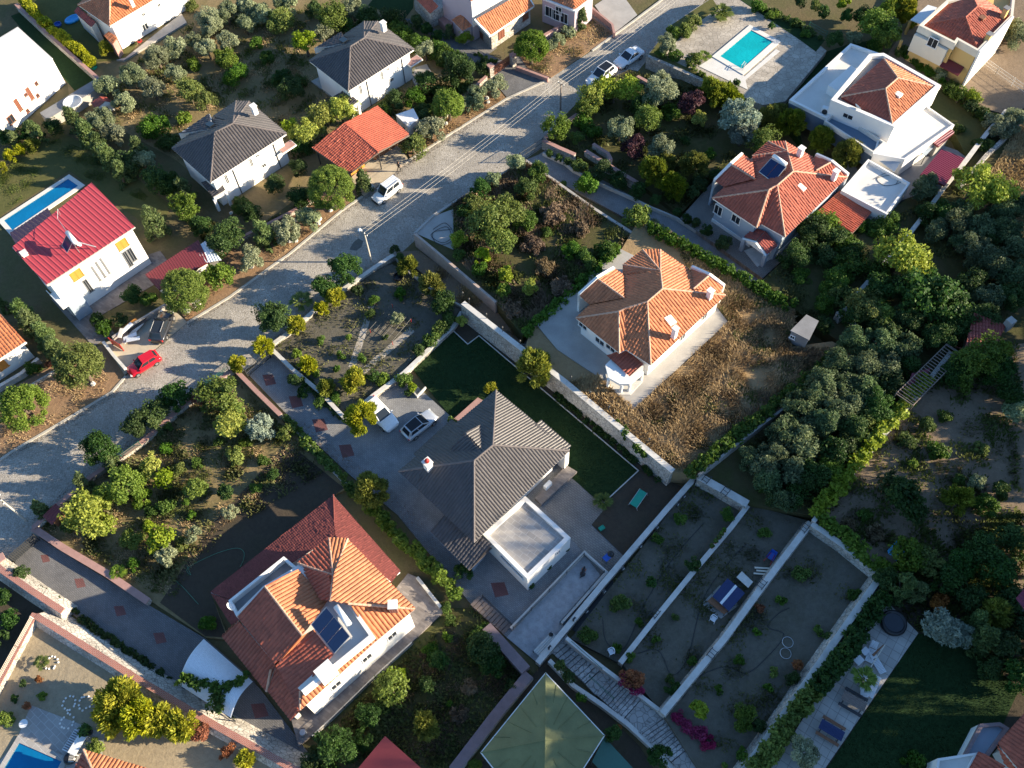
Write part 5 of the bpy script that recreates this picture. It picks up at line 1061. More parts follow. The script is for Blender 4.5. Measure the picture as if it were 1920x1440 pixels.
# shed with dark red roof beside it
q4 = L3([(272, 515, 2.5), (298, 543, 2.3), (392, 490, 2.3), (372, 450, 2.6)]); root = house('shed', 'long dark red roofed shed behind the round clipped tree', q4, 0.05, 'shed')
tiles('roof', q4, 'metal_dk', root, 0.3, 0.02, 30, 0.0); walls(root, inset(q4, 0.3), 0.05, 2.2, 'offwhite'); g = G(); g.slabpoly([p-[0, 0, .12] for p in q4], 0.1); g.obj('roof_edge', M['metal_dk'], root)
q4 = L3([(362, 467, 2.45), (386, 452, 2.45), (416, 488, 2.3), (388, 493, 2.3)]); root = house('lean_to', 'white corrugated sheet lean-to behind the dark shrub', q4, 0.05, 'shed'); tiles('roof', q4, 'sheet_w', root, 0.3, 0.04, 30, 0.0); walls(root, inset(q4, 0.3), 0.05, 2.1, 'conc')

# --- top left: white flat roofed house and the orange roofed house
rf = PX([(33, 51), (97, 109), (-24, 216), (-110, 150), (-40, 95)], 4.4); root = house('white_flat_house', 'big plain white flat roofed house at the top left corner', rf, 0.05)
walls(root, rf, 0.05, 4.4, 'white'); g = G(); g.prism(inset(rf, 0.25), 4.401, 4.46); g.obj('roof', M['white'], root)
g = G(); g.prism(inset(rf, -0.06), 4.2, 4.41); g.obj('roof_edge', M['offwhite'], root)
e = edge_near(rf, 40, 165, 2.5)
for t, zc, w_, h_ in ((0.55, 2.6, 0.5, 1.9), (0.36, 2.5, 0.5, 1.9), (0.68, 3.1, .4, .5), (0.62, 1.6, .4, .5), (0.50, 2.9, .4, .4), (0.2, 1.6, 1.0, 1.2), (0.42, 0.9, .4, .5)): window(root, rf, e, t, zc, w_, h_, frame='brownwin', pane='brownwin' if h_ > 1.5 else 'glass')
B, Rr, L = P(206, 50, 4.6), P(352, -38, 4.6), P(147, 10, 4.6); A2, A1 = P(206, -12, 6.6), P(262, -55, 6.6); N = P(235, -70, 4.6)
root = house('orange_roof_house', 'white house with orange tiled hip roof at the top left', [B, Rr, N, L], 0.3)
S2, S1 = P(176, 38, 4.6), P(192, 30, 4.9)
for f in ((B, Rr, A1, A2), (L, B, A2), (L, N, A1, A2)): tiles('roof', f, 'tile_or', root, 0.32, 0.06)
ridge(root, [(B, A2), (A1, A2), (L, A2)], 'ridge_l'); soffit(root, [B, Rr, N, L], 4.6, 0.2); W_ = inset([B, Rr, N, L], 0.5); walls(root, W_, 0.2, 4.5, 'white')
tiles('side_roof', L3([(139, 22, 3.0), (172, 52, 3.0), (180, 42, 3.5), (147, 12, 3.5)]), 'tile_deep', root, 0.32, 0.05)
g = G(); g.prism(PX([(142, 22), (172, 50), (180, 43), (148, 14)], 2.9), 0.1, 2.9); g.obj('side_wall', M['offwhite'], root)
tiles('porch_roof', L3([(196, 68, 2.7), (212, 84, 2.7), (221, 72, 3.0), (205, 59, 3.0)]), 'tile_or', root, 0.32, 0.05)
g = G(); g.prism(PX([(199, 69), (212, 83), (219, 73), (206, 62)], 2.6), 0.1, 2.6); g.obj('porch_wall', M['pinkcap'], root)
chimney(root, 247, 5, 5.4, 6.6, 0.45)
e = edge_near(W_, 280, 20, 3); window(root, W_, e, 0.4, 3.2, 0.5, 0.5); window(root, W_, e, 0.62, 3.2, 0.5, 0.5); window(root, W_, e, 0.36, 1.4, 0.9, 1.0)

# --- top centre: stone and mauve house, and the small mauve house right of it
e1, e2, t1_, t2_ = P(920, 66, 2.9), P(999, 12.5, 2.9), P(892, 36, 4.6), P(984, -16, 4.6)
foot = [P(920, 66, 2.9), P(999, 12.5, 2.9), P(950, -55, 2.9), P(848, 12, 2.9)]
root = house('stone_house', 'stone and mauve house with orange tiled roof at the top centre', foot, 0.06)
walls(root, inset([foot[0], foot[1], P(975, -14, 2.9), P(893, 38, 2.9)], 0.3), 0.06, 2.85, 'stone')
g = G(); lw_ = [e1, e2, t2_, t1_]; g.slabpoly([p-[0, 0, .14] for p in lw_], 0.15); g.obj('eaves', M['white'], root); tiles('roof', lw_, 'tile_or', root, 0.32, 0.06)
g = G(); ex = (e1-e2)/np.linalg.norm(e1-e2); g.slabpoly([e1+ex*.02+[0, 0, .12], e1+ex*.3+[0, 0, .12], t1_+ex*.3+[0, 0, .12], t1_+ex*.02+[0, 0, .12]], 0.35); g.slabpoly([e2-ex*.02+[0, 0, .12], e2-ex*.3+[0, 0, .12], t2_-ex*.3+[0, 0, .12], t2_-ex*.02+[0, 0, .12]], 0.35); g.obj('verge_boards', M['white'], root)
ub = [P(886, 46, 2.9), P(976, -12, 2.9), P(945, -60, 2.9), P(830, 10, 2.9)]; g = G(); g.prism(ub, 0.06, 6.6); g.obj('upper_wall', M['pink'], root)
g = G(); u0, u1 = ub[0], ub[1]; dv = (u1-u0)/np.linalg.norm((u1-u0)[:2]); nv = np.array([dv[1], -dv[0], 0]); g.prism([u0+nv*.02, u1+nv*.02, u1+nv*.12, u0+nv*.12], 2.5, 6.6); g.obj('front_wall', M['white'], root)
tiles('upper_roof', [np.array([*p[:2], 6.6]) for p in ub[:2]]+[(ub[2]+[0, 0, 5])*.5+(ub[1]+[0, 0, 5])*.5, (ub[3]+[0, 0, 5])*.5+(ub[0]+[0, 0, 5])*.5], 'tile_or', root)
tiles('side_roof', L3([(770, -12, 2.6), (808, 27, 2.6), (823, 12, 3.6), (787, -25, 3.6)]), 'tile_red', root, 0.32, 0.06); g = G(); g.prism(PX([(775, -8), (808, 25), (838, 10), (800, -30)], 2.5), 0.06, 2.5); g.obj('side_wall', M['stone'], root)
g = G(); g.prism(PX([(812, 27), (838, 52), (860, 36), (838, 12)], 1.0), 0.06, 1.0); g.obj('balcony', M['pinkcap'], root)
tiles('entry_roof', L3([(847, 38, 2.6), (868, 59, 2.6), (873, 26.5, 3.3), (862, 27, 3.3)]), 'tile_or', root, .3, .05); tiles('entry_roof', L3([(868, 59, 2.6), (890, 46, 2.6), (873, 26.5, 3.3)]), 'tile_or', root, .3, .05)
g = G(); g.prism(PX([(849, 38), (868, 57), (888, 46), (870, 28)], 2.5), 0.06, 2.5); g.obj('entry_wall', M['pink'], root)
fp = inset([foot[0], foot[1], P(975, -14, 2.9), P(893, 38, 2.9)], 0.3)
for x, y in ((902, 67), (940, 64), (985, 30)): win_at(root, fp, x, y, 1.6, 1.1, 1.2, frame='brownwin', pane='brownwin', name='shuttered_window')
foot = PX([(1017, -6), (1078, 18), (1112, -8), (1060, -40)], 4.2); root = house('mauve_house', 'small mauve house with dark windows beside the top driveway', foot, 0.06)
walls(root, foot, 0.06, 4.1, 'pink'); A_ = sum(foot)/4+[0, 0, 1.6]
for i in range(4): tiles('roof', [foot[i], foot[(i+1) % 4], A_], 'tile_or', root, .32, .06)
g = G(); g.prism(inset(foot, -0.3), 3.95, 4.19); g.obj('eaves', M['white'], root)
for x, y, z, w_, h_ in ((1048, 3, 3.0, 1.0, 1.2), (1030, 22, 1.2, 1.3, 1.6), (1042, 28, 1.2, 1.3, 1.6), (1058, 34, 1.2, 1.2, 1.6)): win_at(root, foot, x, y, z, w_, h_)

# --- modern white house with terraces and the yellow house, top right
Z = 1.2
up = PX([(1558, 187), (1677, 238), (1765, 160), (1657, 99), (1630, 101)], Z+5.2)
root = house('modern_white_house', 'modern white house with red hip roof and flat terraces', up, Z)
parapet(root, [(1480, 187), (1550, 222), (1640, 150), (1665, 105), (1595, 81)], Z, Z+2.6, Z+3.0, 'navy', 0.35, 'offwhite')
parapet(root, [(1638, 288), (1697, 299), (1790, 234), (1735, 196), (1660, 215)], Z, Z+2.6, Z+2.85, 'white', 0.2, 'offwhite')
g = G(); g.prism(PX([(1546, 228), (1638, 288), (1665, 262), (1570, 205)], Z+2.5), Z, Z+2.5); g.obj('balcony_block', M['navy'], root)
g = G(); g.ring(PX([(1546, 226), (1638, 286), (1660, 266), (1568, 207)], Z+3.1), inset(PX([(1546, 226), (1638, 286), (1660, 266), (1568, 207)], Z+3.1), 0.2), Z+2.4, Z+3.1); g.obj('balcony_parapet', M['offwhite'], root)
g = G(); g.prism(inset(up, 0.05), Z+2.0, Z+4.7); g.obj('upper_wall', M['white'], root)
g = G(); g.ring(up, inset(up, 0.5), Z+4.5, Z+5.2); g.obj('parapet', M['white'], root); g = G(); g.prism(inset(up, 0.48), Z+4.5, Z+4.72); g.obj('roof_floor', M['concd'], root)
g = G(); g.prism(PX([(1553, 160), (1573, 172), (1618, 138), (1596, 122)], Z+3.9), Z+2.6, Z+3.9); g.obj('stair_head', M['white'], root)
zq = Z+5.0; cs = [P(*v, zq) for v in ((1577, 182), (1673, 236), (1748, 162), (1657, 111))]; r1, r2 = P(1660, 167, zq+1.7), P(1683, 147, zq+1.7)
for f in ((cs[1], cs[2], r2, r1), (cs[0], cs[1], r1), (cs[2], cs[3], r2), (cs[3], cs[0], r1, r2)): tiles('roof', f, 'tile_or' if f[0] is cs[1] or f[0] is cs[2] else 'tile_red', root, .32, .06)  # orange on sun-facing slopes, red on the rest: light put into tile colour
ridge(root, [(cs[0], r1), (cs[1], r1), (cs[2], r2), (cs[3], r2), (r1, r2)], 'ridge_l')
g = G(); g.prism(inset(cs, .05), zq-0.4, zq); g.obj('roof_base', M['tile_deep'], root)
c_ = P(1684, 177, zq+1.1); g = G(); g.box((c_[0], c_[1], c_[2]), (0.8, 0.9, 0.3), R(40)); g.obj('skylight', M['white'], root)
dish(root, P(1607, 205, Z+5.2), 0.5); c_ = P(1549, 208, Z+3.0); g = G(); g.box((c_[0], c_[1], Z+3.05), (1.2, 0.5, 1.0), R(-30)); ac = g.obj('air_conditioner', M['plast_w'], root); g = G(); n_ = np.array([math.sin(R(30))*-1, -math.cos(R(30)), 0]); q_ = np.array([c_[0]-0.12, c_[1], Z+3.05]); g.tube(q_+n_*0.22, q_+n_*0.29, 0.36, n=14); g.obj('fan', M['dark'], ac)
win_at(root, inset(up, .05), 1590, 218, Z+3.6, 1.3, 0.7)
g = G(); g.slabpoly(L3([(1638, 293, Z+1.9), (1657, 268, Z+2.6), (1695, 294, Z+2.6), (1677, 322, Z+1.9)]), 0.08); g.obj('glass_awning', M['blue'], root)
for nm, qs, lab in (('shed', [(1732, 255, 2.6), (1760, 275, 2.6), (1790, 248, 3.0), (1763, 226, 3.0)], 'small wine red ribbed shed roof next to the white terrace'), ('shed', [(1725, 328, 2.9), (1772, 348, 2.6), (1808, 297, 2.6), (1765, 280, 2.9)], 'larger wine red ribbed shed by the stone wall')):
    q4 = L3([(x, y, z+Z-0.5) for x, y, z in qs]); r_ = house(nm, lab, q4, 1.1, 'shed'); tiles('roof', q4, 'metal_pu', r_, 0.3, 0.05, 30, 0); walls(r_, inset(q4, .3), 1.1, 2.9, 'conc'); g = G(); g.slabpoly([p-[0, 0, .12] for p in q4], .1); g.obj('roof_edge', M['metal_dk'], r_)
q4 = L3([(1716, 276, 2.9), (1735, 292, 2.6), (1752, 275, 2.6), (1732, 259, 2.9)]); r_ = house('canopy', 'grey glass canopy between the wine red sheds and terrace', q4, 1.1, 'canopy'); g = G(); g.slabpoly(q4, .06); g.obj('roof', M['blue'], r_)
for p in q4: g = G(); g.tube([p[0], p[1], 1.1], [p[0], p[1], p[2]], .05, n=6); g.obj('post', M['dark'], r_)
Z = 2.0
up = PX([(1723, 47), (1792, 82), (1797, 75), (1835, 96), (1900, 30), (1905, -20), (1775, 0)], Z+5.6); root = house('yellow_house', 'yellow house with red hip roof at the top right corner', up, Z)
g = G(); g.prism(inset(up, .1), Z, Z+4.9); g.obj('wall', M['yellow'], root); g = G(); g.ring(up, inset(up, .35), Z+4.6, Z+5.6); g.obj('parapet', M['cream'], root)
zq = Z+5.0; cs = [P(*v, zq) for v in ((1729, 48), (1833, 95), (1893, 32), (1815, -22))]; r1, r2 = P(1810, 33, zq+1.6), P(1832, 13, zq+1.6)
for f in ((cs[1], cs[2], r2, r1), (cs[0], cs[1], r1), (cs[2], cs[3], r2), (cs[3], cs[0], r1, r2)): tiles('roof', f, 'tile_red', root, .32, .06)
ridge(root, [(cs[0], r1), (cs[1], r1), (cs[2], r2), (cs[3], r2), (r1, r2)], 'tile_red'); chimney(root, 1883, 26, zq, zq+1.7, .6, 'yellow', cap='concd'); chimney(root, 1852, 72, zq, zq+1.3, .6, 'yellow', cap='concd')
c_ = P(1842, 33, zq+1.2); g = G(); g.box(c_, (.8, .7, .25), R(40)); g.obj('skylight', M['wood'], root)
pnl = PX([(1725, 60), (1780, 90), (1779, 96), (1722, 66)], Z+4.2); p0, p1 = P(1722, 58, Z+4.4), P(1783, 88, Z+4.4); dv = (p1-p0)/np.linalg.norm(p1-p0); nv = np.array([dv[1], -dv[0], 0]); g = G(); g.prism([p0-nv*.8, p1-nv*.8, p1+nv*1.1, p0+nv*1.1], Z+2.0, Z+4.5); g.obj('white_bay', M['cream'], root)
bp = [p0-nv*.8, p1-nv*.8, p1+nv*1.1, p0+nv*1.1]; win_at(root, bp, 1749, 80, Z+3.6, 1.3, 1.3)
g = G(); g.slabpoly(L3([(1762, 123, Z+2.2), (1797, 142, Z+2.2), (1808, 126, Z+2.6), (1774, 108, Z+2.6)]), .12); g.obj('awning', M['metal_dk'], root)
s0 = P(1835, 96, Z+5.6); s1 = P(1898, 30, Z+5.6); dv = (s1-s0)/np.linalg.norm(s1-s0); nv = np.array([dv[1], -dv[0], 0]); g = G(); g.prism([s0, s1, s1+nv*.25, s0+nv*.25], Z, Z+5.65); g.obj('side_wall', M['white'], root)
q4 = L3([(1707, 37, 4.4), (1730, 46, 4.4), (1757, 14, 4.6), (1740, 9, 4.6)]); g = G(); g.slabpoly(q4, .1); g.obj('terrace_canopy', M['sheet_w'], root)
for x, y in ((1690, 78), (1706, 42), (1722, 62)): p = P(x, y, 3.9); g = G(); g.box((p[0], p[1], 3.0), (.3, .3, 2.2), R(30)); g.obj('column', M['yellow'], root)
# --- garage and red carport beside the blue villa
root = house('garage', 'white flat roofed garage with cables beside the blue grey villa', PX([(1628, 298), (1707, 343), (1663, 402), (1577, 357)], 3.5), 0.9, 'garage'); parapet(root, [(1628, 298), (1707, 343), (1663, 402), (1577, 357)], 0.9, 3.2, 3.6, 'white', 0.25, 'offwhite')
q4 = L3([(1533, 396, 3.0), (1598, 438, 2.7), (1634, 399, 2.7), (1574, 358, 3.0)]); root = house('carport', 'deep red tiled carport roof against the white garage', q4, 0.9, 'carport'); tiles('roof', q4, 'tile_carp', root, .26, .045); g = G(); g.slabpoly([p-[0, 0, .02] for p in q4], .12); g.obj('roof_boards', M['woodgrey'], root)
for p in inset([np.array([*v[:2], 0]) for v in q4], .25): g = G(); g.tube([p[0], p[1], .9], [p[0], p[1], 2.65], .07, n=8); g.obj('post', M['dark'], root)
steps('outside staircase at the back corner of the white garage', (1600, 440), (1612, 448), (1645, 392), (1656, 400), 1.0, 2.6, 10, 'conc')

# --- bottom left tiled house with shingle skirt roof and solar panels
zs, zi, ze, zr = 2.9, 3.9, 6.0, 8.2
sk = [P(395, 1112, zs), P(625, 928, zs), P(750, 1073, zs)]; si = [P(436, 1126, zi), P(628, 1006, zi), P(735, 1090, zi)]
body = [P(*v, ze) for v in ((563, 1332), (778, 1142), (652, 1010), (617, 1009), (558, 1058), (503, 1100), (458, 1156), (528, 1246))]
root = house('solar_roof_house', 'white house with orange tiled roofs, shingle skirt and rooftop solar panels', body, 0.3)
tiles('skirt_roof', [sk[0], sk[1], si[1], si[0]], 'shingle', root, 0.22, 0.015, 0.3, 0.025); tiles('skirt_roof', [sk[1], sk[2], si[2], si[1]], 'shingle', root, 0.22, 0.015, 0.3, 0.025)
tiles('skirt_roof', [sk[0], si[0], P(447, 1163, zi), P(436, 1172, zs)], 'shingle', root, .22, .015, .3, .025)
ridge(root, [(sk[1], si[1])], 'shingle', 0.08)
g = G(); g.prism([sk[0], sk[1], sk[2], P(735, 1085, zs), P(640, 1000, zs), P(560, 1060, zs), P(440, 1170, zs)], zs-0.2, zs-0.02); g.obj('skirt_eaves', M['white'], root)
W_ = inset(body, 0.45); walls(root, W_, 0.3, ze-0.1, 'white'); g = G(); g.prism(inset(body, .05), ze-.2, ze-.02); g.obj('eaves', M['white'], root)
gp = inset([sk[0], sk[1], sk[2], P(640, 1180, zs), P(480, 1250, zs)], 0.9); walls(root, gp, .3, zs-.3, 'white', 'ground_floor')
B, Rr = body[0], body[1]; A1, A2 = P(620, 1127, zr), P(653, 1132, zr-.1); A3 = P(625, 1079, zr-1.1)
pse = plane(B, Rr, A1)
for f in ([P(778, 1142, ze), P(699, 1207, ze)]+pole(pse, [(694, 1194), (656, 1133)]), [P(699, 1207, ze), P(563, 1332, ze)]+pole(pse, [(567, 1302), (690, 1199)])): tiles('roof', f, 'tile_or', root, .32, .07)  # across this roof lit slopes are coloured orange, shaded slopes red
tiles('roof', [Rr, P(652, 1010, ze), A3, A1, A2], 'tile_or', root, .32, .07); tiles('roof', [P(652, 1010, ze), P(617, 1009, ze), A3], 'tile_or', root, .32, .07)
tiles('roof', [P(617, 1009, ze), P(558, 1056, ze), A3], 'tile_red', root, .32, .07)
wr0, wr1 = P(497, 1100, 7.5), P(567, 1192, 7.5)
pw = plane(wr0, wr1, P(558, 1068, ze+.15)); tiles('roof', [P(559, 1060, ze), A3, A1, pole(pw, [(612, 1126)])[0]], 'tile_red', root, .32, .07)
tiles('wing_roof', [wr0, wr1]+pole(pw, [(586, 1168), (614, 1128), (558, 1068)]), 'tile_or', root, .32, .07)
tiles('wing_roof', [wr0, wr1, P(518, 1246, 6.0), P(446, 1157, 6.0)], 'tile_red', root, .32, .05)
psw = plane(P(518, 1248, 6.0), P(563, 1332, ze), P(612, 1165, 7.6)); tiles('roof', pole(psw, [(518, 1248), (588, 1181), (626, 1228), (563, 1296), (548, 1300)]), 'tile_red', root, .32, .05)
tiles('roof', pole(psw, [(518, 1250), (548, 1300), (563, 1296), (563, 1332)]), 'tile_red', root, .32, .05)
g = G(); vv = [wr1, P(588, 1180, 7.3), P(518, 1248, 6.0)]; g.add([*vv, *[p-[0, 0, .9] for p in vv]], [[0, 1, 2], [0, 2, 5, 3], [1, 0, 3, 4], [2, 1, 4, 5]]); g.obj('wing_end', M['tile_or'], root)
ridge(root, [(wr0, wr1), (A1, A3), (A3, P(652, 1010, ze)), (A3, P(617, 1009, ze)), (A3, P(558, 1056, ze)), (A2, Rr), (pole(psw, [(563, 1296)])[0], B)], 'ridge_l')
tiles('lower_roof', L3([(417, 1193, 2.9), (500, 1297, 2.9), (518, 1246, 3.9), (449, 1165, 3.9)]), 'tile_red', root, .32, .06); tiles('lower_roof', L3([(417, 1193, 2.9), (436, 1175, 2.9), (449, 1165, 3.9)]), 'tile_red', root, .32, .06)
tiles('lower_roof', L3([(503, 1295, 2.8), (546, 1351, 2.8), (565, 1332, 3.5), (518, 1278, 3.5)]), 'tile_red', root, .32, .06); tiles('lower_roof', L3([(503, 1296, 2.97), (563, 1331, 3.62), (519, 1248, 3.95)]), 'tile_red', root, .32, .06); ridge(root, [(P(500, 1297, 2.9), P(508, 1255, 3.9))], 'ridge_l', name='lower_ridge')
lo_ = inset(PX([(420, 1193), (500, 1294), (545, 1348), (563, 1334), (518, 1246), (450, 1167)], 2.8), .3); walls(root, lo_, .3, 2.8, 'offwhite', 'lower_wall')
pp = [P(*v, 5.6) for v in ((428, 1126), (532, 1043), (559, 1065), (497, 1102), (443, 1156))]; g = G(); g.ring(pp, inset(pp, .25), 4.6, 5.6); g.obj('balcony_parapet', M['white'], root); g = G(); g.prism(inset(pp, .02), 3.5, 4.75); g.obj('balcony_floor', M['concd'], root); dish(root, P(436, 1140, 5.6), .45)
tc = [P(*v, 7.0) for v in ((622, 1128), (648, 1122), (697, 1190), (566, 1298), (545, 1290), (628, 1222))]
g = G(); g.prism(PX([(630, 1130), (650, 1126), (695, 1192), (568, 1297), (558, 1290), (640, 1215)], 6.75), 5.5, 6.75); g.obj('roof_terrace', M['offwhite'], root)
rg = PX([(652, 1128), (697, 1192), (567, 1298)], 7.2); g = G(); g.thick(rg, .35, 6.4, 7.25); g.obj('terrace_parapet', M['white'], root)
for x, y, s in ((610, 1258, 1.2),): c_ = P(x, y, 7.3); g = G(); g.box((c_[0], c_[1], 6.7), (1.6, 1.3, 1.5), R(40)); g.obj('water_tank_box', M['white'], root)
solar(root, L3([(584, 1171, 7.3), (627, 1225, 7.3), (656, 1193, 8.5), (612, 1138, 8.5)]), (P(630, 1137, 8.6), P(655, 1172, 8.6)), npan=3)
chimney(root, 738, 1138, 6.6, 7.9, .7, 'brickcap', R(0)); wp = W_; e = edge_near(W_, 670, 1240, 3)
for t in (.25, .55, .8): window(root, W_, e, t, 3.2, 1.0, 1.2)
c_ = [P(x, y, 1.9) for x, y in ((566, 1312), (765, 1160))]
for v in c_: g = G(); g.box((v[0], v[1], 2.0), (.5, .5, 1.5), R(40)); g.obj('meter_box', M['blue'], root)

# --- others at the frame's edges
ap = P(1022.5, 1388, 6.3); gc = [P(*v, 3.6) for v in ((1023, 1262), (1133, 1379), (1018, 1560), (902, 1411))]; root = house('pavilion', 'pavilion with green pyramid roof at the bottom centre', gc, .12, 'pavilion')
for i in range(4):
    g = G(); g.slabpoly([gc[i], gc[(i+1) % 4], ap], .08); g.obj('roof', M['green_roof'], root)
    g = G()
    for f in (.2, .4, .6, .8): g.tube(gc[i]+(gc[(i+1) % 4]-gc[i])*f*.97+[0, 0, .05], (gc[i]+(gc[(i+1) % 4]-gc[i])*f)*(1-min(f, 1-f)*1.6)+ap*min(f, 1-f)*1.6+[0, 0, .05], .025, n=5)
    g.tube(gc[i]+[0, 0, .03], ap+[0, 0, .03], .05, n=6); g.obj('roof_seam', M['green_roof'], root)
g = G(); g.ring([p+[0, 0, 0] for p in inset(gc, -.05)], inset(gc, .12), 3.35, 3.62); g.obj('gutter', M['white'], root); walls(root, inset(gc, .5), .12, 3.4, 'offwhite')
q4 = L3([(1110, 1428, 2.2), (1180, 1500, 2.2), (1215, 1470, 1.9), (1133, 1382, 1.9)]); g = G(); g.slabpoly(q4, .05); o = g.obj('awning', M['green_awn']); tag(o, 'dark green canvas awning beside the green pavilion roof', 'awning')
g = G()
for p in q4: g.tube([p[0], p[1], .1], p, .04, n=6)
g.obj('awning_post', M['dark'], o)
q4 = L3([(722, 1380, 3.4), (655, 1460, 2.8), (722, 1520, 2.8), (795, 1445, 3.4)]); root = house('shed', 'dark wine red flat roof at the bottom edge', q4, .1, 'shed'); g = G(); g.slabpoly(q4, .15); g.obj('roof', M['metal_dk'], root); walls(root, inset(q4, .4), .1, 2.7, 'conc')
q4 = L3([(1904, 1122, 5.6), (1930, 1092, 5.6), (1965, 1130, 5.3), (1935, 1165, 5.3)]); root = house('shed', 'pinkish red ribbed roof corner at the right edge', q4, 2.4, 'shed'); tiles('roof', q4, 'metal_pu', root, .4, .05, 30, 0); walls(root, inset(q4, .3), 2.4, 5.2, 'conc')
A_, B_, C_, D_ = P(160, 1405, 4.0), P(140, 1450, 3.4), P(300, 1452, 3.4), P(190, 1490, 4.4); root = house('poolside_house', 'orange tiled roof at the bottom left beside the pool', [A_, C_, D_, B_], 1.3); tiles('roof', [P(157, 1406, 3.6), P(290, 1446, 3.6), P(320, 1510, 4.8), P(190, 1480, 4.8)], 'tile_or', root, .32, .06); tiles('roof', [P(157, 1406, 3.6), P(138, 1450, 3.6), P(150, 1520, 4.8), P(190, 1480, 4.8)], 'tile_red', root, .32, .06); ridge(root, [(P(157, 1406, 3.6), P(190, 1480, 4.8))], 'ridge_l'); walls(root, inset(PX([(160, 1412), (290, 1452), (330, 1540), (145, 1540)], 3.5), .3), 1.3, 3.5, 'white')  # one roof: its lit slope coloured orange, its shaded slope red
e1, e2, t1_, t2_ = P(49, 641, 3.2), P(-40, 700, 3.2), P(0, 588, 4.0), P(-80, 640, 4.0); foot = [e1, t1_+(t1_-e1)*.6*np.array([1, 1, 0]), t2_+(t2_-e2)*.6*np.array([1, 1, 0]), e2]
root = house('left_edge_house', 'white house with orange roof cut off by the left edge', foot, .06); tiles('roof', [e1, e2, t2_, t1_], 'tile_or', root, .32, .05); walls(root, inset([np.array([*p[:2], 3]) for p in foot], .35), .06, 3.05, 'white'); g = G(); g.slabpoly([p-[0, 0, .12] for p in (e1, e2, t2_, t1_)], .15); g.obj('eaves', M['white'], root); fp = inset([np.array([*p[:2], 3]) for p in foot], .35); win_at(root, fp, 4, 685, 1.9, 1.0, 1.2, frame='shutter', pane='shutter', name='shuttered_window')
rz = 5.6; q0, q1, q2, q3 = P(1870, 1395, rz), P(1928, 1330, rz), P(1990, 1400, rz+1.6), P(1930, 1470, rz+1.6); root = house('corner_house', 'white house with red tiled roof at the bottom right corner', [q0, q1, q2, q3], 2.4)
tiles('roof', [q0, q1, q2, q3], 'tile_red', root, .32, .06); tiles('roof', [q0, P(1885, 1432, rz), q3], 'tile_red', root, .32, .06); tiles('side_roof', L3([(1835, 1408, rz-.6), (1812, 1450, rz-.6), (1850, 1480, rz), (1885, 1438, rz)]), 'tile_red', root, .32, .06)
walls(root, inset(PX([(1880, 1400), (1960, 1320), (2060, 1440), (1960, 1540)], rz-.2), .3), 2.4, rz-.2, 'white')
parapet(root, [(1758, 1422), (1832, 1411), (1818, 1445), (1750, 1490)], 2.4, 4.6, 4.9, 'white', .2, 'offwhite'); parapet(root, [(1838, 1357), (1875, 1354), (1893, 1365), (1850, 1425), (1800, 1430)], 2.4, 4.0, 4.4, 'white', .3, 'blue', 'purplecap')
# sheds in the right hand gardens
q4 = L3([(1825, 587, 4.9), (1887, 610, 4.9), (1866, 648, 4.5), (1808, 655, 4.5)]); root = house('shed', 'weathered red tiled garden shed near the right edge', q4, 2.0, 'shed'); tiles('roof', q4, 'tile_deep', root, .3, .06); tiles('roof', L3([(1808, 655, 4.5), (1866, 648, 4.5), (1855, 665, 4.3), (1783, 650, 4.3)]), 'tile_deep', root, .3, .06); walls(root, inset(q4, .4), 2.0, 4.4, 'conc'); c_ = P(1891, 608, 5.0); g = G(); g.box(c_, (.8, .8, 1.6), R(30)); g.obj('chimney', M['conc'], root)
q4 = L3([(1775, 645, 4.4), (1805, 665, 4.4), (1712, 760, 4.4), (1680, 738, 4.4)]); root = thing('pergola', 'dark slatted pergola beside the vine row and red shed', 'pergola', (*q4[3][:2], 2.0)); g = G()
for i in range(22): f = (i+.5)/22; g.tube(q4[0]+(q4[3]-q4[0])*f+[0, 0, .08], q4[1]+(q4[2]-q4[1])*f+[0, 0, .08], .05, n=4)
g.obj('slats', M['woodgrey'], root); g = G(); g.path([q4[0], q4[1], q4[2], q4[3], q4[0]], .06); g.obj('beam', M['woodgrey'], root)
for p in q4: g = G(); g.tube([p[0], p[1], 2.0], p, .07, n=6); g.obj('post', M['woodgrey'], root)
q4 = L3([(1710, 700, 3.6), (1745, 690, 3.6), (1725, 730, 3.4), (1700, 725, 3.4)]); root = house('shed', 'little wine red ribbed roof beside the slatted pergola', q4, 1.8, 'shed'); tiles('roof', q4, 'metal_pu', root, .3, .04, 30, 0); walls(root, inset(q4, .25), 1.8, 3.4, 'conc')
cb = PX([(1482, 620), (1512, 590), (1535, 602), (1517, 638)], 4.5); root = house('cabin', 'small grey concrete cabin at the corner of the dry lot', cb, 2.4, 'shed'); walls(root, inset(cb, .1), 2.4, 4.4, 'concd'); g = G(); g.prism(cb, 4.4, 4.54); g.obj('roof', M['concd'], root); win_at(root, inset(cb, .1), 1486, 632, 3.9, .5, .5)
kq = [P(171, 198, 1.5), P(184, 205, 1.5), P(212, 197, 1.5), P(197, 186, 1.5)]
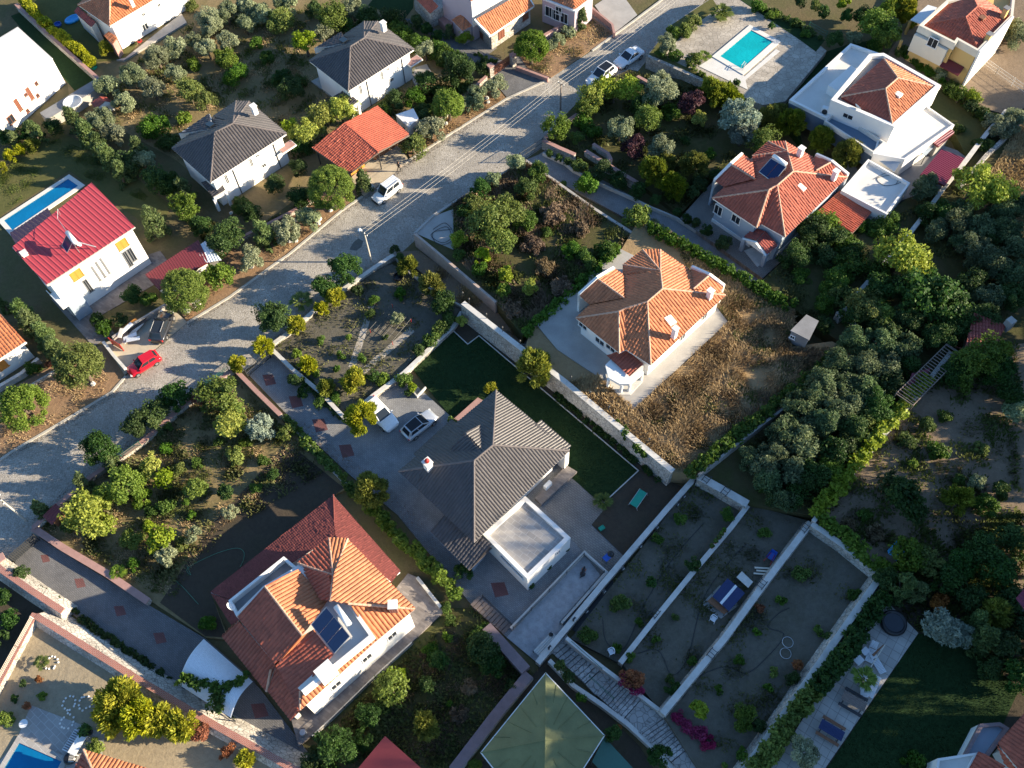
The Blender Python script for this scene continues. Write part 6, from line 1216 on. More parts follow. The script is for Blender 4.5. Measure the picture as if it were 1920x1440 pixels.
k0, k1, k2, k3 = P(170, 193, 1.3), P(181, 205, 1.3), P(213, 194, 1.3), P(200, 183, 1.3); kr0, kr1 = P(186, 182, 1.9), P(198, 190, 1.9); root = house('kennel', 'little white dog kennel with red gable roof among the olives', [k0, k1, k2, k3], .05, 'kennel'); tiles('roof', [k0, k1, kr1, kr0], 'tile_deep', root, .2, .02); tiles('roof', [k2, k3, kr0, kr1], 'tile_deep', root, .2, .02); wk = inset([k0, k1, k2, k3], .15); walls(root, wk, .05, 1.3, 'white'); g = G(); g.add([k1, k2, kr1, k0, k3, kr0], [[0, 1, 2], [4, 3, 5], [0, 3, 4, 1]]); g.obj('gable', M['white'], root); e = edge_near(wk, 197, 202, .6); door(root, wk, e, .5, .05, .55, .9, 'black', 'opening')
q4 = L3([(80, 968, 1.7), (98, 985, 1.7), (117, 956, 2.1), (104, 943, 2.1)]); root = house('shelter', 'small dark red roofed shelter at the pink wall corner', q4, .3, 'shed'); tiles('roof', q4, 'metal_dk', root, .3, .04, 30, 0); walls(root, inset(q4, .25), .3, 1.6, 'wood')
# curved white canopy over the driveway
c0, c1, c2, c3 = P(382, 1198, 2.3), P(474, 1278, 2.3), P(433, 1346, 2.3), P(334, 1283, 2.3); root = thing('canopy', 'curved white sheet canopy with vine over the left driveway', 'canopy', (*c0[:2], .16)); V, Fc = [], []
N_ = 14; Q_ = 80
for i in range(Q_+1):
    for j in range(N_+1):
        f, t = i/Q_, j/N_; p = (c0*(1-f)+c1*f)*(1-t)+(c3*(1-f)+c2*f)*t; V.append(p+np.array([0, 0, .9*math.sin(math.pi*t)+.03*(i % 2)]))
for i in range(Q_):
    for j in range(N_): q_ = i*(N_+1)+j; Fc.append([q_, q_+N_+1, q_+N_+2, q_+1])
mk('roof', V, Fc, M['sheet_w'], root)
for p in (c0, c1, c2, c3): g = G(); g.tube([p[0], p[1], .1], p, .06, n=6); g.obj('post', M['dark'], root)
# ------------------------------------------------------------------ cars
car('red hatchback parked nose down beside the parking bay', 297, 664, 240, 699, 'car_red', 'hatch', 0.03)
car('dark suv with roof rails and sunroof in the parking bay', 293, 641, 314, 583, 'car_black', 'suv', 0.06, 'glass', rack=True)
car('white passenger van beside the red carport', 748, 342, 703, 376, 'car_white', 'van', 0.03, rack=True, name='parked_van', cat='van')
car('white sedan parked near the tall stone retaining wall', 1201, 93, 1157, 122, 'car_white', 'sedan', 0.03)
car('white hatchback with black roof half hidden by leaves', 1149, 125, 1106, 158, 'car_white', 'hatch', 0.03, 'black')
car('white crossover half covered by a gold thuja in the court', 690, 752, 738, 802, 'car_white', 'suv', 0.13, 'car_white')
car('silver hatchback with dark glass roof beside the grey roofed house', 758, 818, 814, 774, 'car_silver', 'hatch', 0.13, 'black')
# ------------------------------------------------------------------ poles and wires
def streetpole(label, top, base, z0, ht, lamp=True):
    b = P(*base, z0); t = P(*top, z0+ht); root = thing('street_lamp' if lamp else 'utility_pole', label, 'street lamp' if lamp else 'utility pole', (b[0], b[1], z0)); b[:2] = t[:2]; root.location = (t[0], t[1], z0); ORG[root.name] = np.array([t[0], t[1], z0])
    g = G(); g.tube([*t[:2], z0], t, .13, .08, 10); g.obj('mast', M['kerb' if lamp else 'woodgrey'], root); d = np.array([.75, .66, 0]); n = np.array([-.66, .75, 0])
    g = G(); g.tube(t-n*.6-[0, 0, .15], t+n*.6-[0, 0, .15], .05, n=6); g.obj('crossarm', M['dark'], root)
    for s in (-.5, 0, .5): g = G(); g.lathe(t+n*s-[0, 0, .1], [(.05, 0), (.07, .08), (.03, .18)], 8); g.obj('insulator', M['plast_w'], root)
    if lamp: a = t-d*.0+n*.9-[0, 0, .1]; g = G(); g.tube(t-[0, 0, .3], a, .035, n=6); g.obj('arm', M['steel'], root); g = G(); g.lathe(a-[0, 0, .12], [(.05, .2), (.2, .12), (.24, 0), (.16, -.1)], 12); g.obj('lamp_head', M['lampg'], root)
    return t, n
tA, nA = streetpole('pale street lamp pole at the road edge by the shrubs', (683, 437), (697, 492), 0.02, 5.4)
tB, nB = streetpole('wooden utility pole beside the leafy tree at the road', (1052, 156), (1051, 205), 0.02, 4.6, False)
tC, _n = streetpole('pale street lamp pole by the curved black gate', (2, 938), (60, 985), 0.3, 5.4)
end = P(1300, -30, 5.0)
for i, s in enumerate((-.5, 0, .5)):
    pts = []
    for a, b in ((tA+nA*s, tB+nB*s), (tB+nB*s, end+nB*s)):
        for j in range(13): f = j/12; pts.append(a+(b-a)*f+np.array([0, 0, .08-.35*4*f*(1-f)]))
    g = G(); g.path(pts[:13]+pts[14:], .012, 5); o = g.obj('overhead_wire', M['cream']); tag(o, ('overhead wire nearest the houses above the road', 'middle one of the three overhead wires above the road', 'overhead wire nearest the parked white cars')[i], 'wire', 'overhead wires above the road')
# ------------------------------------------------------------------ person and dog
def skinned(name, pts, edges, rad, mat, parent=None, sub=2):
    me = bpy.data.meshes.new(name); me.from_pydata([tuple(p) for p in pts], edges, []); o = bpy.data.objects.new(name, me); COL.objects.link(o)
    md = o.modifiers.new('s', 'SKIN'); 
    if not me.skin_vertices: me.skin_vertices.new()
    for v, r in zip(me.skin_vertices[0].data, rad): v.radius = (r, r) if not hasattr(r, '__len__') else r
    me.skin_vertices[0].data[0].use_root = True
    s = o.modifiers.new('u', 'SUBSURF'); s.levels = sub; s.render_levels = sub
    dg = bpy.context.evaluated_depsgraph_get(); m2 = bpy.data.meshes.new_from_object(o.evaluated_get(dg)); o.modifiers.clear(); o.data = m2; m2.materials.clear(); m2.materials.append(mat)
    m2.polygons.foreach_set('use_smooth', np.ones(len(m2.polygons), bool))
    if parent: o.parent = parent
    return o
b = P(749, 321, 0.07); root = thing('person', 'person in dark clothes walking across the carport apron', 'person', tuple(b)); root.rotation_euler = (0, 0, R(-60))
J = [(0, 0, .92), (0, 0, 1.12), (0, .02, 1.38), (0, .03, 1.48), (0, .05, 1.56), (0, .06, 1.66),
     (.16, .02, 1.40), (.22, .12, 1.14), (.22, .26, .92), (-.16, .02, 1.40), (-.22, -.08, 1.14), (-.23, -.12, .88),
     (.09, 0, .90), (.10, .16, .50), (.10, .12, .08), (.10, .28, .03), (-.09, 0, .90), (-.10, -.08, .50), (-.10, -.30, .12), (-.10, -.18, .04)]
Ed = [(0, 1), (1, 2), (2, 3), (3, 4), (4, 5), (2, 6), (6, 7), (7, 8), (2, 9), (9, 10), (10, 11), (0, 12), (12, 13), (13, 14), (14, 15), (0, 16), (16, 17), (17, 18), (18, 19)]
Rd = [.14, .13, .16, .06, .085, .08, .075, .05, .036, .075, .05, .036, .1, .065, .045, .04, .1, .065, .045, .04]
for hnd, sg in ((8, 1), (11, -1)):
    h0 = np.array(J[hnd]); base = len(J); J.append(tuple(h0+[0, .03, -.06])); Ed.append((hnd, base)); Rd.append(.03)
    for kf in range(4):
        J.append(tuple(np.array(J[base])+[(kf-1.5)*.018, .02, -.04])); Ed.append((base, len(J)-1)); Rd.append(.009); J.append(tuple(np.array(J[-1])+[0, .025, -.025+.004*kf])); Ed.append((len(J)-2, len(J)-1)); Rd.append(.008)
    J.append(tuple(np.array(J[base])+[-sg*.04, .03, 0])); Ed.append((base, len(J)-1)); Rd.append(.01)
bd = skinned('body', J, Ed, Rd, M['skin'], root)
bd.data.materials.append(M['cloth']); bd.data.materials.append(M['dark'])
for p in bd.data.polygons:
    z = p.center.z; armx = abs(p.center.x) > .19
    p.material_index = 0 if z > 1.47 or (armx and z < 1.12) else (2 if z < .9 or z < .07 else 1)
g = G(); g.lathe((0, .05, 1.60), [(.088, 0), (.094, .06), (.08, .12), (.04, .15)], 12); g.obj('hair', M['hair']).parent = root
h_ = bpy.data.objects[[o.name for o in root.children if o.name.startswith('hair')][0]]; h_.location = (0, .04, 1.61)
for s in (-.03, .03): g = G(); g.lathe((0, 0, 0), [(.008, -.006), (.012, 0), (.008, .006)], 8); e_ = g.obj('eye', M['black'], None); e_.parent = root; e_.location = (s, .145, 1.645)
g = G(); g.tube((0, 0, .02), (0, .02, -.015), .008, .014, 6); e_ = g.obj('nose', M['skin'], None); e_.parent = root; e_.location = (0, .14, 1.615)
b = P(1093, 1075, .16); root = thing('dog', 'black and tan dog lying on the courtyard floor', 'dog', tuple(b)); root.rotation_euler = (0, 0, R(70))
J = [(0, 0, .2), (.28, 0, .22), (.42, 0, .30), (.52, 0, .38), (.66, 0, .34), (-.28, 0, .19), (-.45, .08, .12), (-.62, .16, .06), (.25, .14, .12), (.42, .17, .05), (.56, .16, .04), (.25, -.14, .12), (.42, -.17, .05), (.56, -.16, .04), (-.22, .16, .14), (-.05, .22, .06), (.08, .22, .04), (-.22, -.16, .14), (-.05, -.22, .06), (.08, -.22, .04), (.50, .08, .48), (.50, -.08, .48)]
Ed = [(0, 1), (1, 2), (2, 3), (3, 4), (0, 5), (5, 6), (6, 7), (1, 8), (8, 9), (9, 10), (1, 11), (11, 12), (12, 13), (5, 14), (14, 15), (15, 16), (5, 17), (17, 18), (18, 19), (3, 20), (3, 21)]
Rd = [.16, .17, .11, .10, .05, .15, .05, .03, .07, .05, .045, .07, .05, .045, .1, .06, .045, .1, .06, .045, .03, .03]
bd = skinned('body', J, Ed, Rd, M['black'], root); bd.data.materials.append(M['terracotta'])
for p in bd.data.polygons:
    if p.center.z < .09 or p.center.x > .6 or (p.center.x > .25 and abs(p.center.y) > .13): p.material_index = 1

# ------------------------------------------------------------------ garden furniture and small things
def dupe(src, x, y, z, rz, label, group=None):
    r = src.copy(); COL.objects.link(r); p = P(x, y, z); r.location = tuple(p); r.rotation_euler = (0, 0, rz); r['label'] = label
    if group: r['group'] = group
    for ch in src.children:
        c = ch.copy(); COL.objects.link(c); c.parent = r
    return r
def local(name, label, cat, x, y, z, rz=0, group=None):
    o = thing(name, label, cat, tuple(P(x, y, z)), group); o.rotation_euler = (0, 0, rz); ORG[o.name] = np.zeros(3); return o
def lounger(label, x, y, z, rz, first=None):
    if first is not None: return dupe(first, x, y, z, rz, label, 'white plastic loungers on the patio')
    o = local('sun_lounger', label, 'sun lounger', x, y, z, rz, 'white plastic loungers on the patio'); g = G()
    for i in range(11): g.box((-.9+i*.12, 0, .32), (.09, .6, .03))
    g.obj('seat', M['plast_w'], o); g = G()
    for i in range(6): g.add([[.45+i*.1, -.3, .34+i*.05], [.53+i*.1, -.3, .38+i*.05], [.53+i*.1, .3, .38+i*.05], [.45+i*.1, .3, .34+i*.05]], [[0, 1, 2, 3]])
    g.obj('backrest', M['plast_w'], o); g = G()
    for s in (-1, 1): g.tube((-.95, s*.31, .3), (1.05, s*.31, .3), .03, n=6)
    g.obj('frame', M['plast_w'], o)
    for sx in (-.7, .6):
        for s in (-1, 1): g = G(); g.tube((sx, s*.28, .3), (sx, s*.28, 0), .03, n=6); g.obj('leg', M['plast_w'], o)
    return o
l1 = lounger('white slatted lounger beside the palm on the patio', 1635, 1290, 2.52, R(55)); lounger('white slatted lounger tipped beside the leaning pole', 1632, 1225, 2.52, R(60), l1); lounger('white slatted lounger nearest the round tub', 1643, 1245, 2.54, R(110), l1); lounger('white lounger partly under the palm fronds', 1618, 1288, 2.56, R(80), l1)
def picnic(label, x, y, z, rz, top, first=None):
    o = local('picnic_table', label, 'picnic table', x, y, z, rz, 'picnic tables on the patio'); g = G()
    for i in range(5): g.box((0, -.36+i*.18, .76), (2.1, .165, .045))
    g.obj('tabletop', M[top], o)
    for s in (-1, 1):
        g = G(); g.box((0, s*.78, .45), (2.1, .28, .05)); g.obj('bench', M['dark' if top == 'woodgrey' else 'wood'], o)
        for sx in (-.8, .8): g = G(); g.tube((sx, s*.25, .74), (sx, s*.7, 0), .05, n=6); g.obj('leg', M['dark'], o)
    for sx in (-.8, .8): g = G(); g.box((sx, 0, .42), (.08, 1.7, .09)); g.obj('crossbeam', M['dark'], o)
    return o
picnic('weathered brown picnic table with dark benches on the patio', 1597, 1318, 2.52, R(-35), 'woodgrey'); picnic('picnic table under a navy cloth at the patio edge', 1555, 1372, 2.52, R(-35), 'bluecloth')
for x, y, s, lab in ((1608, 1240, .8, 'white square stool nearer the patio hedge'), (1620, 1223, .7, 'white square stool nearer the tub')):
    o = local('stool', lab, 'stool', x, y, 2.52, R(35)); g = G(); g.box((0, 0, .42), (s, s*.8, .05)); g.obj('seat', M['plast_w'], o)
    for sx in (-1, 1):
        for sy in (-1, 1): g = G(); g.tube((sx*s*.4, sy*s*.3, .4), (sx*s*.42, sy*s*.33, 0), .03, n=6); g.obj('leg', M['plast_w'], o)
o = local('hot_tub', 'round black tub with dark cover on the patio', 'tub', 1673, 1170, 2.52); g = G(); g.lathe((0, 0, 0), [(1.15, 0), (1.22, .3), (1.15, .62), (.95, .62), (.93, .45), (.3, .42)], 28); g.obj('shell', M['black'], o, True); g = G(); g.lathe((0, 0, .43), [(.93, 0), (.9, .03)], 28); g.obj('cover', M['glass'], o)
o = local('leaning_pole', 'pale pole with folded brown parasol leaning over the loungers', 'pole', 1640, 1235, 2.5, R(48)); g = G(); g.tube((-1.3, 0, .8), (1.3, 0, 1.0), .04, n=6); g.obj('mast', M['cream'], o); g = G(); g.tube((-.2, .35, .85), (1.2, .1, 1.0), .12, .04, 8); g.obj('folded_canopy', M['wood'], o); g = G(); g.tube((-1.2, 0, 0), (-1.2, 0, .8), .04, n=6); g.obj('stand', M['cream'], o)
# ping pong table
a_, b_, c_, d_ = L3([(1336, 1118, 1.9), (1367, 1146, 1.9), (1397, 1112, 1.9), (1364, 1084, 1.9)])
sheet('concrete_pad', [(1316, 1132), (1350, 1097), (1385, 1135), (1352, 1160)], 1.13, 'conc')
root = thing('table_tennis_table', 'navy table with white centre stripe behind the terrace wall', 'table', (*((a_+c_)/2)[:2], 1.13)); g = G(); g.slabpoly([a_, b_, c_, d_], .06); tp = g.obj('tabletop', M['bluecloth'], root); g = G(); m0, m1 = (a_+b_)/2, (c_+d_)/2; w_ = (b_-a_)/np.linalg.norm(b_-a_)*.13; g.slabpoly([m0-w_+[0, 0, .012], m0+w_+[0, 0, .012], m1+w_+[0, 0, .012], m1-w_+[0, 0, .012]], .01); g.obj('centre_stripe', M['plast_w'], tp)
for p in (a_, b_, c_, d_): v = p*.9+(a_+c_)/2*.1; g = G(); g.tube([v[0], v[1], 1.1], [v[0], v[1], 1.85], .05, n=6); g.obj('leg', M['dark'], root)
q4 = L3([(1326, 1127, 1.5), (1358, 1152, 1.5), (1365, 1146, 1.5), (1335, 1119, 1.5)]); root = thing('bench', 'dark wood bench beside the navy table', 'bench', (*q4[0][:2], 1.13)); g = G(); g.slabpoly(q4, .06); g.obj('seat', M['wood'], root)
for p in q4: g = G(); g.tube([p[0], p[1], 1.1], [p[0], p[1], 1.45], .04, n=6); g.obj('leg', M['dark'], root)
q4 = L3([(1381, 1082, 1.9), (1391, 1071, 1.9), (1412, 1091, 1.9), (1403, 1102, 1.9)]); root = thing('side_table', 'pale grey rectangular table top beside the navy table', 'table', (*q4[0][:2], 1.1)); g = G(); g.slabpoly(q4, .06); g.obj('tabletop', M['cap'], root)
for p in q4: v = p*.9+(q4[0]+q4[2])/2*.1; g = G(); g.tube([v[0], v[1], 1.1], [v[0], v[1], 1.85], .04, n=6); g.obj('leg', M['dark'], root)
def chair(label, x, y, z, rz, first=None, mat='plast_w', group='white plastic garden chairs'):
    if first is not None: return dupe(first, x, y, z, rz, label, group)
    o = local('garden_chair', label, 'chair', x, y, z, rz, group); g = G(); g.prism([np.array([*v, 0]) for v in ((-.25, -.24), (.22, -.26), (.22, .26), (-.25, .24))], .40, .44); g.obj('seat', M[mat], o); g = G(); g.thick([np.array(v) for v in ((.2, -.28), (-.2, -.3), (-.3, -.18), (-.33, 0), (-.3, .18), (-.2, .3), (.2, .28))], .06, .60, .66); g.obj('arm_rail', M[mat], o); g = G(); g.thick([np.array(v) for v in ((-.28, -.2), (-.33, 0), (-.28, .2))], .04, .44, .85); g.obj('backrest', M[mat], o)
    for sx in (-.25, .22):
        for s in (-.25, .25): g = G(); g.tube((sx, s, .62), (sx*1.1, s*1.1, 0), .03, n=6); g.obj('leg', M[mat], o)
    return o
c1_ = chair('white plastic chair beside the navy table', 1337, 1163, 1.12, R(-40)); chair('white plastic chair by the small steps below the first terrace wall', 1145, 1224, .62, R(200), c1_)
# hammock-like sunbed, grill, courtyard bench
o = local('sunbed', 'turquoise canvas sunbed in the dark flower bed', 'sunbed', 1196, 938, .16, R(52)); g = G(); g.slabpoly([np.array(v) for v in ((-1.0, -.42, .5), (1.0, -.42, .5), (1.0, .42, .5), (-1.0, .42, .5))], .04); g.obj('canvas', M['teal'], o)
for s in (-1, 1): g = G(); g.tube((-1.1, s*.44, .48), (1.05, s*.44, .48), .035, n=6); g.obj('side_rail', M['steel'], o)
for sx in (-.95, .95):
    for s in (-1, 1): g = G(); g.tube((sx, s*.4, .48), (sx*1.08, s*.55, 0), .03, n=6); g.obj('leg', M['steel'], o)
o = local('crate', 'small green crate on the flower bed', 'crate', 1128, 991, .16, R(30)); g = G(); q_ = [np.array([*v, 0]) for v in ((-.3, -.2), (.3, -.2), (.3, .2), (-.3, .2))]; g.ring(q_, inset(q_, .04), 0, .25); g.obj('side', M['teal'], o); g = G(); g.prism(inset(q_, .03), 0, .2); g.obj('base', M['teal'], o)
o = local('grill', 'black kettle grill with blue side shelf in the yard', 'grill', 1144, 1044, .16, R(40)); g = G(); g.lathe((0, 0, .75), [(.1, -.3), (.33, -.12), (.36, 0), (.3, .16), (.1, .26)], 18); g.obj('kettle', M['black'], o, True); g = G(); g.box((-.55, 0, .8), (.7, .6, .05)); g.obj('side_shelf', M['plast_b'], o)
for sx, sy in ((-.85, -.25), (-.85, .25), (.2, -.2), (.2, .2)): g = G(); g.tube((sx, sy, .78), (sx, sy, 0), .03, n=6); g.obj('leg', M['dark'], o)
q4 = L3([(1000, 1220, .7), (1015, 1234, .7), (1050, 1198, .7), (1034, 1184, .7)]); root = thing('bench', 'pale slatted bench table at the courtyard corner', 'bench', (*q4[0][:2], .15)); g = G()
for i in range(5): f0, f1 = i/5+.01, (i+.9)/5; g.slabpoly([q4[0]+(q4[1]-q4[0])*f0, q4[0]+(q4[1]-q4[0])*f1, q4[3]+(q4[2]-q4[3])*f1, q4[3]+(q4[2]-q4[3])*f0], .05)
g.obj('seat', M['cap'], root)
for p in q4: g = G(); g.tube([p[0], p[1], .15], [p[0], p[1], .66], .05, n=6); g.obj('leg', M['dark'], root)
o = local('bag', 'small black bag on the slatted courtyard bench', 'bag', 1033, 1190, .72, R(40)); g = G(); g.lathe((0, 0, 0), [(.18, 0), (.22, .08), (.12, .16)], 10); g.obj('pouch', M['black'], o); g = G(); g.path([(-.1, 0, .14), (-.05, 0, .24), (.05, 0, .24), (.1, 0, .14)], .015); g.obj('strap', M['black'], o)
# pots
def pot(label, x, y, z, r=.2, plantm='L_ivy', group=None, first=None, mat='terracotta'):
    if first is not None: return dupe(first, x, y, z, RNG.random()*6, label, group)
    o = local('flower_pot', label, 'flower pot', x, y, z, 0, group); g = G(); g.lathe((0, 0, 0), [(r*.7, 0), (r, r*1.5), (r*1.08, r*1.5), (r*1.08, r*1.7), (r*.8, r*1.7)], 12); g.obj('pot', M[mat], o)
    c = np.array([[0, 0, r*2.0]]); V, Fc, tn = leaves(c, np.array([r*1.2]), 90, r*.35, np.zeros(3), 1.3, RNG); me = leafobj('foliage', V, Fc, tn, M[plantm]); f = bpy.data.objects.new('foliage', me); COL.objects.link(f); f.parent = o; return o
pp_ = None
for i, (x, y) in enumerate(((1308, 1063), (1334, 1026), (1341, 1017), (1347, 1010), (1352, 1003), (1356, 997))):
    pp_ = pot(('terracotta pot standing alone on the terrace wall', 'lowest terracotta pot of the row on the terrace wall', 'second lowest terracotta pot of the row on the wall', 'middle terracotta pot of the row on the wall', 'second highest terracotta pot of the row on the wall', 'topmost terracotta pot of the row on the wall')[i], x, y, 1.58, .22, group='terracotta pots on the terrace wall', first=pp_) if pp_ else pot('terracotta pot standing alone on the terrace wall', x, y, 1.58, .22, group='terracotta pots on the terrace wall')
p2 = pot('dark planter against the terrace wing, right one', 1062, 1032, .16, .28, 'L_dark', 'dark planters by the terrace wing', mat='dark'); pot('dark planter against the terrace wing, middle one', 1028, 1066, .16, .28, first=p2, group='dark planters by the terrace wing'); pot('dark planter at the lowest corner of the terrace wing', 996, 1101, .16, .28, first=p2, group='dark planters by the terrace wing')
pot('round dark pot beside the raised planter in the court', 766, 742, .13, .35, 'L_dark', mat='black'); pot('red pot at the corner of the blue pool deck', 55, 1326, 1.34, .3, 'L_rust'); pot('orange pot beside the broad battered wall', 1492, 1250, 1.85, .4, 'L_rust'); pot('black tub planter at the end of the pool deck', 167, 1373, 1.34, .5, 'L_dark', mat='black'); pot('clay pot at the foot of the stone steps', 1357, 1437, 1.5, .25)
o = local('barrel', 'black oil drum standing on the round planting bed by the driveway', 'barrel', 571, 1376, .18); g = G(); g.lathe((0, 0, 0), [(.28, 0), (.3, .3), (.28, .32), (.3, .6), (.28, .8)], 14); g.obj('drum', M['steel'], o)
# wall lamps on the terrace wall
wl = None
for i, (x, y) in enumerate(((1029, 1217), (1075, 1164), (1098, 1150), (1131, 1113), (1166, 1070), (1199, 1028), (1230, 993), (1268, 950), (1280, 935), (1303, 905))):
    lab = f'small black framed wall lamp, {"lowest" if i == 0 else "topmost" if i == 9 else ORD[i+1]+" from the bottom"} on the courtyard terrace wall'
    if wl is None:
        wl = local('wall_lamp', lab, 'lamp', x, y, 1.16, R(45), 'wall lamps on the terrace wall'); g = G(); g.box((0, 0, .1), (.14, .14, .2)); g.obj('base', M['dark'], wl); g = G(); g.box((.12, 0, .34), (.34, .2, .3)); g.obj('cage', M['dark'], wl); g = G(); g.box((.13, 0, .36), (.24, .22, .24)); g.obj('glass', M['lampg'], wl)
    else: dupe(wl, x, y, 1.16, R(45), lab)
gp_ = None
for i, (x, y) in enumerate(((868, 555), (880, 567), (912, 595), (942, 620), (975, 645), (1070, 712), (1106, 740), (1141, 768), (1216, 828))):
    lab = f'slim dark lamp post on the lawn retaining wall, {"uppermost" if i == 0 else "lowest" if i == 8 else ORD[i+1]+" from the top"} of nine'
    if gp_ is None:
        gp_ = local('garden_lamp', lab, 'lamp', x, y+2, 2.9, 0, 'lamp posts on the lawn wall'); g = G(); g.tube((0, 0, 0), (0, 0, .7), .03, n=6); g.obj('post', M['dark'], gp_); g = G(); g.lathe((0, 0, .7), [(.05, 0), (.12, .06), (.12, .22), (.03, .32)], 8); g.obj('lantern', M['dark'], gp_)
    else: dupe(gp_, x, y+2, 2.9, 0, lab)
# iron ladders hooked over terrace walls
ld = None
for i, (x, y, z, lab) in enumerate(((1428, 1095, 2.3, 'black iron ladder over the wall behind the navy table'), (1228, 1150, 1.6, 'black iron ladder over the pot wall, lower end'), (1335, 1226, 2.3, 'black iron ladder over the lower end of the second wall'), (1508, 990, 2.3, 'black iron frame over the top end of the second wall'), (1325, 898, 2.1, 'black iron bracket on the wide white wall, left'), (1360, 922, 2.1, 'black iron bracket on the wide white wall, right'))):
    if ld is None:
        ld = local('iron_ladder', lab, 'ladder', x, y, z, R(45), 'iron ladders on the terrace walls'); g = G()
        for s in (-.3, .3): g.tube((-.5, s, .02), (.5, s, .25), .035, n=6)
        g.obj('rail', M['dark'], ld)
        for t in (-.35, 0, .35): g = G(); g.tube((t, -.3, .13+t*.23), (t, .3, .13+t*.23), .03, n=6); g.obj('rung', M['dark'], ld)
    else: dupe(ld, x, y, z, R(45), lab)
# hoops, boards, buckets, toys
for x, y, lab in ((1477, 1204, 'upper white hoop lying on the third terrace'), (1473, 1225, 'lower white hoop lying on the third terrace')):
    p = P(x, y, 1.85); g = G(); g.path([p+.5*np.array([math.cos(t*math.pi/10), math.sin(t*math.pi/10), 0]) for t in range(21)], .03, 5); o = g.obj('hoop', M['steel']); tag(o, lab, 'hoop')
for i, (a0, a1) in enumerate((((1415, 1064), (1450, 1066)), ((1413, 1075), (1438, 1077)), ((1418, 1070), (1442, 1072)))):
    p, q_ = P(*a0, 1.3), P(*a1, 1.3); g = G(); m_ = (p+q_)/2; g.box((m_[0], m_[1], 1.25+.05*i), (np.linalg.norm(q_-p), .16, .09), math.atan2(q_[1]-p[1], q_[0]-p[0])); o = g.obj('board', M['cream']); tag(o, ('topmost pale board beside the second terrace wall', 'lowest pale board beside the second terrace wall', 'pale board lying between two others by the wall')[i], 'board', 'boards by the terrace wall')
o = local('barrow', 'blue tub with red handles leaning by the second terrace wall', 'wheelbarrow', 1445, 1045, 1.12, R(50)); g = G(); g.add([[-.35, -.3, .3], [.45, -.22, .3], [.45, .22, .3], [-.35, .3, .3], [-.5, -.4, .6], [.6, -.32, .6], [.6, .32, .6], [-.5, .4, .6]], [[3, 2, 1, 0], [0, 1, 5, 4], [1, 2, 6, 5], [2, 3, 7, 6], [3, 0, 4, 7]]); g.obj('tub', M['plast_b'], o); g = G(); g.tube((.3, -.2, .35), (-1.0, -.35, .55), .03, n=6); g.tube((.3, .2, .35), (-1.0, .35, .55), .03, n=6); g.obj('handles', M['rust'], o); g = G(); g.tube((.65, -.05, .2), (.65, .05, .2), .2, n=14); g.obj('wheel', M['tyre'], o)
o = local('paddling_pool', 'sky blue toddler pool on the lawn by the orange roofed house', 'paddling pool', 137, 38, .06, R(40)); g = G(); V = []; g.lathe((0, 0, 0), [(1.0, 0), (1.1, .2), (1.0, .38), (.85, .36), (.82, .12), (.1, .1)], 20); g.obj('tub', M['cyan'], o, True); o.scale = (1.15, .75, 1)
o = local('basin', 'small blue round basin beside the golden hedge', 'basin', 109, 47, .06); g = G(); g.lathe((0, 0, 0), [(.5, 0), (.55, .25), (.48, .25), (.45, .06), (.05, .05)], 16); g.obj('tub', M['plast_b'], o)
o = local('net_heap', 'heap of green netting at the end of the golden hedge', 'netting', 175, 124, .06); c = RNG.normal(size=(14, 3))*np.array([.35, .35, .08])+[0, 0, .15]; V, Fc, tn = leaves(c, np.full(14, .25), 350, .12, np.zeros(3), 1.5, RNG, squash=.6); f = bpy.data.objects.new('netting', leafobj('netting', V, Fc, tn, M['teal'])); COL.objects.link(f); f.parent = o
o = local('dish_panel', 'big white dish leaning on the grey capped wall', 'dish', 137, 193, 1.7, R(20)); g = G(); g.lathe((0, 0, 0), [(1.3, .25), (1.25, .28), (.9, .08), (.2, 0)], 24); g.obj('reflector', M['plast_w'], o, True); g = G(); g.tube((0, 0, .05), (-.4, 0, .9), .03, n=6); g.obj('feed_arm', M['steel'], o)
o = local('mower', 'red garden mower on the white house terrace', 'mower', 263, 80, .32, R(30)); g = G(); g.box((0, 0, .25), (.7, .5, .25)); g.obj('deck', M['rust'], o); g = G(); g.lathe((0, 0, .38), [(.16, 0), (.18, .15), (.08, .22)], 10); g.obj('engine', M['black'], o); g = G(); g.tube((-.3, .2, .35), (-1.0, .2, .95), .02, n=6); g.tube((-.3, -.2, .35), (-1.0, -.2, .95), .02, n=6); g.tube((-1.0, -.2, .95), (-1.0, .2, .95), .02, n=6); g.obj('handle', M['dark'], o)
for sx in (-.28, .28):
    for s in (-.28, .28): g = G(); g.tube((sx, s-.03, .12), (sx, s+.03, .12), .12, n=10); g.obj('wheel', M['tyre'], o)
# scrap in the parking bay
for i, (x, y, L_, ang, mt, lab) in enumerate(((250, 625, 3.2, 55, 'cap', 'long pale board of the scrap heap beside the dark suv'), (258, 612, 2.6, 38, 'dark', 'dark sheet leaning on the scrap heap'), (243, 612, 2.2, 40, 'shutter', 'orange brown board on the scrap heap'), (246, 634, 1.6, 20, 'sheet_w', 'white curved sheet on the scrap heap'), (252, 640, 1.6, 5, 'sheet_w', 'lowest white sheet on the scrap heap'), (238, 622, 2.0, 48, 'sheet_w', 'white board behind the scrap heap'), (230, 630, 1.2, 80, 'offwhite', 'pale slab at the left end of the scrap heap'))):
    p = P(x, y, .3); g = G(); ca, sa = math.cos(R(ang)), math.sin(R(ang)); g.slabpoly([p+np.array([ca*u*L_/2-sa*v*.25, sa*u*L_/2+ca*v*.25, (.15+.08*i)+.1*u]) for u, v in ((-1, -1), (1, -1), (1, 1), (-1, 1))], .06); o = g.obj('scrap_board', M[mt]); tag(o, lab, 'scrap', 'scrap boards in the parking bay')
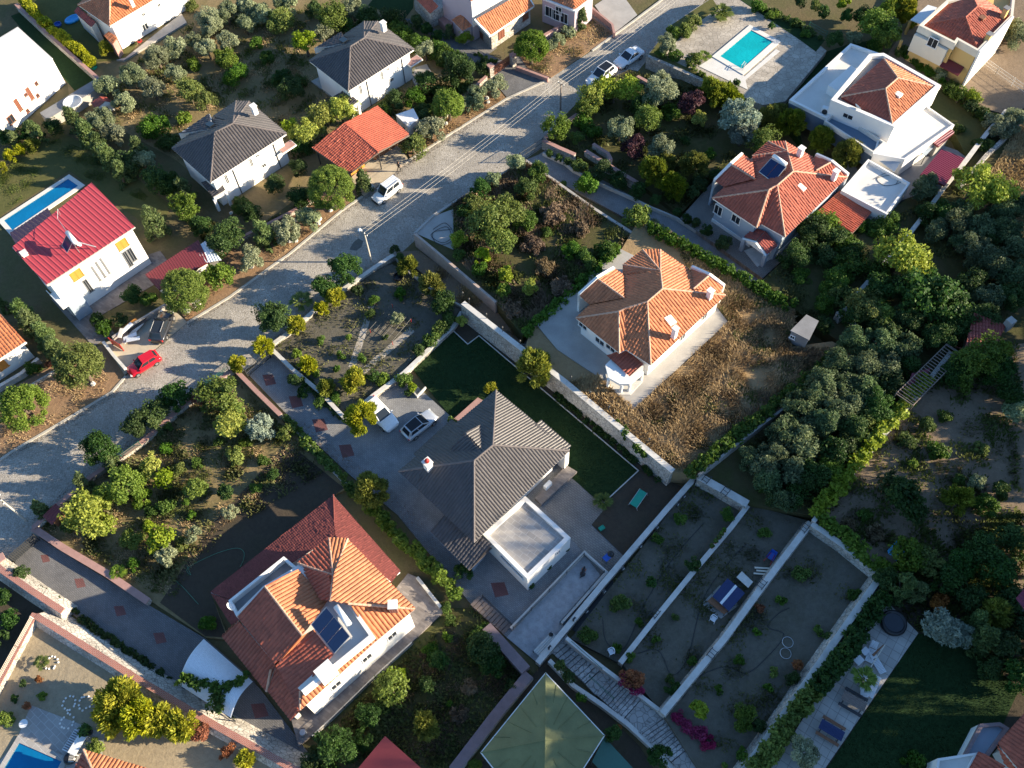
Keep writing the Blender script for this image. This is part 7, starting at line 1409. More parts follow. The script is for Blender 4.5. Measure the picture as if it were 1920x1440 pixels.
# rocks along the verge
RK = [(434, 400), (620, 395), (628, 388), (555, 452), (552, 415), (597, 420), (596, 412), (828, 215), (836, 232), (912, 185), (928, 180), (915, 192), (360, 575), (352, 583), (372, 568), (175, 720), (545, 450), (470, 500), (868, 172), (690, 340), (694, 352)]
for i, (x, y) in enumerate(RK):
    p = P(x, y, .12); s = .28+.3*RNG.random(); V, Fc = [], []; g = G(); g.lathe((0, 0, 0), [(.75, -.1), (1, .2), (.85, .55), (.4, .8)], 7); V = np.array(g.V)*s*(.8+.4*RNG.random((len(g.V), 1)))+p; o = mk('rock', V, g.F, M['cap']); tag(o, 'pale rock lying on the earth verge left of the road', 'rock', 'rocks on the road verge')
# white stones round little beds at the bottom left
for cxp, cyp, lab in ((131, 1319, 'ring of white painted stones, middle bed'), (126, 1353, 'ring of white painted stones, lower bed'), (160, 1318, 'white painted stones near the gold tree'), (97, 1243, 'row of white stones beside the little palm')):
    root = local('stone_ring', lab+' at the bottom left', 'stone ring', cxp, cyp, 1.31)
    for t in range(11): g = G(); a = t*.571; g.lathe((math.cos(a)*.6+RNG.normal()*.05, math.sin(a)*.6+RNG.normal()*.05, 0), [(.08, 0), (.11, .06), (.05, .13)], 7); g.obj('stone', M['white'], root)
# hoses and cables
def cable(label, pts, z, r=.025, mat='hose', name='garden_hose', cat='hose'):
    p = [P(x, y, z) for x, y in pts]; sm = []
    for i in range(len(p)-1):
        p0, p1, p2, p3 = p[max(0, i-1)], p[i], p[i+1], p[min(len(p)-1, i+2)]
        for t in np.linspace(0, 1, 7)[:-1]: sm.append(.5*((2*p1)+(-p0+p2)*t+(2*p0-5*p1+4*p2-p3)*t*t+(-p0+3*p1-3*p2+p3)*t**3))
    sm.append(p[-1]); g = G(); g.path(sm, r, 5); o = g.obj(name, M[mat]); return tag(o, label, cat)
cable('pale green hose lying across the dark lower lawn', [(310, 1072), (340, 1098), (356, 1115), (372, 1133)], .36); cable('pale green hose looping near the shingle roof', [(350, 1060), (358, 1078), (352, 1065), (400, 1040), (440, 1028), (456, 1033), (457, 1048), (450, 1063)], .36)
cable('loose black cables heaped on the concrete pad', [(812, 430), (835, 418), (850, 440), (830, 455), (808, 440), (838, 425), (846, 452), (820, 458), (812, 436), (845, 430)], 2.3, .03, 'dark', 'cable_heap', 'cable')
cable('black cables lying on the white garage roof', [(1638, 336), (1670, 322), (1690, 340), (1660, 348), (1645, 334), (1685, 328), (1680, 346)], 3.24, .03, 'dark', 'cable_heap', 'cable')
cable('dark irrigation hose on the third terrace', [(1280, 1310), (1310, 1270), (1360, 1250), (1400, 1262), (1440, 1230), (1470, 1190), (1440, 1175), (1460, 1150), (1480, 1140)], 1.83, .03, 'dark'); cable('dark irrigation hose on the second terrace', [(1195, 1225), (1235, 1220), (1260, 1265), (1290, 1230), (1320, 1120), (1370, 1050), (1400, 1020)], 1.13, .03, 'dark'); cable('dark irrigation hose on the first terrace', [(1130, 1160), (1138, 1205), (1170, 1215), (1210, 1130), (1260, 1050), (1320, 980)], .63, .03, 'dark')
o = local('trampoline', 'round dark net basket on its side in the triangular garden', 'net basket', 747, 523, .5, R(20)); g = G(); g.lathe((0, 0, 0), [(.5, .1), (.62, .3), (.6, .6), (.5, .62), (.5, .35)], 16); g.obj('tub', M['black'], o)
q4 = L3([(693, 617, 1.2), (735, 570, 1.2), (770, 598, 1.2), (735, 640, 1.2)]); root = thing('trellis', 'thin dark pipe trellis frame in the triangular garden', 'trellis', (*q4[0][:2], .46)); g = G()
for i in range(6): f = i/5; g.tube(q4[0]+(q4[1]-q4[0])*f, q4[3]+(q4[2]-q4[3])*f, .025, n=5); g.tube(q4[0]+(q4[3]-q4[0])*f, q4[1]+(q4[2]-q4[1])*f, .025, n=5)
g.obj('bars', M['dark'], root)
for p in q4: g = G(); g.tube([p[0], p[1], .45], p, .035, n=6); g.obj('post', M['rust'], root)
# poolside furniture bottom left
o = local('chaise', 'striped grey and white chaise on the blue pool deck', 'sun lounger', 137, 1390, 1.36, R(65)); g = G(); g.box((0, 0, .3), (1.9, .65, .1)); g.obj('frame', M['plast_w'], o); g = G()
for i in range(9): g.box((-.8+i*.2, 0, .37), (.11, .55, .04))
g.obj('cushion', M['concd'], o)
for sx in (-.8, .8):
    for s in (-.28, .28): g = G(); g.tube((sx, s, .28), (sx, s, 0), .03, n=6); g.obj('leg', M['plast_w'], o)
o = local('pool_table', 'white table with patterned cloth beside the striped chaise', 'table', 152, 1397, 1.36, R(65)); g = G(); g.box((0, 0, .7), (1.9, .8, .05)); g.obj('tabletop', M['plast_w'], o)
for sx in (-.85, .85):
    for s in (-.33, .33): g = G(); g.tube((sx, s, .68), (sx, s, 0), .03, n=6); g.obj('leg', M['plast_w'], o)
o = local('robot_drum', 'round black and white drum beside the pool house roof', 'drum', 133, 1423, 1.36); g = G(); g.lathe((0, 0, 0), [(.5, 0), (.55, .3), (.45, .4), (.1, .42)], 18); g.obj('drum', M['black'], o); g = G()
for i in range(5): g.box((.25, -.3+i*.15, .44), (.5, .07, .03))
g.obj('slats', M['cap'], o)
o = local('ring_float', 'small round white table on the blue pool deck', 'table', 49, 1359, 1.36); g = G(); g.lathe((0, 0, .5), [(.38, 0), (.4, .04), (.3, .05), (.05, .05)], 16); g.obj('tabletop', M['plast_w'], o); g = G(); g.tube((0, 0, 0), (0, 0, .5), .05, n=8); g.obj('stem', M['steel'], o)
o = local('table', 'round grey garden table with chairs beside the yellow house', 'table', 1738, 122, 2.02); g = G(); g.lathe((0, 0, .72), [(.7, 0), (.72, .04), (.1, .05)], 18); g.obj('tabletop', M['cap'], o); g = G(); g.tube((0, 0, 0), (0, 0, .72), .08, n=8); g.obj('stem', M['dark'], o)
ck = chair('dark garden chair left of the round grey table', 1722, 112, 2.02, R(30), None, 'dark', 'dark chairs by the yellow house'); chair('dark garden chair below the round grey table', 1748, 130, 2.02, R(130), ck, 'dark', 'dark chairs by the yellow house'); chair('dark garden chair near the yellow column', 1712, 100, 2.02, R(200), ck, 'dark', 'dark chairs by the yellow house')
o = local('tarp', 'crumpled blue sheet hanging in the bushes at right', 'tarp', 1678, 1036, 3.2, R(40)); g = G(); n_ = 7; V = [[(i-3)*.22, (j-3)*.2, .25*math.sin(i*1.3+j)+.1*j] for i in range(n_) for j in range(n_)]; g.add(V, [[i*n_+j, (i+1)*n_+j, (i+1)*n_+j+1, i*n_+j+1] for i in range(n_-1) for j in range(n_-1)]); g.obj('sheet', M['cyan'], o)
for x, y, lab in ((738, 1195, 'white pail on the stone terrace'), (743, 1190, 'dark pail next to the white pail')): o = local('pail', lab, 'pail', x, y, .47); g = G(); g.lathe((0, 0, 0), [(.2, 0), (.28, .45), (.24, .45), (.18, .05)], 12); g.obj('bucket', M['plast_w' if 'white pail on' in lab else 'black'], o); g = G(); g.path([(.26*math.cos(t*math.pi/6), 0, .45+.2*math.sin(t*math.pi/6)) for t in range(7)], .012, 5); g.obj('handle', M['steel'], o)
# ------------------------------------------------------------------ trees, shrubs, hedges: each one placed
cluster('along the left road verge', .1, [('round', 42, 763, 46), ('round', 147, 685, 46), ('round', 345, 547, 47), ('shrub', 411, 520, 27, 1.6), ('olive', 470, 486, 24, .8), ('coni', 493, 440, 27, .9), ('dark', 422, 447, 37), ('olive', 538, 433, 27, .8), ('olive', 580, 410, 23, .8), ('round', 620, 353, 46), ('coni', 682, 342, 20), ('broad', 775, 272, 25, .8), ('olive', 808, 243, 26, .8), ('round', 840, 198, 31), ('olive', 872, 196, 17, .8), ('olive', 893, 184, 23, .8), ('olive', 926, 163, 22, .8), ('round', 996, 88, 33), ('olive', 1045, 76, 15, .8), ('olive', 1066, 61, 14, .8), ('coni', 1088, 35, 19), ('olive', 1028, 86, 13, .8)])
cluster('around the grey roofed houses', .05, [('coni', 290, 420, 28), ('broad', 345, 388, 30), ('coni', 345, 360, 24), ('dark', 515, 348, 20), ('dark', 560, 370, 22), ('dark', 470, 400, 20), ('bush', 452, 385, 20), ('walnut', 640, 207, 30), ('walnut', 604, 222, 30), ('walnut', 573, 250, 30), ('walnut', 545, 238, 18), ('broad', 655, 190, 22), ('dark', 562, 275, 22), ('dark', 743, 188, 20), ('bush', 722, 200, 17), ('bush', 775, 182, 20), ('dark', 800, 155, 22), ('dark', 855, 131, 37), ('dark', 905, 126, 16), ('bush', 822, 172, 16), ('bush', 868, 165, 14), ('dark', 795, 222, 16), ('bush', 790, 208, 18), ('lime', 725, 205, 12), ('dark', 560, 316, 18), ('dark', 375, 425, 22)])
cluster('in the row beside the top driveway', .05, [('bush', 745, 58, 20), ('bush', 763, 70, 20), ('bush', 785, 84, 22), ('olive', 797, 96, 20), ('bush', 815, 95, 22), ('bush', 835, 106, 22), ('bush', 853, 112, 20), ('coni', 843, 60, 12), ('lime', 871, 68, 17), ('dark', 780, 42, 13), ('dark', 800, 55, 14), ('dark', 820, 66, 12)])
cluster('in the sunny orchard by the kennel', .05, [('olive', 203, 163, 23), ('olive', 248, 143, 26), ('olive', 286, 167, 24), ('olive', 329, 139, 20), ('olive', 294, 107, 26), ('olive', 328, 90, 22), ('olive', 233, 193, 20), ('olive', 192, 228, 27), ('olive', 214, 252, 22), ('broad', 353, 170, 26), ('broad', 383, 190, 19), ('bush', 290, 240, 29), ('bush', 320, 270, 20), ('shrub', 345, 222, 15)])
cluster('in the upper orchard', .05, [('olive', 392, 43, 26), ('olive', 425, 25, 23), ('olive', 462, 12, 22), ('olive', 461, 48, 18), ('olive', 492, 27, 21), ('shrub', 527, 43, 29), ('olive', 537, 8, 22), ('olive', 390, 93, 21), ('olive', 427, 77, 21), ('olive', 363, 76, 15), ('shrub', 363, 122, 14), ('shrub', 425, 112, 25), ('bush', 443, 140, 26), ('walnut', 572, 80, 26), ('dark', 545, 170, 26), ('broad', 620, 28, 30), ('olive', 605, 62, 18), ('olive', 662, 18, 22), ('dark', 690, 34, 22), ('dark', 733, 32, 20), ('dark', 588, 20, 18), ('dark', 650, 50, 16), ('bush', 500, 110, 15), ('bush', 480, 82, 14), ('dark', 530, 150, 20), ('shrub', 360, 12, 12), ('rust', 331, 8, 14), ('bush', 560, 155, 16), ('dark', 715, 52, 18)])
cluster('in the diagonal row', .05, [('coni', 140, 228, 23), ('coni', 163, 252, 24), ('coni', 188, 277, 25), ('coni', 206, 300, 24), ('coni', 228, 326, 22), ('dark', 242, 308, 26), ('olive', 270, 303, 22), ('dark', 293, 335, 26), ('coni', 262, 285, 22), ('dark', 320, 345, 24), ('coni', 63, 247, 20), ('dark', 100, 237, 17), ('coni', 28, 262, 14), ('gold', 20, 293, 13), ('gold', 37, 282, 12), ('gold', 3, 316, 12), ('thuja', 60, 272, 14), ('dark', 47, 250, 15), ('dark', 12, 258, 16)])
cluster('left of the red metal roofed house', .05, [('coni', 43, 587, 24), ('coni', 60, 607, 25), ('coni', 83, 630, 26), ('coni', 101, 652, 24), ('coni', 7, 573, 13), ('bush', 195, 615, 18), ('dark', 225, 600, 14), ('dark', 248, 553, 20), ('bush', 275, 560, 16), ('dark', 180, 600, 14), ('rust', 95, 682, 9), ('bush', 60, 690, 14)])
plant('gold', 200, 94, 15, .05, lab='golden ball shrub beside the tiny tiled porch at top left', phrase="")
cluster('along the low road wall', .5, [('dark', 645, 505, 33, 1.0), ('dark', 607, 540, 25), ('dark', 515, 597, 35), ('gold', 628, 556, 20), ('gold', 603, 580, 16), ('gold', 556, 612, 21), ('gold', 493, 650, 21), ('gold', 447, 683, 19), ('gold', 577, 686, 20), ('thuja', 611, 728, 20), ('gold', 664, 714, 26), ('gold', 678, 785, 35), ('thuja', 765, 500, 23), ('thuja', 808, 535, 27), ('dark', 830, 570, 25), ('dark', 740, 468, 9), ('dark', 750, 482, 9)])
palm(565, 565, 24, .3, 'fan palm growing over the low wall beside the road', .7)
plant('thuja', 1003, 690, 40, .15, lab='large gold tipped thuja beside the pale lawn wall', phrase=""); plant('lime', 866, 603, 13, .2, 1.6, lab='small round standard tree in the lawn corner bed', phrase='x'); plant('gold', 920, 731, 14, .15, 2.2, lab='golden bush peeping over the grey roof corner', phrase='x'); plant('thuja', 697, 920, 38, .12, lab='round dark thuja beside the ivy hedge and grey driveway', phrase='x')
cluster('in the triangular garden', .46, [('olive', 745, 598, 13), ('bush', 640, 667, 9), ('bush', 603, 640, 9), ('bush', 695, 590, 11), ('bush', 750, 553, 13), ('shrub', 555, 665, 10), ('bush', 680, 672, 9), ('shrub', 653, 632, 8), ('bush', 725, 632, 8), ('bush', 702, 563, 10), ('dark', 670, 545, 12), ('bush', 632, 690, 8), ('dark', 700, 705, 12), ('shrub', 590, 700, 9), ('dark', 560, 715, 10), ('bush', 630, 745, 12)])
cluster('along the lawn edge', .3, [('bush', 845, 597, 17), ('bush', 828, 618, 18), ('bush', 806, 638, 17), ('dark', 785, 655, 13), ('shrub', 717, 712, 14), ('bush', 755, 712, 15), ('lime', 772, 727, 12), ('bush', 600, 755, 13), ('dark', 570, 735, 14), ('bush', 850, 790, 10), ('dark', 550, 712, 13)])
cluster('along the lower road wall', .3, [('dark', 328, 745, 31), ('dark', 290, 772, 26), ('dark', 256, 795, 28), ('dark', 190, 842, 36), ('coni', 212, 872, 20), ('coni', 155, 905, 20), ('coni', 75, 955, 19), ('coni', 290, 798, 17), ('bush', 318, 800, 10)])
cluster('in the sunny lower left garden', .3, [('rust', 380, 748, 24), ('broad', 407, 742, 42), ('walnut', 428, 795, 34), ('broad', 440, 770, 25), ('silver', 488, 803, 26), ('broad', 537, 813, 18), ('walnut', 165, 962, 46), ('walnut', 190, 985, 26), ('broad', 234, 908, 38), ('walnut', 283, 873, 23), ('walnut', 305, 897, 19), ('shrub', 443, 857, 19), ('broad', 367, 917, 22), ('bush', 493, 863, 12), ('dark', 423, 923, 18), ('olive', 430, 960, 14), ('bush', 360, 963, 11), ('shrub', 247, 1013, 23), ('walnut', 303, 1010, 28), ('olive', 363, 1003, 16), ('olive', 313, 1040, 20), ('bush', 310, 950, 16), ('lime', 277, 987, 13), ('bush', 480, 917, 13), ('bush', 313, 840, 14), ('bush', 392, 1170, 16), ('shrub', 265, 935, 20), ('shrub', 335, 880, 14), ('bush', 250, 1060, 14), ('broad', 270, 885, 20), ('shrub', 340, 1020, 14), ('dark', 510, 890, 12), ('bush', 370, 870, 12), ('shrub', 195, 930, 24), ('bush', 130, 985, 16), ('bush', 285, 960, 14), ('bush', 350, 945, 10), ('bush', 410, 830, 10), ('shrub', 460, 830, 12)])
palm(220, 1073, 18, .3, 'small palm beside the pink coping wall at lower left', .5); palm(78, 1242, 16, 1.3, 'little palm ringed by white stones at the bottom left', .5)
cluster('on the brick walled terrace', 1.3, [('gold', 225, 1315, 50), ('gold', 262, 1345, 46), ('gold', 210, 1345, 38), ('gold', 300, 1350, 36), ('gold', 340, 1360, 34), ('rust', 372, 1375, 20), ('gold', 460, 1425, 20), ('rust', 425, 1410, 16), ('shrub', 182, 1400, 16), ('shrub', 8, 1350, 18), ('dark', 45, 1280, 10), ('rust', 72, 1275, 8), ('dark', 28, 1310, 10), ('shrub', 80, 1305, 9)])
cluster('left of the brick wall', .6, [('dark', 20, 1160, 20), ('dark', 5, 1120, 18), ('dark', 40, 1075, 16), ('dark', -5, 1200, 20)])
cluster('in the weedy lot', 2.2, [('olive', 968, 308, 19), ('bush', 1010, 322, 22), ('dark', 900, 352, 20), ('olive', 924, 338, 15), ('bush', 985, 355, 22), ('broad', 915, 412, 38), ('broad', 950, 400, 35), ('broad', 938, 450, 32), ('bush', 985, 413, 22), ('bush', 1072, 470, 20), ('bush', 1095, 482, 18), ('bush', 1135, 470, 22), ('bush', 1025, 437, 11), ('lime', 860, 450, 18), ('lime', 902, 480, 17), ('lime', 948, 515, 18), ('shrub', 945, 545, 16), ('bush', 897, 505, 15), ('bush', 860, 478, 13), ('lime', 995, 540, 18), ('dryb', 1040, 400, 24), ('dryb', 1000, 460, 24), ('dryb', 1050, 540, 24), ('dryb', 1090, 430, 20), ('dryb', 960, 580, 20), ('shrub', 885, 380, 20), ('dryb', 880, 440, 14), ('bush', 1110, 500, 16), ('dryb', 1020, 500, 20), ('bush', 870, 395, 16)])
cluster('along the cobbled lane', .6, [('dark', 1030, 288, 8), ('dark', 1048, 297, 8), ('dark', 1062, 303, 8), ('bush', 1085, 310, 16), ('dark', 1130, 322, 22), ('dark', 1160, 338, 18), ('dark', 1195, 358, 16), ('bush', 1100, 346, 24), ('bush', 1055, 350, 12), ('broad', 1196, 408, 27), ('dark', 1230, 376, 12), ('dark', 1288, 410, 11), ('dark', 1304, 418, 10), ('dark', 1325, 432, 12), ('dark', 1358, 457, 17), ('dark', 1270, 398, 10), ('olive', 1228, 432, 20)])
cluster('above the lane', .7, [('broad', 1043, 237, 28), ('walnut', 1110, 178, 27), ('walnut', 1133, 165, 26), ('walnut', 1152, 172, 22), ('walnut', 1182, 165, 27), ('broad', 1100, 200, 22), ('olive', 1242, 170, 34), ('olive', 1220, 190, 22), ('purple', 1298, 192, 25), ('thuja', 1335, 175, 30), ('thuja', 1360, 180, 26), ('thuja', 1375, 190, 20), ('silver', 1386, 222, 40), ('silver', 1392, 250, 28), ('broad', 1430, 262, 28), ('olive', 1163, 243, 28), ('purple', 1190, 275, 23), ('olive', 1240, 277, 25), ('broad', 1218, 225, 28), ('bush', 1258, 212, 22), ('dark', 1205, 200, 22), ('bush', 1095, 228, 18), ('thuja', 1225, 322, 32), ('thuja', 1248, 305, 20), ('thuja', 1300, 312, 30), ('thuja', 1262, 350, 30), ('lime', 1310, 225, 17), ('thuja', 1442, 222, 24), ('thuja', 1482, 232, 30), ('thuja', 1462, 215, 22), ('thuja', 1540, 262, 28), ('thuja', 1590, 292, 32), ('dark', 1345, 330, 16), ('bush', 1080, 258, 14), ('bush', 1330, 290, 12), ('dark', 1285, 265, 10), ('dark', 1310, 345, 18), ('dark', 1300, 360, 14), ('bush', 1110, 245, 16)])
cluster('around the pool terrace', 1.92, [('olive', 1250, 82, 19), ('shrub', 1280, 60, 16), ('shrub', 1300, 42, 16), ('bush', 1268, 105, 13), ('shrub', 1302, 112, 14), ('dark', 1381, 155, 8, 1.6), ('bush', 1420, 12, 14), ('shrub', 1448, 28, 12), ('bush', 1490, 42, 10), ('dark', 1447, 48, 7), ('bush', 1512, 65, 9), ('shrub', 1262, 60, 14), ('bush', 1240, 100, 12), ('shrub', 1355, 30, 12)])
palm(1352, 25, 26, 1.9, 'spreading palm at the top of the pool terrace', .9); palm(1320, 105, 15, 1.92, 'small agave like palm at the pool lawn edge', .2)
hedge('clipped low green hedge along the pool terrace edge', [(1290, 120), (1350, 165), (1395, 185)], .7, .5, 1.92, 'L_round'); hedge('low green shrub strip beside the pool terrace top edge', [(1440, 15), (1500, 45), (1540, 70)], .8, .6, 1.92, 'L_ivy')
cluster('behind the modern white house', 1.6, [('olive', 1602, 74, 16), ('dark', 1567, 75, 16), ('gold', 1690, 12, 30), ('gold', 1705, 35, 20), ('walnut', 1668, 15, 24), ('broad', 1645, 45, 32), ('broad', 1665, 65, 28), ('dark', 1620, 30, 18), ('shrub', 1530, 12, 14), ('dark', 1545, 22, 13), ('dark', 1500, 5, 12), ('dark', 1590, 30, 14), ('lime', 1580, 8, 14), ('bush', 1640, 88, 18), ('bush', 1690, 98, 15), ('bush', 1718, 115, 15), ('bush', 1742, 130, 14), ('olive', 1762, 140, 13)])
cluster('round the small lawn at top right', 1.3, [('bush', 1785, 165, 16), ('broad', 1800, 178, 16), ('walnut', 1822, 182, 17), ('dark', 1820, 200, 16), ('bush', 1840, 212, 15), ('bush', 1855, 225, 15), ('bush', 1797, 242, 11), ('olive', 1855, 228, 14), ('olive', 1880, 240, 24), ('olive', 1905, 225, 22), ('shrub', 1850, 275, 16), ('olive', 1912, 65, 28), ('dark', 1835, 270, 14)])
cluster('in the olive grove', 1.7, [('grove', 1735, 350, 25), ('walnut', 1830, 345, 44), ('walnut', 1868, 360, 40), ('walnut', 1690, 475, 46), ('walnut', 1715, 495, 36), ('fig', 1740, 555, 62), ('fig', 1775, 575, 45), ('broad', 1620, 575, 38), ('broad', 1650, 590, 30), ('bush', 1590, 500, 30), ('bush', 1570, 520, 26), ('bush', 1560, 545, 24), ('grove', 1755, 432, 22), ('gold', 1752, 440, 14), ('grove', 1795, 455, 20), ('grove', 1790, 420, 28), ('grove', 1830, 470, 32), ('grove', 1862, 500, 34), ('grove', 1885, 440, 34), ('grove', 1905, 520, 32), ('grove', 1850, 560, 30), ('grove', 1880, 400, 30), ('grove', 1915, 390, 26), ('grove', 1800, 400, 24), ('grove', 1840, 430, 28), ('grove', 1905, 470, 30), ('grove', 1600, 637, 32), ('grove', 1650, 645, 34), ('grove', 1695, 655, 32)])
cluster('in the lower olive rows', 1.7, [('grove', 1620, 690, 34), ('grove', 1570, 680, 34), ('grove', 1545, 720, 36), ('grove', 1500, 762, 34), ('grove', 1530, 745, 30), ('grove', 1545, 790, 34), ('grove', 1470, 812, 32), ('grove', 1505, 835, 34), ('grove', 1460, 850, 30), ('grove', 1430, 872, 30), ('grove', 1408, 862, 24), ('grove', 1580, 765, 34), ('grove', 1485, 885, 30), ('grove', 1440, 905, 28), ('grove', 1660, 690, 30), ('grove', 1590, 725, 30), ('grove', 1625, 735, 30), ('dark', 1640, 765, 34), ('dark', 1605, 805, 32), ('dark', 1560, 850, 32), ('dark', 1525, 890, 30), ('dark', 1490, 930, 24), ('broad', 1620, 780, 26), ('broad', 1555, 880, 24), ('grove', 1470, 940, 26), ('dark', 1585, 835, 26), ('bush', 1435, 915, 16)])
cluster('between the grove walls', 1.7, [('dark', 1700, 600, 34), ('dark', 1660, 620, 30), ('dark', 1760, 630, 34), ('dark', 1800, 610, 36), ('dark', 1840, 600, 34), ('dark', 1820, 530, 30), ('dark', 1650, 540, 30), ('dark', 1690, 540, 30), ('bush', 1640, 510, 26), ('bush', 1670, 420, 22), ('dark', 1600, 590, 28), ('dark', 1700, 690, 26), ('dark', 1670, 720, 28), ('dark', 1890, 560, 32), ('dark', 1765, 400, 24), ('dark', 1740, 400, 22), ('dark', 1860, 445, 26), ('bush', 1575, 560, 26), ('bush', 1545, 570, 22), ('dark', 1545, 610, 18), ('grove', 1520, 800, 26), ('grove', 1560, 745, 28), ('dark', 1450, 930, 22), ('dark', 1510, 905, 26), ('grove', 1600, 760, 28)])
cluster('by the blue grey villa', .9, [('dark', 1520, 435, 34), ('broad', 1545, 420, 26), ('dark', 1490, 480, 32), ('dark', 1565, 445, 26), ('bush', 1590, 460, 26), ('bush', 1610, 430, 20), ('dark', 1540, 480, 26), ('bush', 1640, 430, 24), ('dark', 1600, 480, 26), ('bush', 1500, 520, 22), ('bush', 1655, 410, 20)])
cluster('in the dirt garden at right', 2.2, [('fig', 1692, 932, 44), ('fig', 1668, 905, 26), ('fig', 1715, 960, 26), ('thuja', 1797, 935, 31), ('olive', 1832, 905, 15), ('bush', 1757, 845, 20), ('bush', 1800, 900, 12), ('bush', 1700, 830, 20), ('dark', 1790, 700, 30), ('broad', 1845, 665, 44), ('broad', 1815, 685, 34), ('lime', 1880, 655, 20), ('dark', 1870, 700, 34), ('dark', 1895, 740, 30), ('olive', 1910, 770, 26), ('broad', 1805, 715, 24), ('bush', 1740, 795, 18), ('bush', 1770, 780, 14), ('shrub', 1840, 840, 14), ('bush', 1850, 950, 24), ('bush', 1880, 920, 20), ('bush', 1620, 965, 14), ('dryb', 1590, 985, 18), ('dryb', 1640, 1000, 20), ('shrub', 1712, 870, 10)])
cluster('in the dark thicket at lower right', 2.3, [('broad', 1705, 1040, 34), ('broad', 1740, 1055, 30), ('dark', 1770, 1085, 34), ('dark', 1800, 1060, 32), ('dark', 1840, 1030, 34), ('dark', 1870, 1070, 36), ('dark', 1900, 1010, 32), ('coni', 1690, 1100, 32), ('coni', 1720, 1110, 26), ('silver', 1765, 1180, 34), ('silver', 1800, 1190, 28), ('rust', 1760, 1128, 18), ('thuja', 1862, 1150, 34), ('coni', 1840, 1200, 34), ('dark', 1885, 1220, 36), ('dark', 1905, 1130, 34), ('dark', 1820, 1120, 30), ('dark', 1910, 1270, 34), ('dark', 1855, 1250, 26), ('bush', 1710, 1425, 22), ('dark', 1660, 1085, 24), ('dark', 1930, 1180, 34), ('coni', 1830, 1165, 26)])
cluster('on the first terrace below the grove', .6, [('bush', 1275, 972, 18), ('bush', 1165, 1132, 22), ('bush', 1100, 1190, 21), ('dark', 1180, 1080, 18), ('dark', 1200, 1055, 18), ('bush', 1232, 1012, 15), ('dark', 1215, 1115, 13), ('bush', 1195, 1165, 12), ('dark', 1250, 990, 15), ('dark', 1185, 1170, 13), ('dark', 1222, 1090, 14), ('bush', 1155, 1215, 12), ('dark', 1285, 1050, 18), ('dark', 1260, 1080, 16)])
cluster('on the second terrace', 1.1, [('bush', 1362, 966, 18), ('dark', 1300, 1058, 17), ('dark', 1225, 1205, 14), ('bush', 1230, 1200, 10), ('bush', 1267, 1157, 9), ('dark', 1240, 1180, 14), ('bush', 1297, 1237, 12), ('dark', 1330, 1190, 18), ('dark', 1275, 1260, 16), ('dark', 1262, 1290, 18), ('dark', 1360, 1020, 14), ('dark', 1450, 1020, 26), ('dark', 1480, 990, 24), ('bush', 1435, 1000, 14), ('dark', 1400, 985, 18), ('bush', 1182, 1235, 12), ('bush', 1255, 1275, 12)])
cluster('on the third terrace', 1.8, [('lime', 1310, 1331, 22, 1.3), ('bush', 1465, 1125, 13), ('bush', 1500, 1075, 20), ('bush', 1385, 1240, 14), ('dark', 1335, 1250, 13), ('bush', 1345, 1290, 13), ('bush', 1440, 1290, 11), ('shrub', 1395, 1350, 26), ('dark', 1422, 1360, 18), ('dark', 1475, 1180, 16), ('bush', 1530, 1180, 14), ('dark', 1510, 1235, 14), ('dark', 1485, 1272, 16), ('dark', 1540, 1015, 24), ('dark', 1590, 1060, 22), ('dark', 1600, 1090, 18), ('bush', 1600, 1115, 16), ('dark', 1440, 1110, 18), ('dark', 1410, 1130, 14), ('rust', 1425, 1140, 9), ('dark', 1365, 1215, 13), ('dark', 1455, 1310, 16), ('bush', 1395, 1415, 20), ('bush', 1420, 1185, 10), ('shrub', 1450, 1260, 10), ('bush', 1550, 1195, 13)])
cluster('beside the stone steps', 1.4, [('pink', 1170, 1275, 16), ('rust', 1185, 1270, 20), ('pink', 1190, 1290, 14), ('pink', 1270, 1348, 14), ('pink', 1290, 1362, 17), ('pink', 1310, 1378, 17), ('pink', 1328, 1392, 15), ('dark', 1065, 1270, 14), ('bush', 1085, 1310, 12), ('dark', 1148, 1375, 16), ('rust', 1160, 1365, 7), ('bush', 1050, 1245, 12), ('dark', 1235, 1418, 22)])
cluster('below the stone terrace', .1, [('broad', 733, 1290, 34), ('walnut', 742, 1268, 18), ('dark', 800, 1285, 17), ('dark', 905, 1215, 32), ('bush', 900, 1190, 20), ('dark', 925, 1250, 24), ('dark', 820, 1235, 20), ('thuja', 798, 1360, 30), ('dark', 690, 1340, 26), ('dark', 720, 1320, 20), ('dark', 625, 1405, 46), ('dark', 590, 1430, 30), ('bush', 805, 1218, 14), ('shrub', 840, 1195, 10), ('bush', 838, 1140, 13), ('bush', 845, 1165, 13), ('shrub', 890, 1435, 14), ('dark', 960, 1285, 12), ('bush', 845, 1320, 8), ('dark', 680, 1390, 20), ('dryb', 860, 1340, 20), ('dryb', 880, 1290, 18)])
hedge('clipped golden hedge along the boundary wall at top left', [(40, -6), (62, 22), (90, 48)], 1.4, 1.9, .1, 'L_gold', leaf=.09, dens=1.3, spike=.5); hedge('lower golden clipped hedge ending at the green netting', [(98, 54), (122, 74), (152, 98), (168, 114)], 1.5, 1.9, .1, 'L_gold', leaf=.09, dens=1.3, spike=.5)
hedge('ivy hedge between the shingle roofed house and grey driveway', [(690, 948), (730, 985), (775, 1030), (815, 1070), (862, 1118)], 1.4, 1.5, .12, 'L_broad', leaf=.16)
hedge('ivy draped over the low wall beside the cobbled drive', [(533, 785), (560, 812), (600, 856), (650, 905), (668, 930)], 1.0, 1.0, .15, 'L_ivy', leaf=.15)
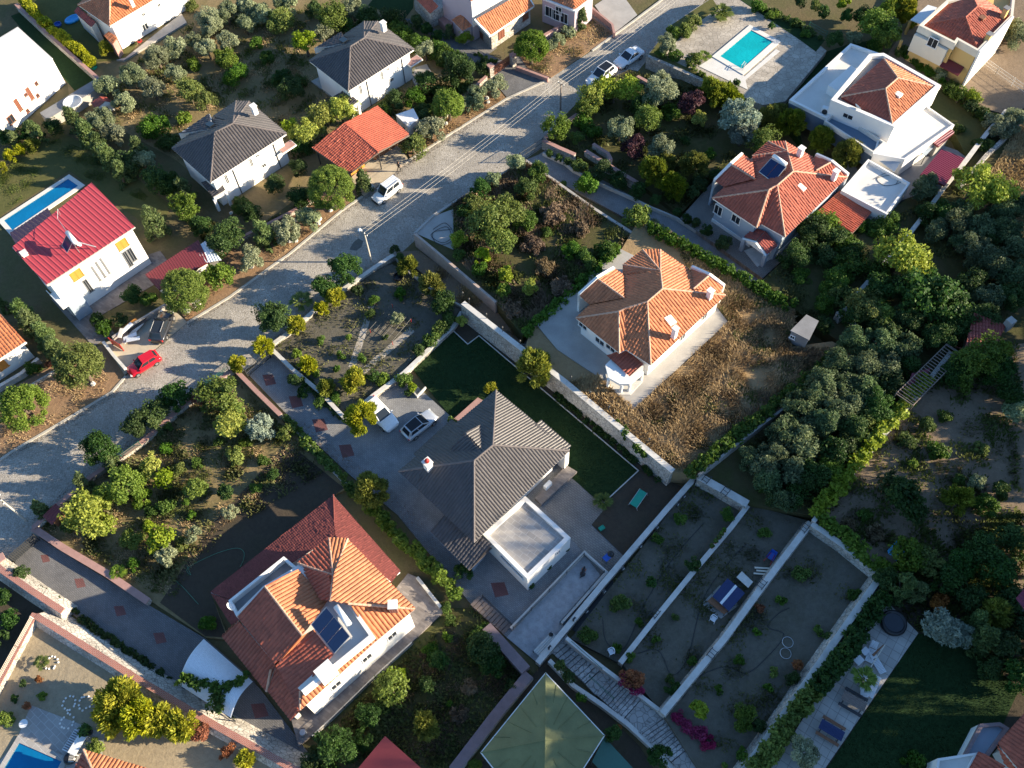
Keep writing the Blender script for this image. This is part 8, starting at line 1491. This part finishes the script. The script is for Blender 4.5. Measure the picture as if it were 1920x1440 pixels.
hedge('creeper strip below the low pale wall of the cobbled drive', [(548, 690), (600, 738), (645, 785)], .9, .5, .13, 'L_dark', leaf=.13)
hedge('ivy ground hedge below the unfinished villa terrace', [(985, 625), (1050, 565), (1110, 510), (1160, 465)], 1.2, .8, 2.2, 'L_ivy', leaf=.15)
hedge('dense ivy hedge between the dry lot and the lane', [(1215, 425), (1260, 445), (1330, 485), (1400, 525), (1485, 575)], 1.5, 1.3, 2.3, 'L_ivy', leaf=.16)
hedge('green ivy strip along the pale wall of the dry lot', [(1560, 670), (1490, 730), (1400, 800), (1320, 868), (1290, 885)], 1.5, .8, 2.5, 'L_ivy', leaf=.15)
hedge('creeper hanging on the stone wall above the dark lawn', [(1155, 790), (1190, 830), (1215, 850)], .8, 1.0, 2.0, 'L_ivy', leaf=.14)
hedge('dark shrub strip at the foot of the lawn wall', [(1040, 735), (1100, 785), (1180, 850), (1240, 895)], 1.0, .6, .15, 'L_dark', leaf=.13)
hedge('golden grape vine row on the pale wall, upper part', [(1740, 700), (1700, 755), (1665, 795), (1630, 835)], 1.6, 1.1, 2.9, 'L_lime', leaf=.2); hedge('golden grape vine row on the pale wall, lower part', [(1630, 835), (1600, 878), (1560, 925), (1530, 965)], 1.6, 1.1, 2.9, 'L_lime', leaf=.2)
hedge('vine trailing over the stone wall above the third terrace', [(1535, 965), (1580, 1000), (1625, 1040), (1680, 1085)], 1.5, .9, 2.6, 'L_broad', leaf=.19)
hedge('tall hedge beside the patio, upper part coloured darker for shade', [(1660, 1115), (1620, 1175), (1570, 1245), (1530, 1290)], 1.8, 1.7, 2.45, 'L_dark', leaf=.17); hedge('tall hedge beside the patio, lower part coloured brighter as sunlit', [(1530, 1290), (1490, 1340), (1450, 1395), (1410, 1450)], 1.8, 1.7, 2.45, 'L_broad', leaf=.17)  # one hedge: brighter leaf colour paints the sunlit part, darker leaves the shade
hedge('vine creeping over the curved white canopy', [(335, 1272), (375, 1282), (420, 1290), (465, 1268)], .9, .5, 3.0, 'L_ivy', leaf=.16); hedge('vine hanging down the side of the white canopy', [(425, 1280), (405, 1310), (400, 1330)], 1.4, .6, 2.7, 'L_ivy', leaf=.16)
hedge('dark planting strip along the brick coped retaining wall', [(75, 1105), (160, 1165), (240, 1222), (320, 1278)], .7, .5, .16, 'L_dark', leaf=.12); hedge('dark planting strip below the lower brick coped wall', [(420, 1345), (500, 1405), (560, 1450)], .8, .5, .16, 'L_dark', leaf=.12)
hedge('green hedge behind the yellow house garden table', [(1690, 95), (1730, 125), (1770, 150)], .9, .8, 2.0, 'L_ivy', leaf=.14); hedge('leafy hedge along the small lawn at top right', [(1772, 160), (1810, 185), (1850, 218)], 1.2, 1.0, 1.4, 'L_ivy', leaf=.15)
hedge('low clipped hedge below the stone house terrace', [(892, 98), (915, 112), (935, 116)], .6, .5, .08, 'L_round', leaf=.1)
palm(1620, 1272, 26, 2.52, 'fan palm between the white loungers on the patio', 1.3); palm(1130, 940, 20, .15, 'small dark palm at the corner of the lawn bed', .4)
plant('olive', 1505, 1410, 30, 2.4, lab='sunlit olive tree at the lower end of the patio', phrase=""); plant('dark', 868, 1072, 18, .12, lab='low dark bush in the bed between the terrace wing and side roof', phrase='x')
label_plants()
# grass and weeds nobody could count
scatter('dry_grass', [(1190, 770), (1365, 605), (1300, 520), (1245, 432), (1490, 585), (1480, 655), (1560, 655), (1300, 880), (1262, 882)], 2.5, 30000, .5, 'L_dry', .038, .9, 420)
scatter('dry_lot_weeds', [(1190, 770), (1365, 605), (1300, 520), (1245, 432), (1490, 585), (1480, 655), (1560, 655), (1300, 880), (1262, 882)], 2.5, 12000, .45, 'L_weed', .045, .9, 120)
scatter('dry_lot_weeds', [(1365, 605), (1300, 520), (1245, 432), (1490, 585), (1480, 655), (1400, 690)], 2.5, 4500, .4, 'L_under', .08, .9, 40)
scatter('dry_lot_weeds', [(1190, 770), (1480, 655), (1560, 655), (1300, 880), (1262, 882)], 2.5, 2500, .35, 'L_under', .08, .9, 30)
scatter('leaf_litter', [(20, 848), (210, 737), (236, 707), (242, 712), (216, 744), (28, 856)], .03, 900, .04, 'L_weed', .05, 2.0)
scatter('leaf_litter', [(350, 607), (515, 497), (640, 397), (680, 370), (760, 307), (950, 187), (955, 192), (765, 314), (645, 404), (520, 505), (356, 614)], .03, 2600, .04, 'L_weed', .05, 2.0)
scatter('leaf_litter', [(500, 652), (556, 617), (660, 534), (735, 484), (728, 478), (650, 526), (545, 608), (492, 645)], .03, 1200, .04, 'L_weed', .05, 2.0)
scatter('leaf_litter', [(70, 985), (175, 890), (270, 828), (430, 700), (422, 692), (260, 815), (165, 876), (60, 975)], .03, 1500, .04, 'L_weed', .05, 2.0)
scatter('leaf_litter', [(560, 800), (650, 885), (745, 965), (860, 1100), (880, 1090), (760, 940), (660, 860), (575, 790)], .13, 1500, .05, 'L_weed', .05, 2.0)
scatter('dry_grass', [(1060, 715), (1120, 705), (1190, 770), (1262, 880), (1200, 835), (1110, 762)], 2.5, 3500, .5, 'L_dry', .05, .8)
scatter('weeds', [(850, 380), (985, 302), (1040, 342), (1185, 440), (1165, 470), (1000, 603), (980, 628), (930, 563), (850, 480)], 2.2, 18000, .5, 'L_weed', .05, .9, 90)
scatter('weeds', [(785, 472), (940, 580), (1010, 640), (1060, 712), (980, 640), (865, 570)], .25, 3500, .35, 'L_dry', .045, .8, 40)
scatter('orchard_grass', [(150, 190), (400, 20), (760, 20), (830, 200), (560, 300), (330, 300)], .04, 16000, .28, 'L_dry', .045, .8, 160)
scatter('orchard_grass', [(150, 190), (400, 20), (760, 20), (830, 200), (560, 300), (330, 300)], .04, 14000, .25, 'L_grass', .05, .7, 120)
scatter('garden_grass', [(440, 710), (520, 790), (600, 870), (400, 1000), (330, 1120), (280, 1110), (80, 990), (175, 900), (300, 805)], .31, 16000, .25, 'L_grass', .045, .8, 120)
scatter('garden_grass', [(440, 710), (520, 790), (600, 870), (400, 1000), (330, 1120), (280, 1110), (80, 990), (175, 900), (300, 805)], .31, 12000, .22, 'L_dry', .04, .8, 110)
scatter('dry_grass', [(1870, 300), (1945, 180), (2000, 230), (1980, 380), (1900, 365), (1850, 330)], 1.74, 7000, .45, 'L_dry', .06, .9)
scatter('verge_grass', [(775, 296), (945, 185), (912, 145), (765, 265)], .11, 2500, .2, 'L_dry', .05, .8, 60)
scatter('verge_grass', [(1035, 143), (1145, 62), (1095, 25), (975, 102), (995, 128)], .11, 3500, .2, 'L_dry', .05, .8, 70)
scatter('verge_grass', [(1035, 143), (1145, 62), (1095, 25), (975, 102), (995, 128)], .11, 1500, .25, 'L_under', .07, .8, 30)
scatter('verge_grass', [(350, 600), (515, 490), (640, 390), (600, 370), (470, 445), (340, 575)], .11, 3000, .2, 'L_dry', .04, .8, 60)
scatter('verge_grass', [(0, 860), (210, 730), (190, 660), (100, 700), (0, 770)], .11, 3000, .2, 'L_dry', .04, .8, 50)
scatter('weeds', [(840, 1180), (990, 1262), (860, 1430), (700, 1400), (640, 1360)], .11, 7000, .3, 'L_weed', .045, .8, 70)
scatter('weeds', [(1430, 870), (1590, 680), (1780, 500), (1900, 420), (1900, 600), (1700, 720), (1530, 950), (1410, 930)], 1.71, 9000, .35, 'L_weed', .05, .8, 90)
scatter('weeds', [(1540, 965), (1700, 780), (1900, 700), (1920, 1100), (1660, 1080)], 2.21, 6000, .3, 'L_grass', .05, .8, 60)
for nm, pts, z, n in (('orchard_undergrowth', [(150, 190), (400, 20), (760, 20), (830, 200), (560, 300), (330, 300)], .04, 5500), ('garden_undergrowth', [(440, 710), (520, 790), (620, 880), (420, 1000), (330, 1120), (280, 1110), (80, 990), (175, 900), (300, 805)], .31, 4000), ('weedy_undergrowth', [(850, 385), (985, 305), (1040, 345), (1180, 440), (1160, 470), (1000, 603), (980, 628), (930, 563), (850, 480)], 2.2, 9000),
                      ('garden_undergrowth', [(1022, 262), (1110, 170), (1180, 135), (1330, 165), (1430, 195), (1475, 240), (1340, 330), (1275, 400), (1207, 348)], .7, 9000), ('grove_undergrowth', [(1430, 530), (1540, 430), (1640, 430), (1780, 350), (1900, 380), (1910, 610), (1785, 655), (1530, 960), (1410, 940), (1330, 890), (1600, 665), (1490, 590)], 1.71, 16000), ('yard_undergrowth', [(790, 1200), (885, 1140), (995, 1262), (850, 1440), (640, 1430), (640, 1345)], .11, 6000),
                      ('front_undergrowth', [(330, 400), (480, 440), (640, 330), (760, 230), (820, 150), (900, 125), (830, 210), (610, 350), (470, 440), (400, 470)], .06, 7000), ('thicket_undergrowth', [(1650, 1085), (1720, 1000), (1920, 960), (1920, 1280), (1780, 1190), (1720, 1185)], 2.41, 9000), ('garden_undergrowth', [(1540, 970), (1780, 680), (1910, 640), (1910, 1000), (1700, 1060)], 2.21, 5000)):
    scatter(nm, pts, z, n, .42, 'L_under', .11, .9, 150)
scatter('lawn_blades', [(767, 683), (845, 617), (877, 643), (898, 627), (963, 682), (1197, 880), (1128, 945), (1065, 890), (930, 740), (848, 785), (798, 723)], .17, 16000, .1, 'L_lawn', .03, .6)
scatter('lawn_blades', [(1722, 1188), (1790, 1192), (1912, 1290), (1880, 1360), (1830, 1450), (1540, 1450)], 2.43, 16000, .1, 'L_lawn', .03, .6)
scatter('dirt_weeds', [(510, 650), (660, 530), (735, 498), (860, 580), (760, 690), (650, 780)], .46, 4500, .22, 'L_under', .07, .8, 110)
scatter('terrace_weeds', [(1285, 922), (1310, 892), (1402, 945), (1165, 1245), (1070, 1197)], .6, 2200, .25, 'L_under', .07, .8, 45)
scatter('terrace_weeds', [(1400, 950), (1515, 985), (1242, 1330), (1165, 1242)], 1.1, 2200, .25, 'L_under', .07, .8, 45)
scatter('terrace_weeds', [(1525, 985), (1645, 1082), (1395, 1440), (1250, 1335)], 1.8, 2600, .25, 'L_under', .07, .8, 50)
scatter('lawn_grass', [(0, 300), (110, 260), (210, 305), (300, 390), (130, 320), (0, 400)], .06, 7000, .12, 'L_grass', .04, .6, 70)
# unseen tall pines added beyond the right edge, sized and spaced to shade the gardens
def shade_trees():
    rs = np.random.default_rng(5); kk = 0
    for y0, y1, ht, step in ((-12.3, 12.4, 19, 3.08), (18.2, 35.0, 19, 3.1), (38.4, 46, 5, 4.2), (47, 50, 9, 3.0), (50, 76, 8.5, 4.6), (84, 96, 6, 7)):
        y = y0
        while y <= y1:
            kk += 1; x = 43+0.27*max(0, y)+8+rs.random()*6+(4 if y > 60 else 0); z = HZ(x, y); h = ht*(.88+.24*rs.random()); r = 2.6+.5*rs.random()
            root = bpy.data.objects.new('shade_pine', None); COL.objects.link(root); root.location = (x, y-1.3, z); root.empty_display_size = .3
            sc = r/NOM[4]; zs = h/9.4; root.scale = (sc, sc, zs); root.rotation_euler = (0, 0, kk*1.3)
            c = bpy.data.objects.new('crown', crown_mesh('dark', 4, kk % 3)); COL.objects.link(c); c.parent = root; c.location = (0, 0, NOM[4]*1.5); c.scale = (1, 1, 1.5)
            t = bpy.data.objects.new('trunk', trunk_mesh(4, kk % 3)); COL.objects.link(t); t.parent = root; t.scale = (1, 1, 1.4)
            if ht > 12:
                r2 = root.copy(); COL.objects.link(r2); r2.location = (x+6, y+.3, HZ(x+6, y))
                for q in (c, t): q2 = q.copy(); COL.objects.link(q2); q2.parent = r2
                tag(r2, 'unseen dark pine added beyond the right edge to shade the gardens', 'tree', 'added shade pines beyond the right edge')
            tag(root, 'unseen dark pine added beyond the right edge to shade the gardens', 'tree', 'added shade pines beyond the right edge'); y += step
shade_trees()
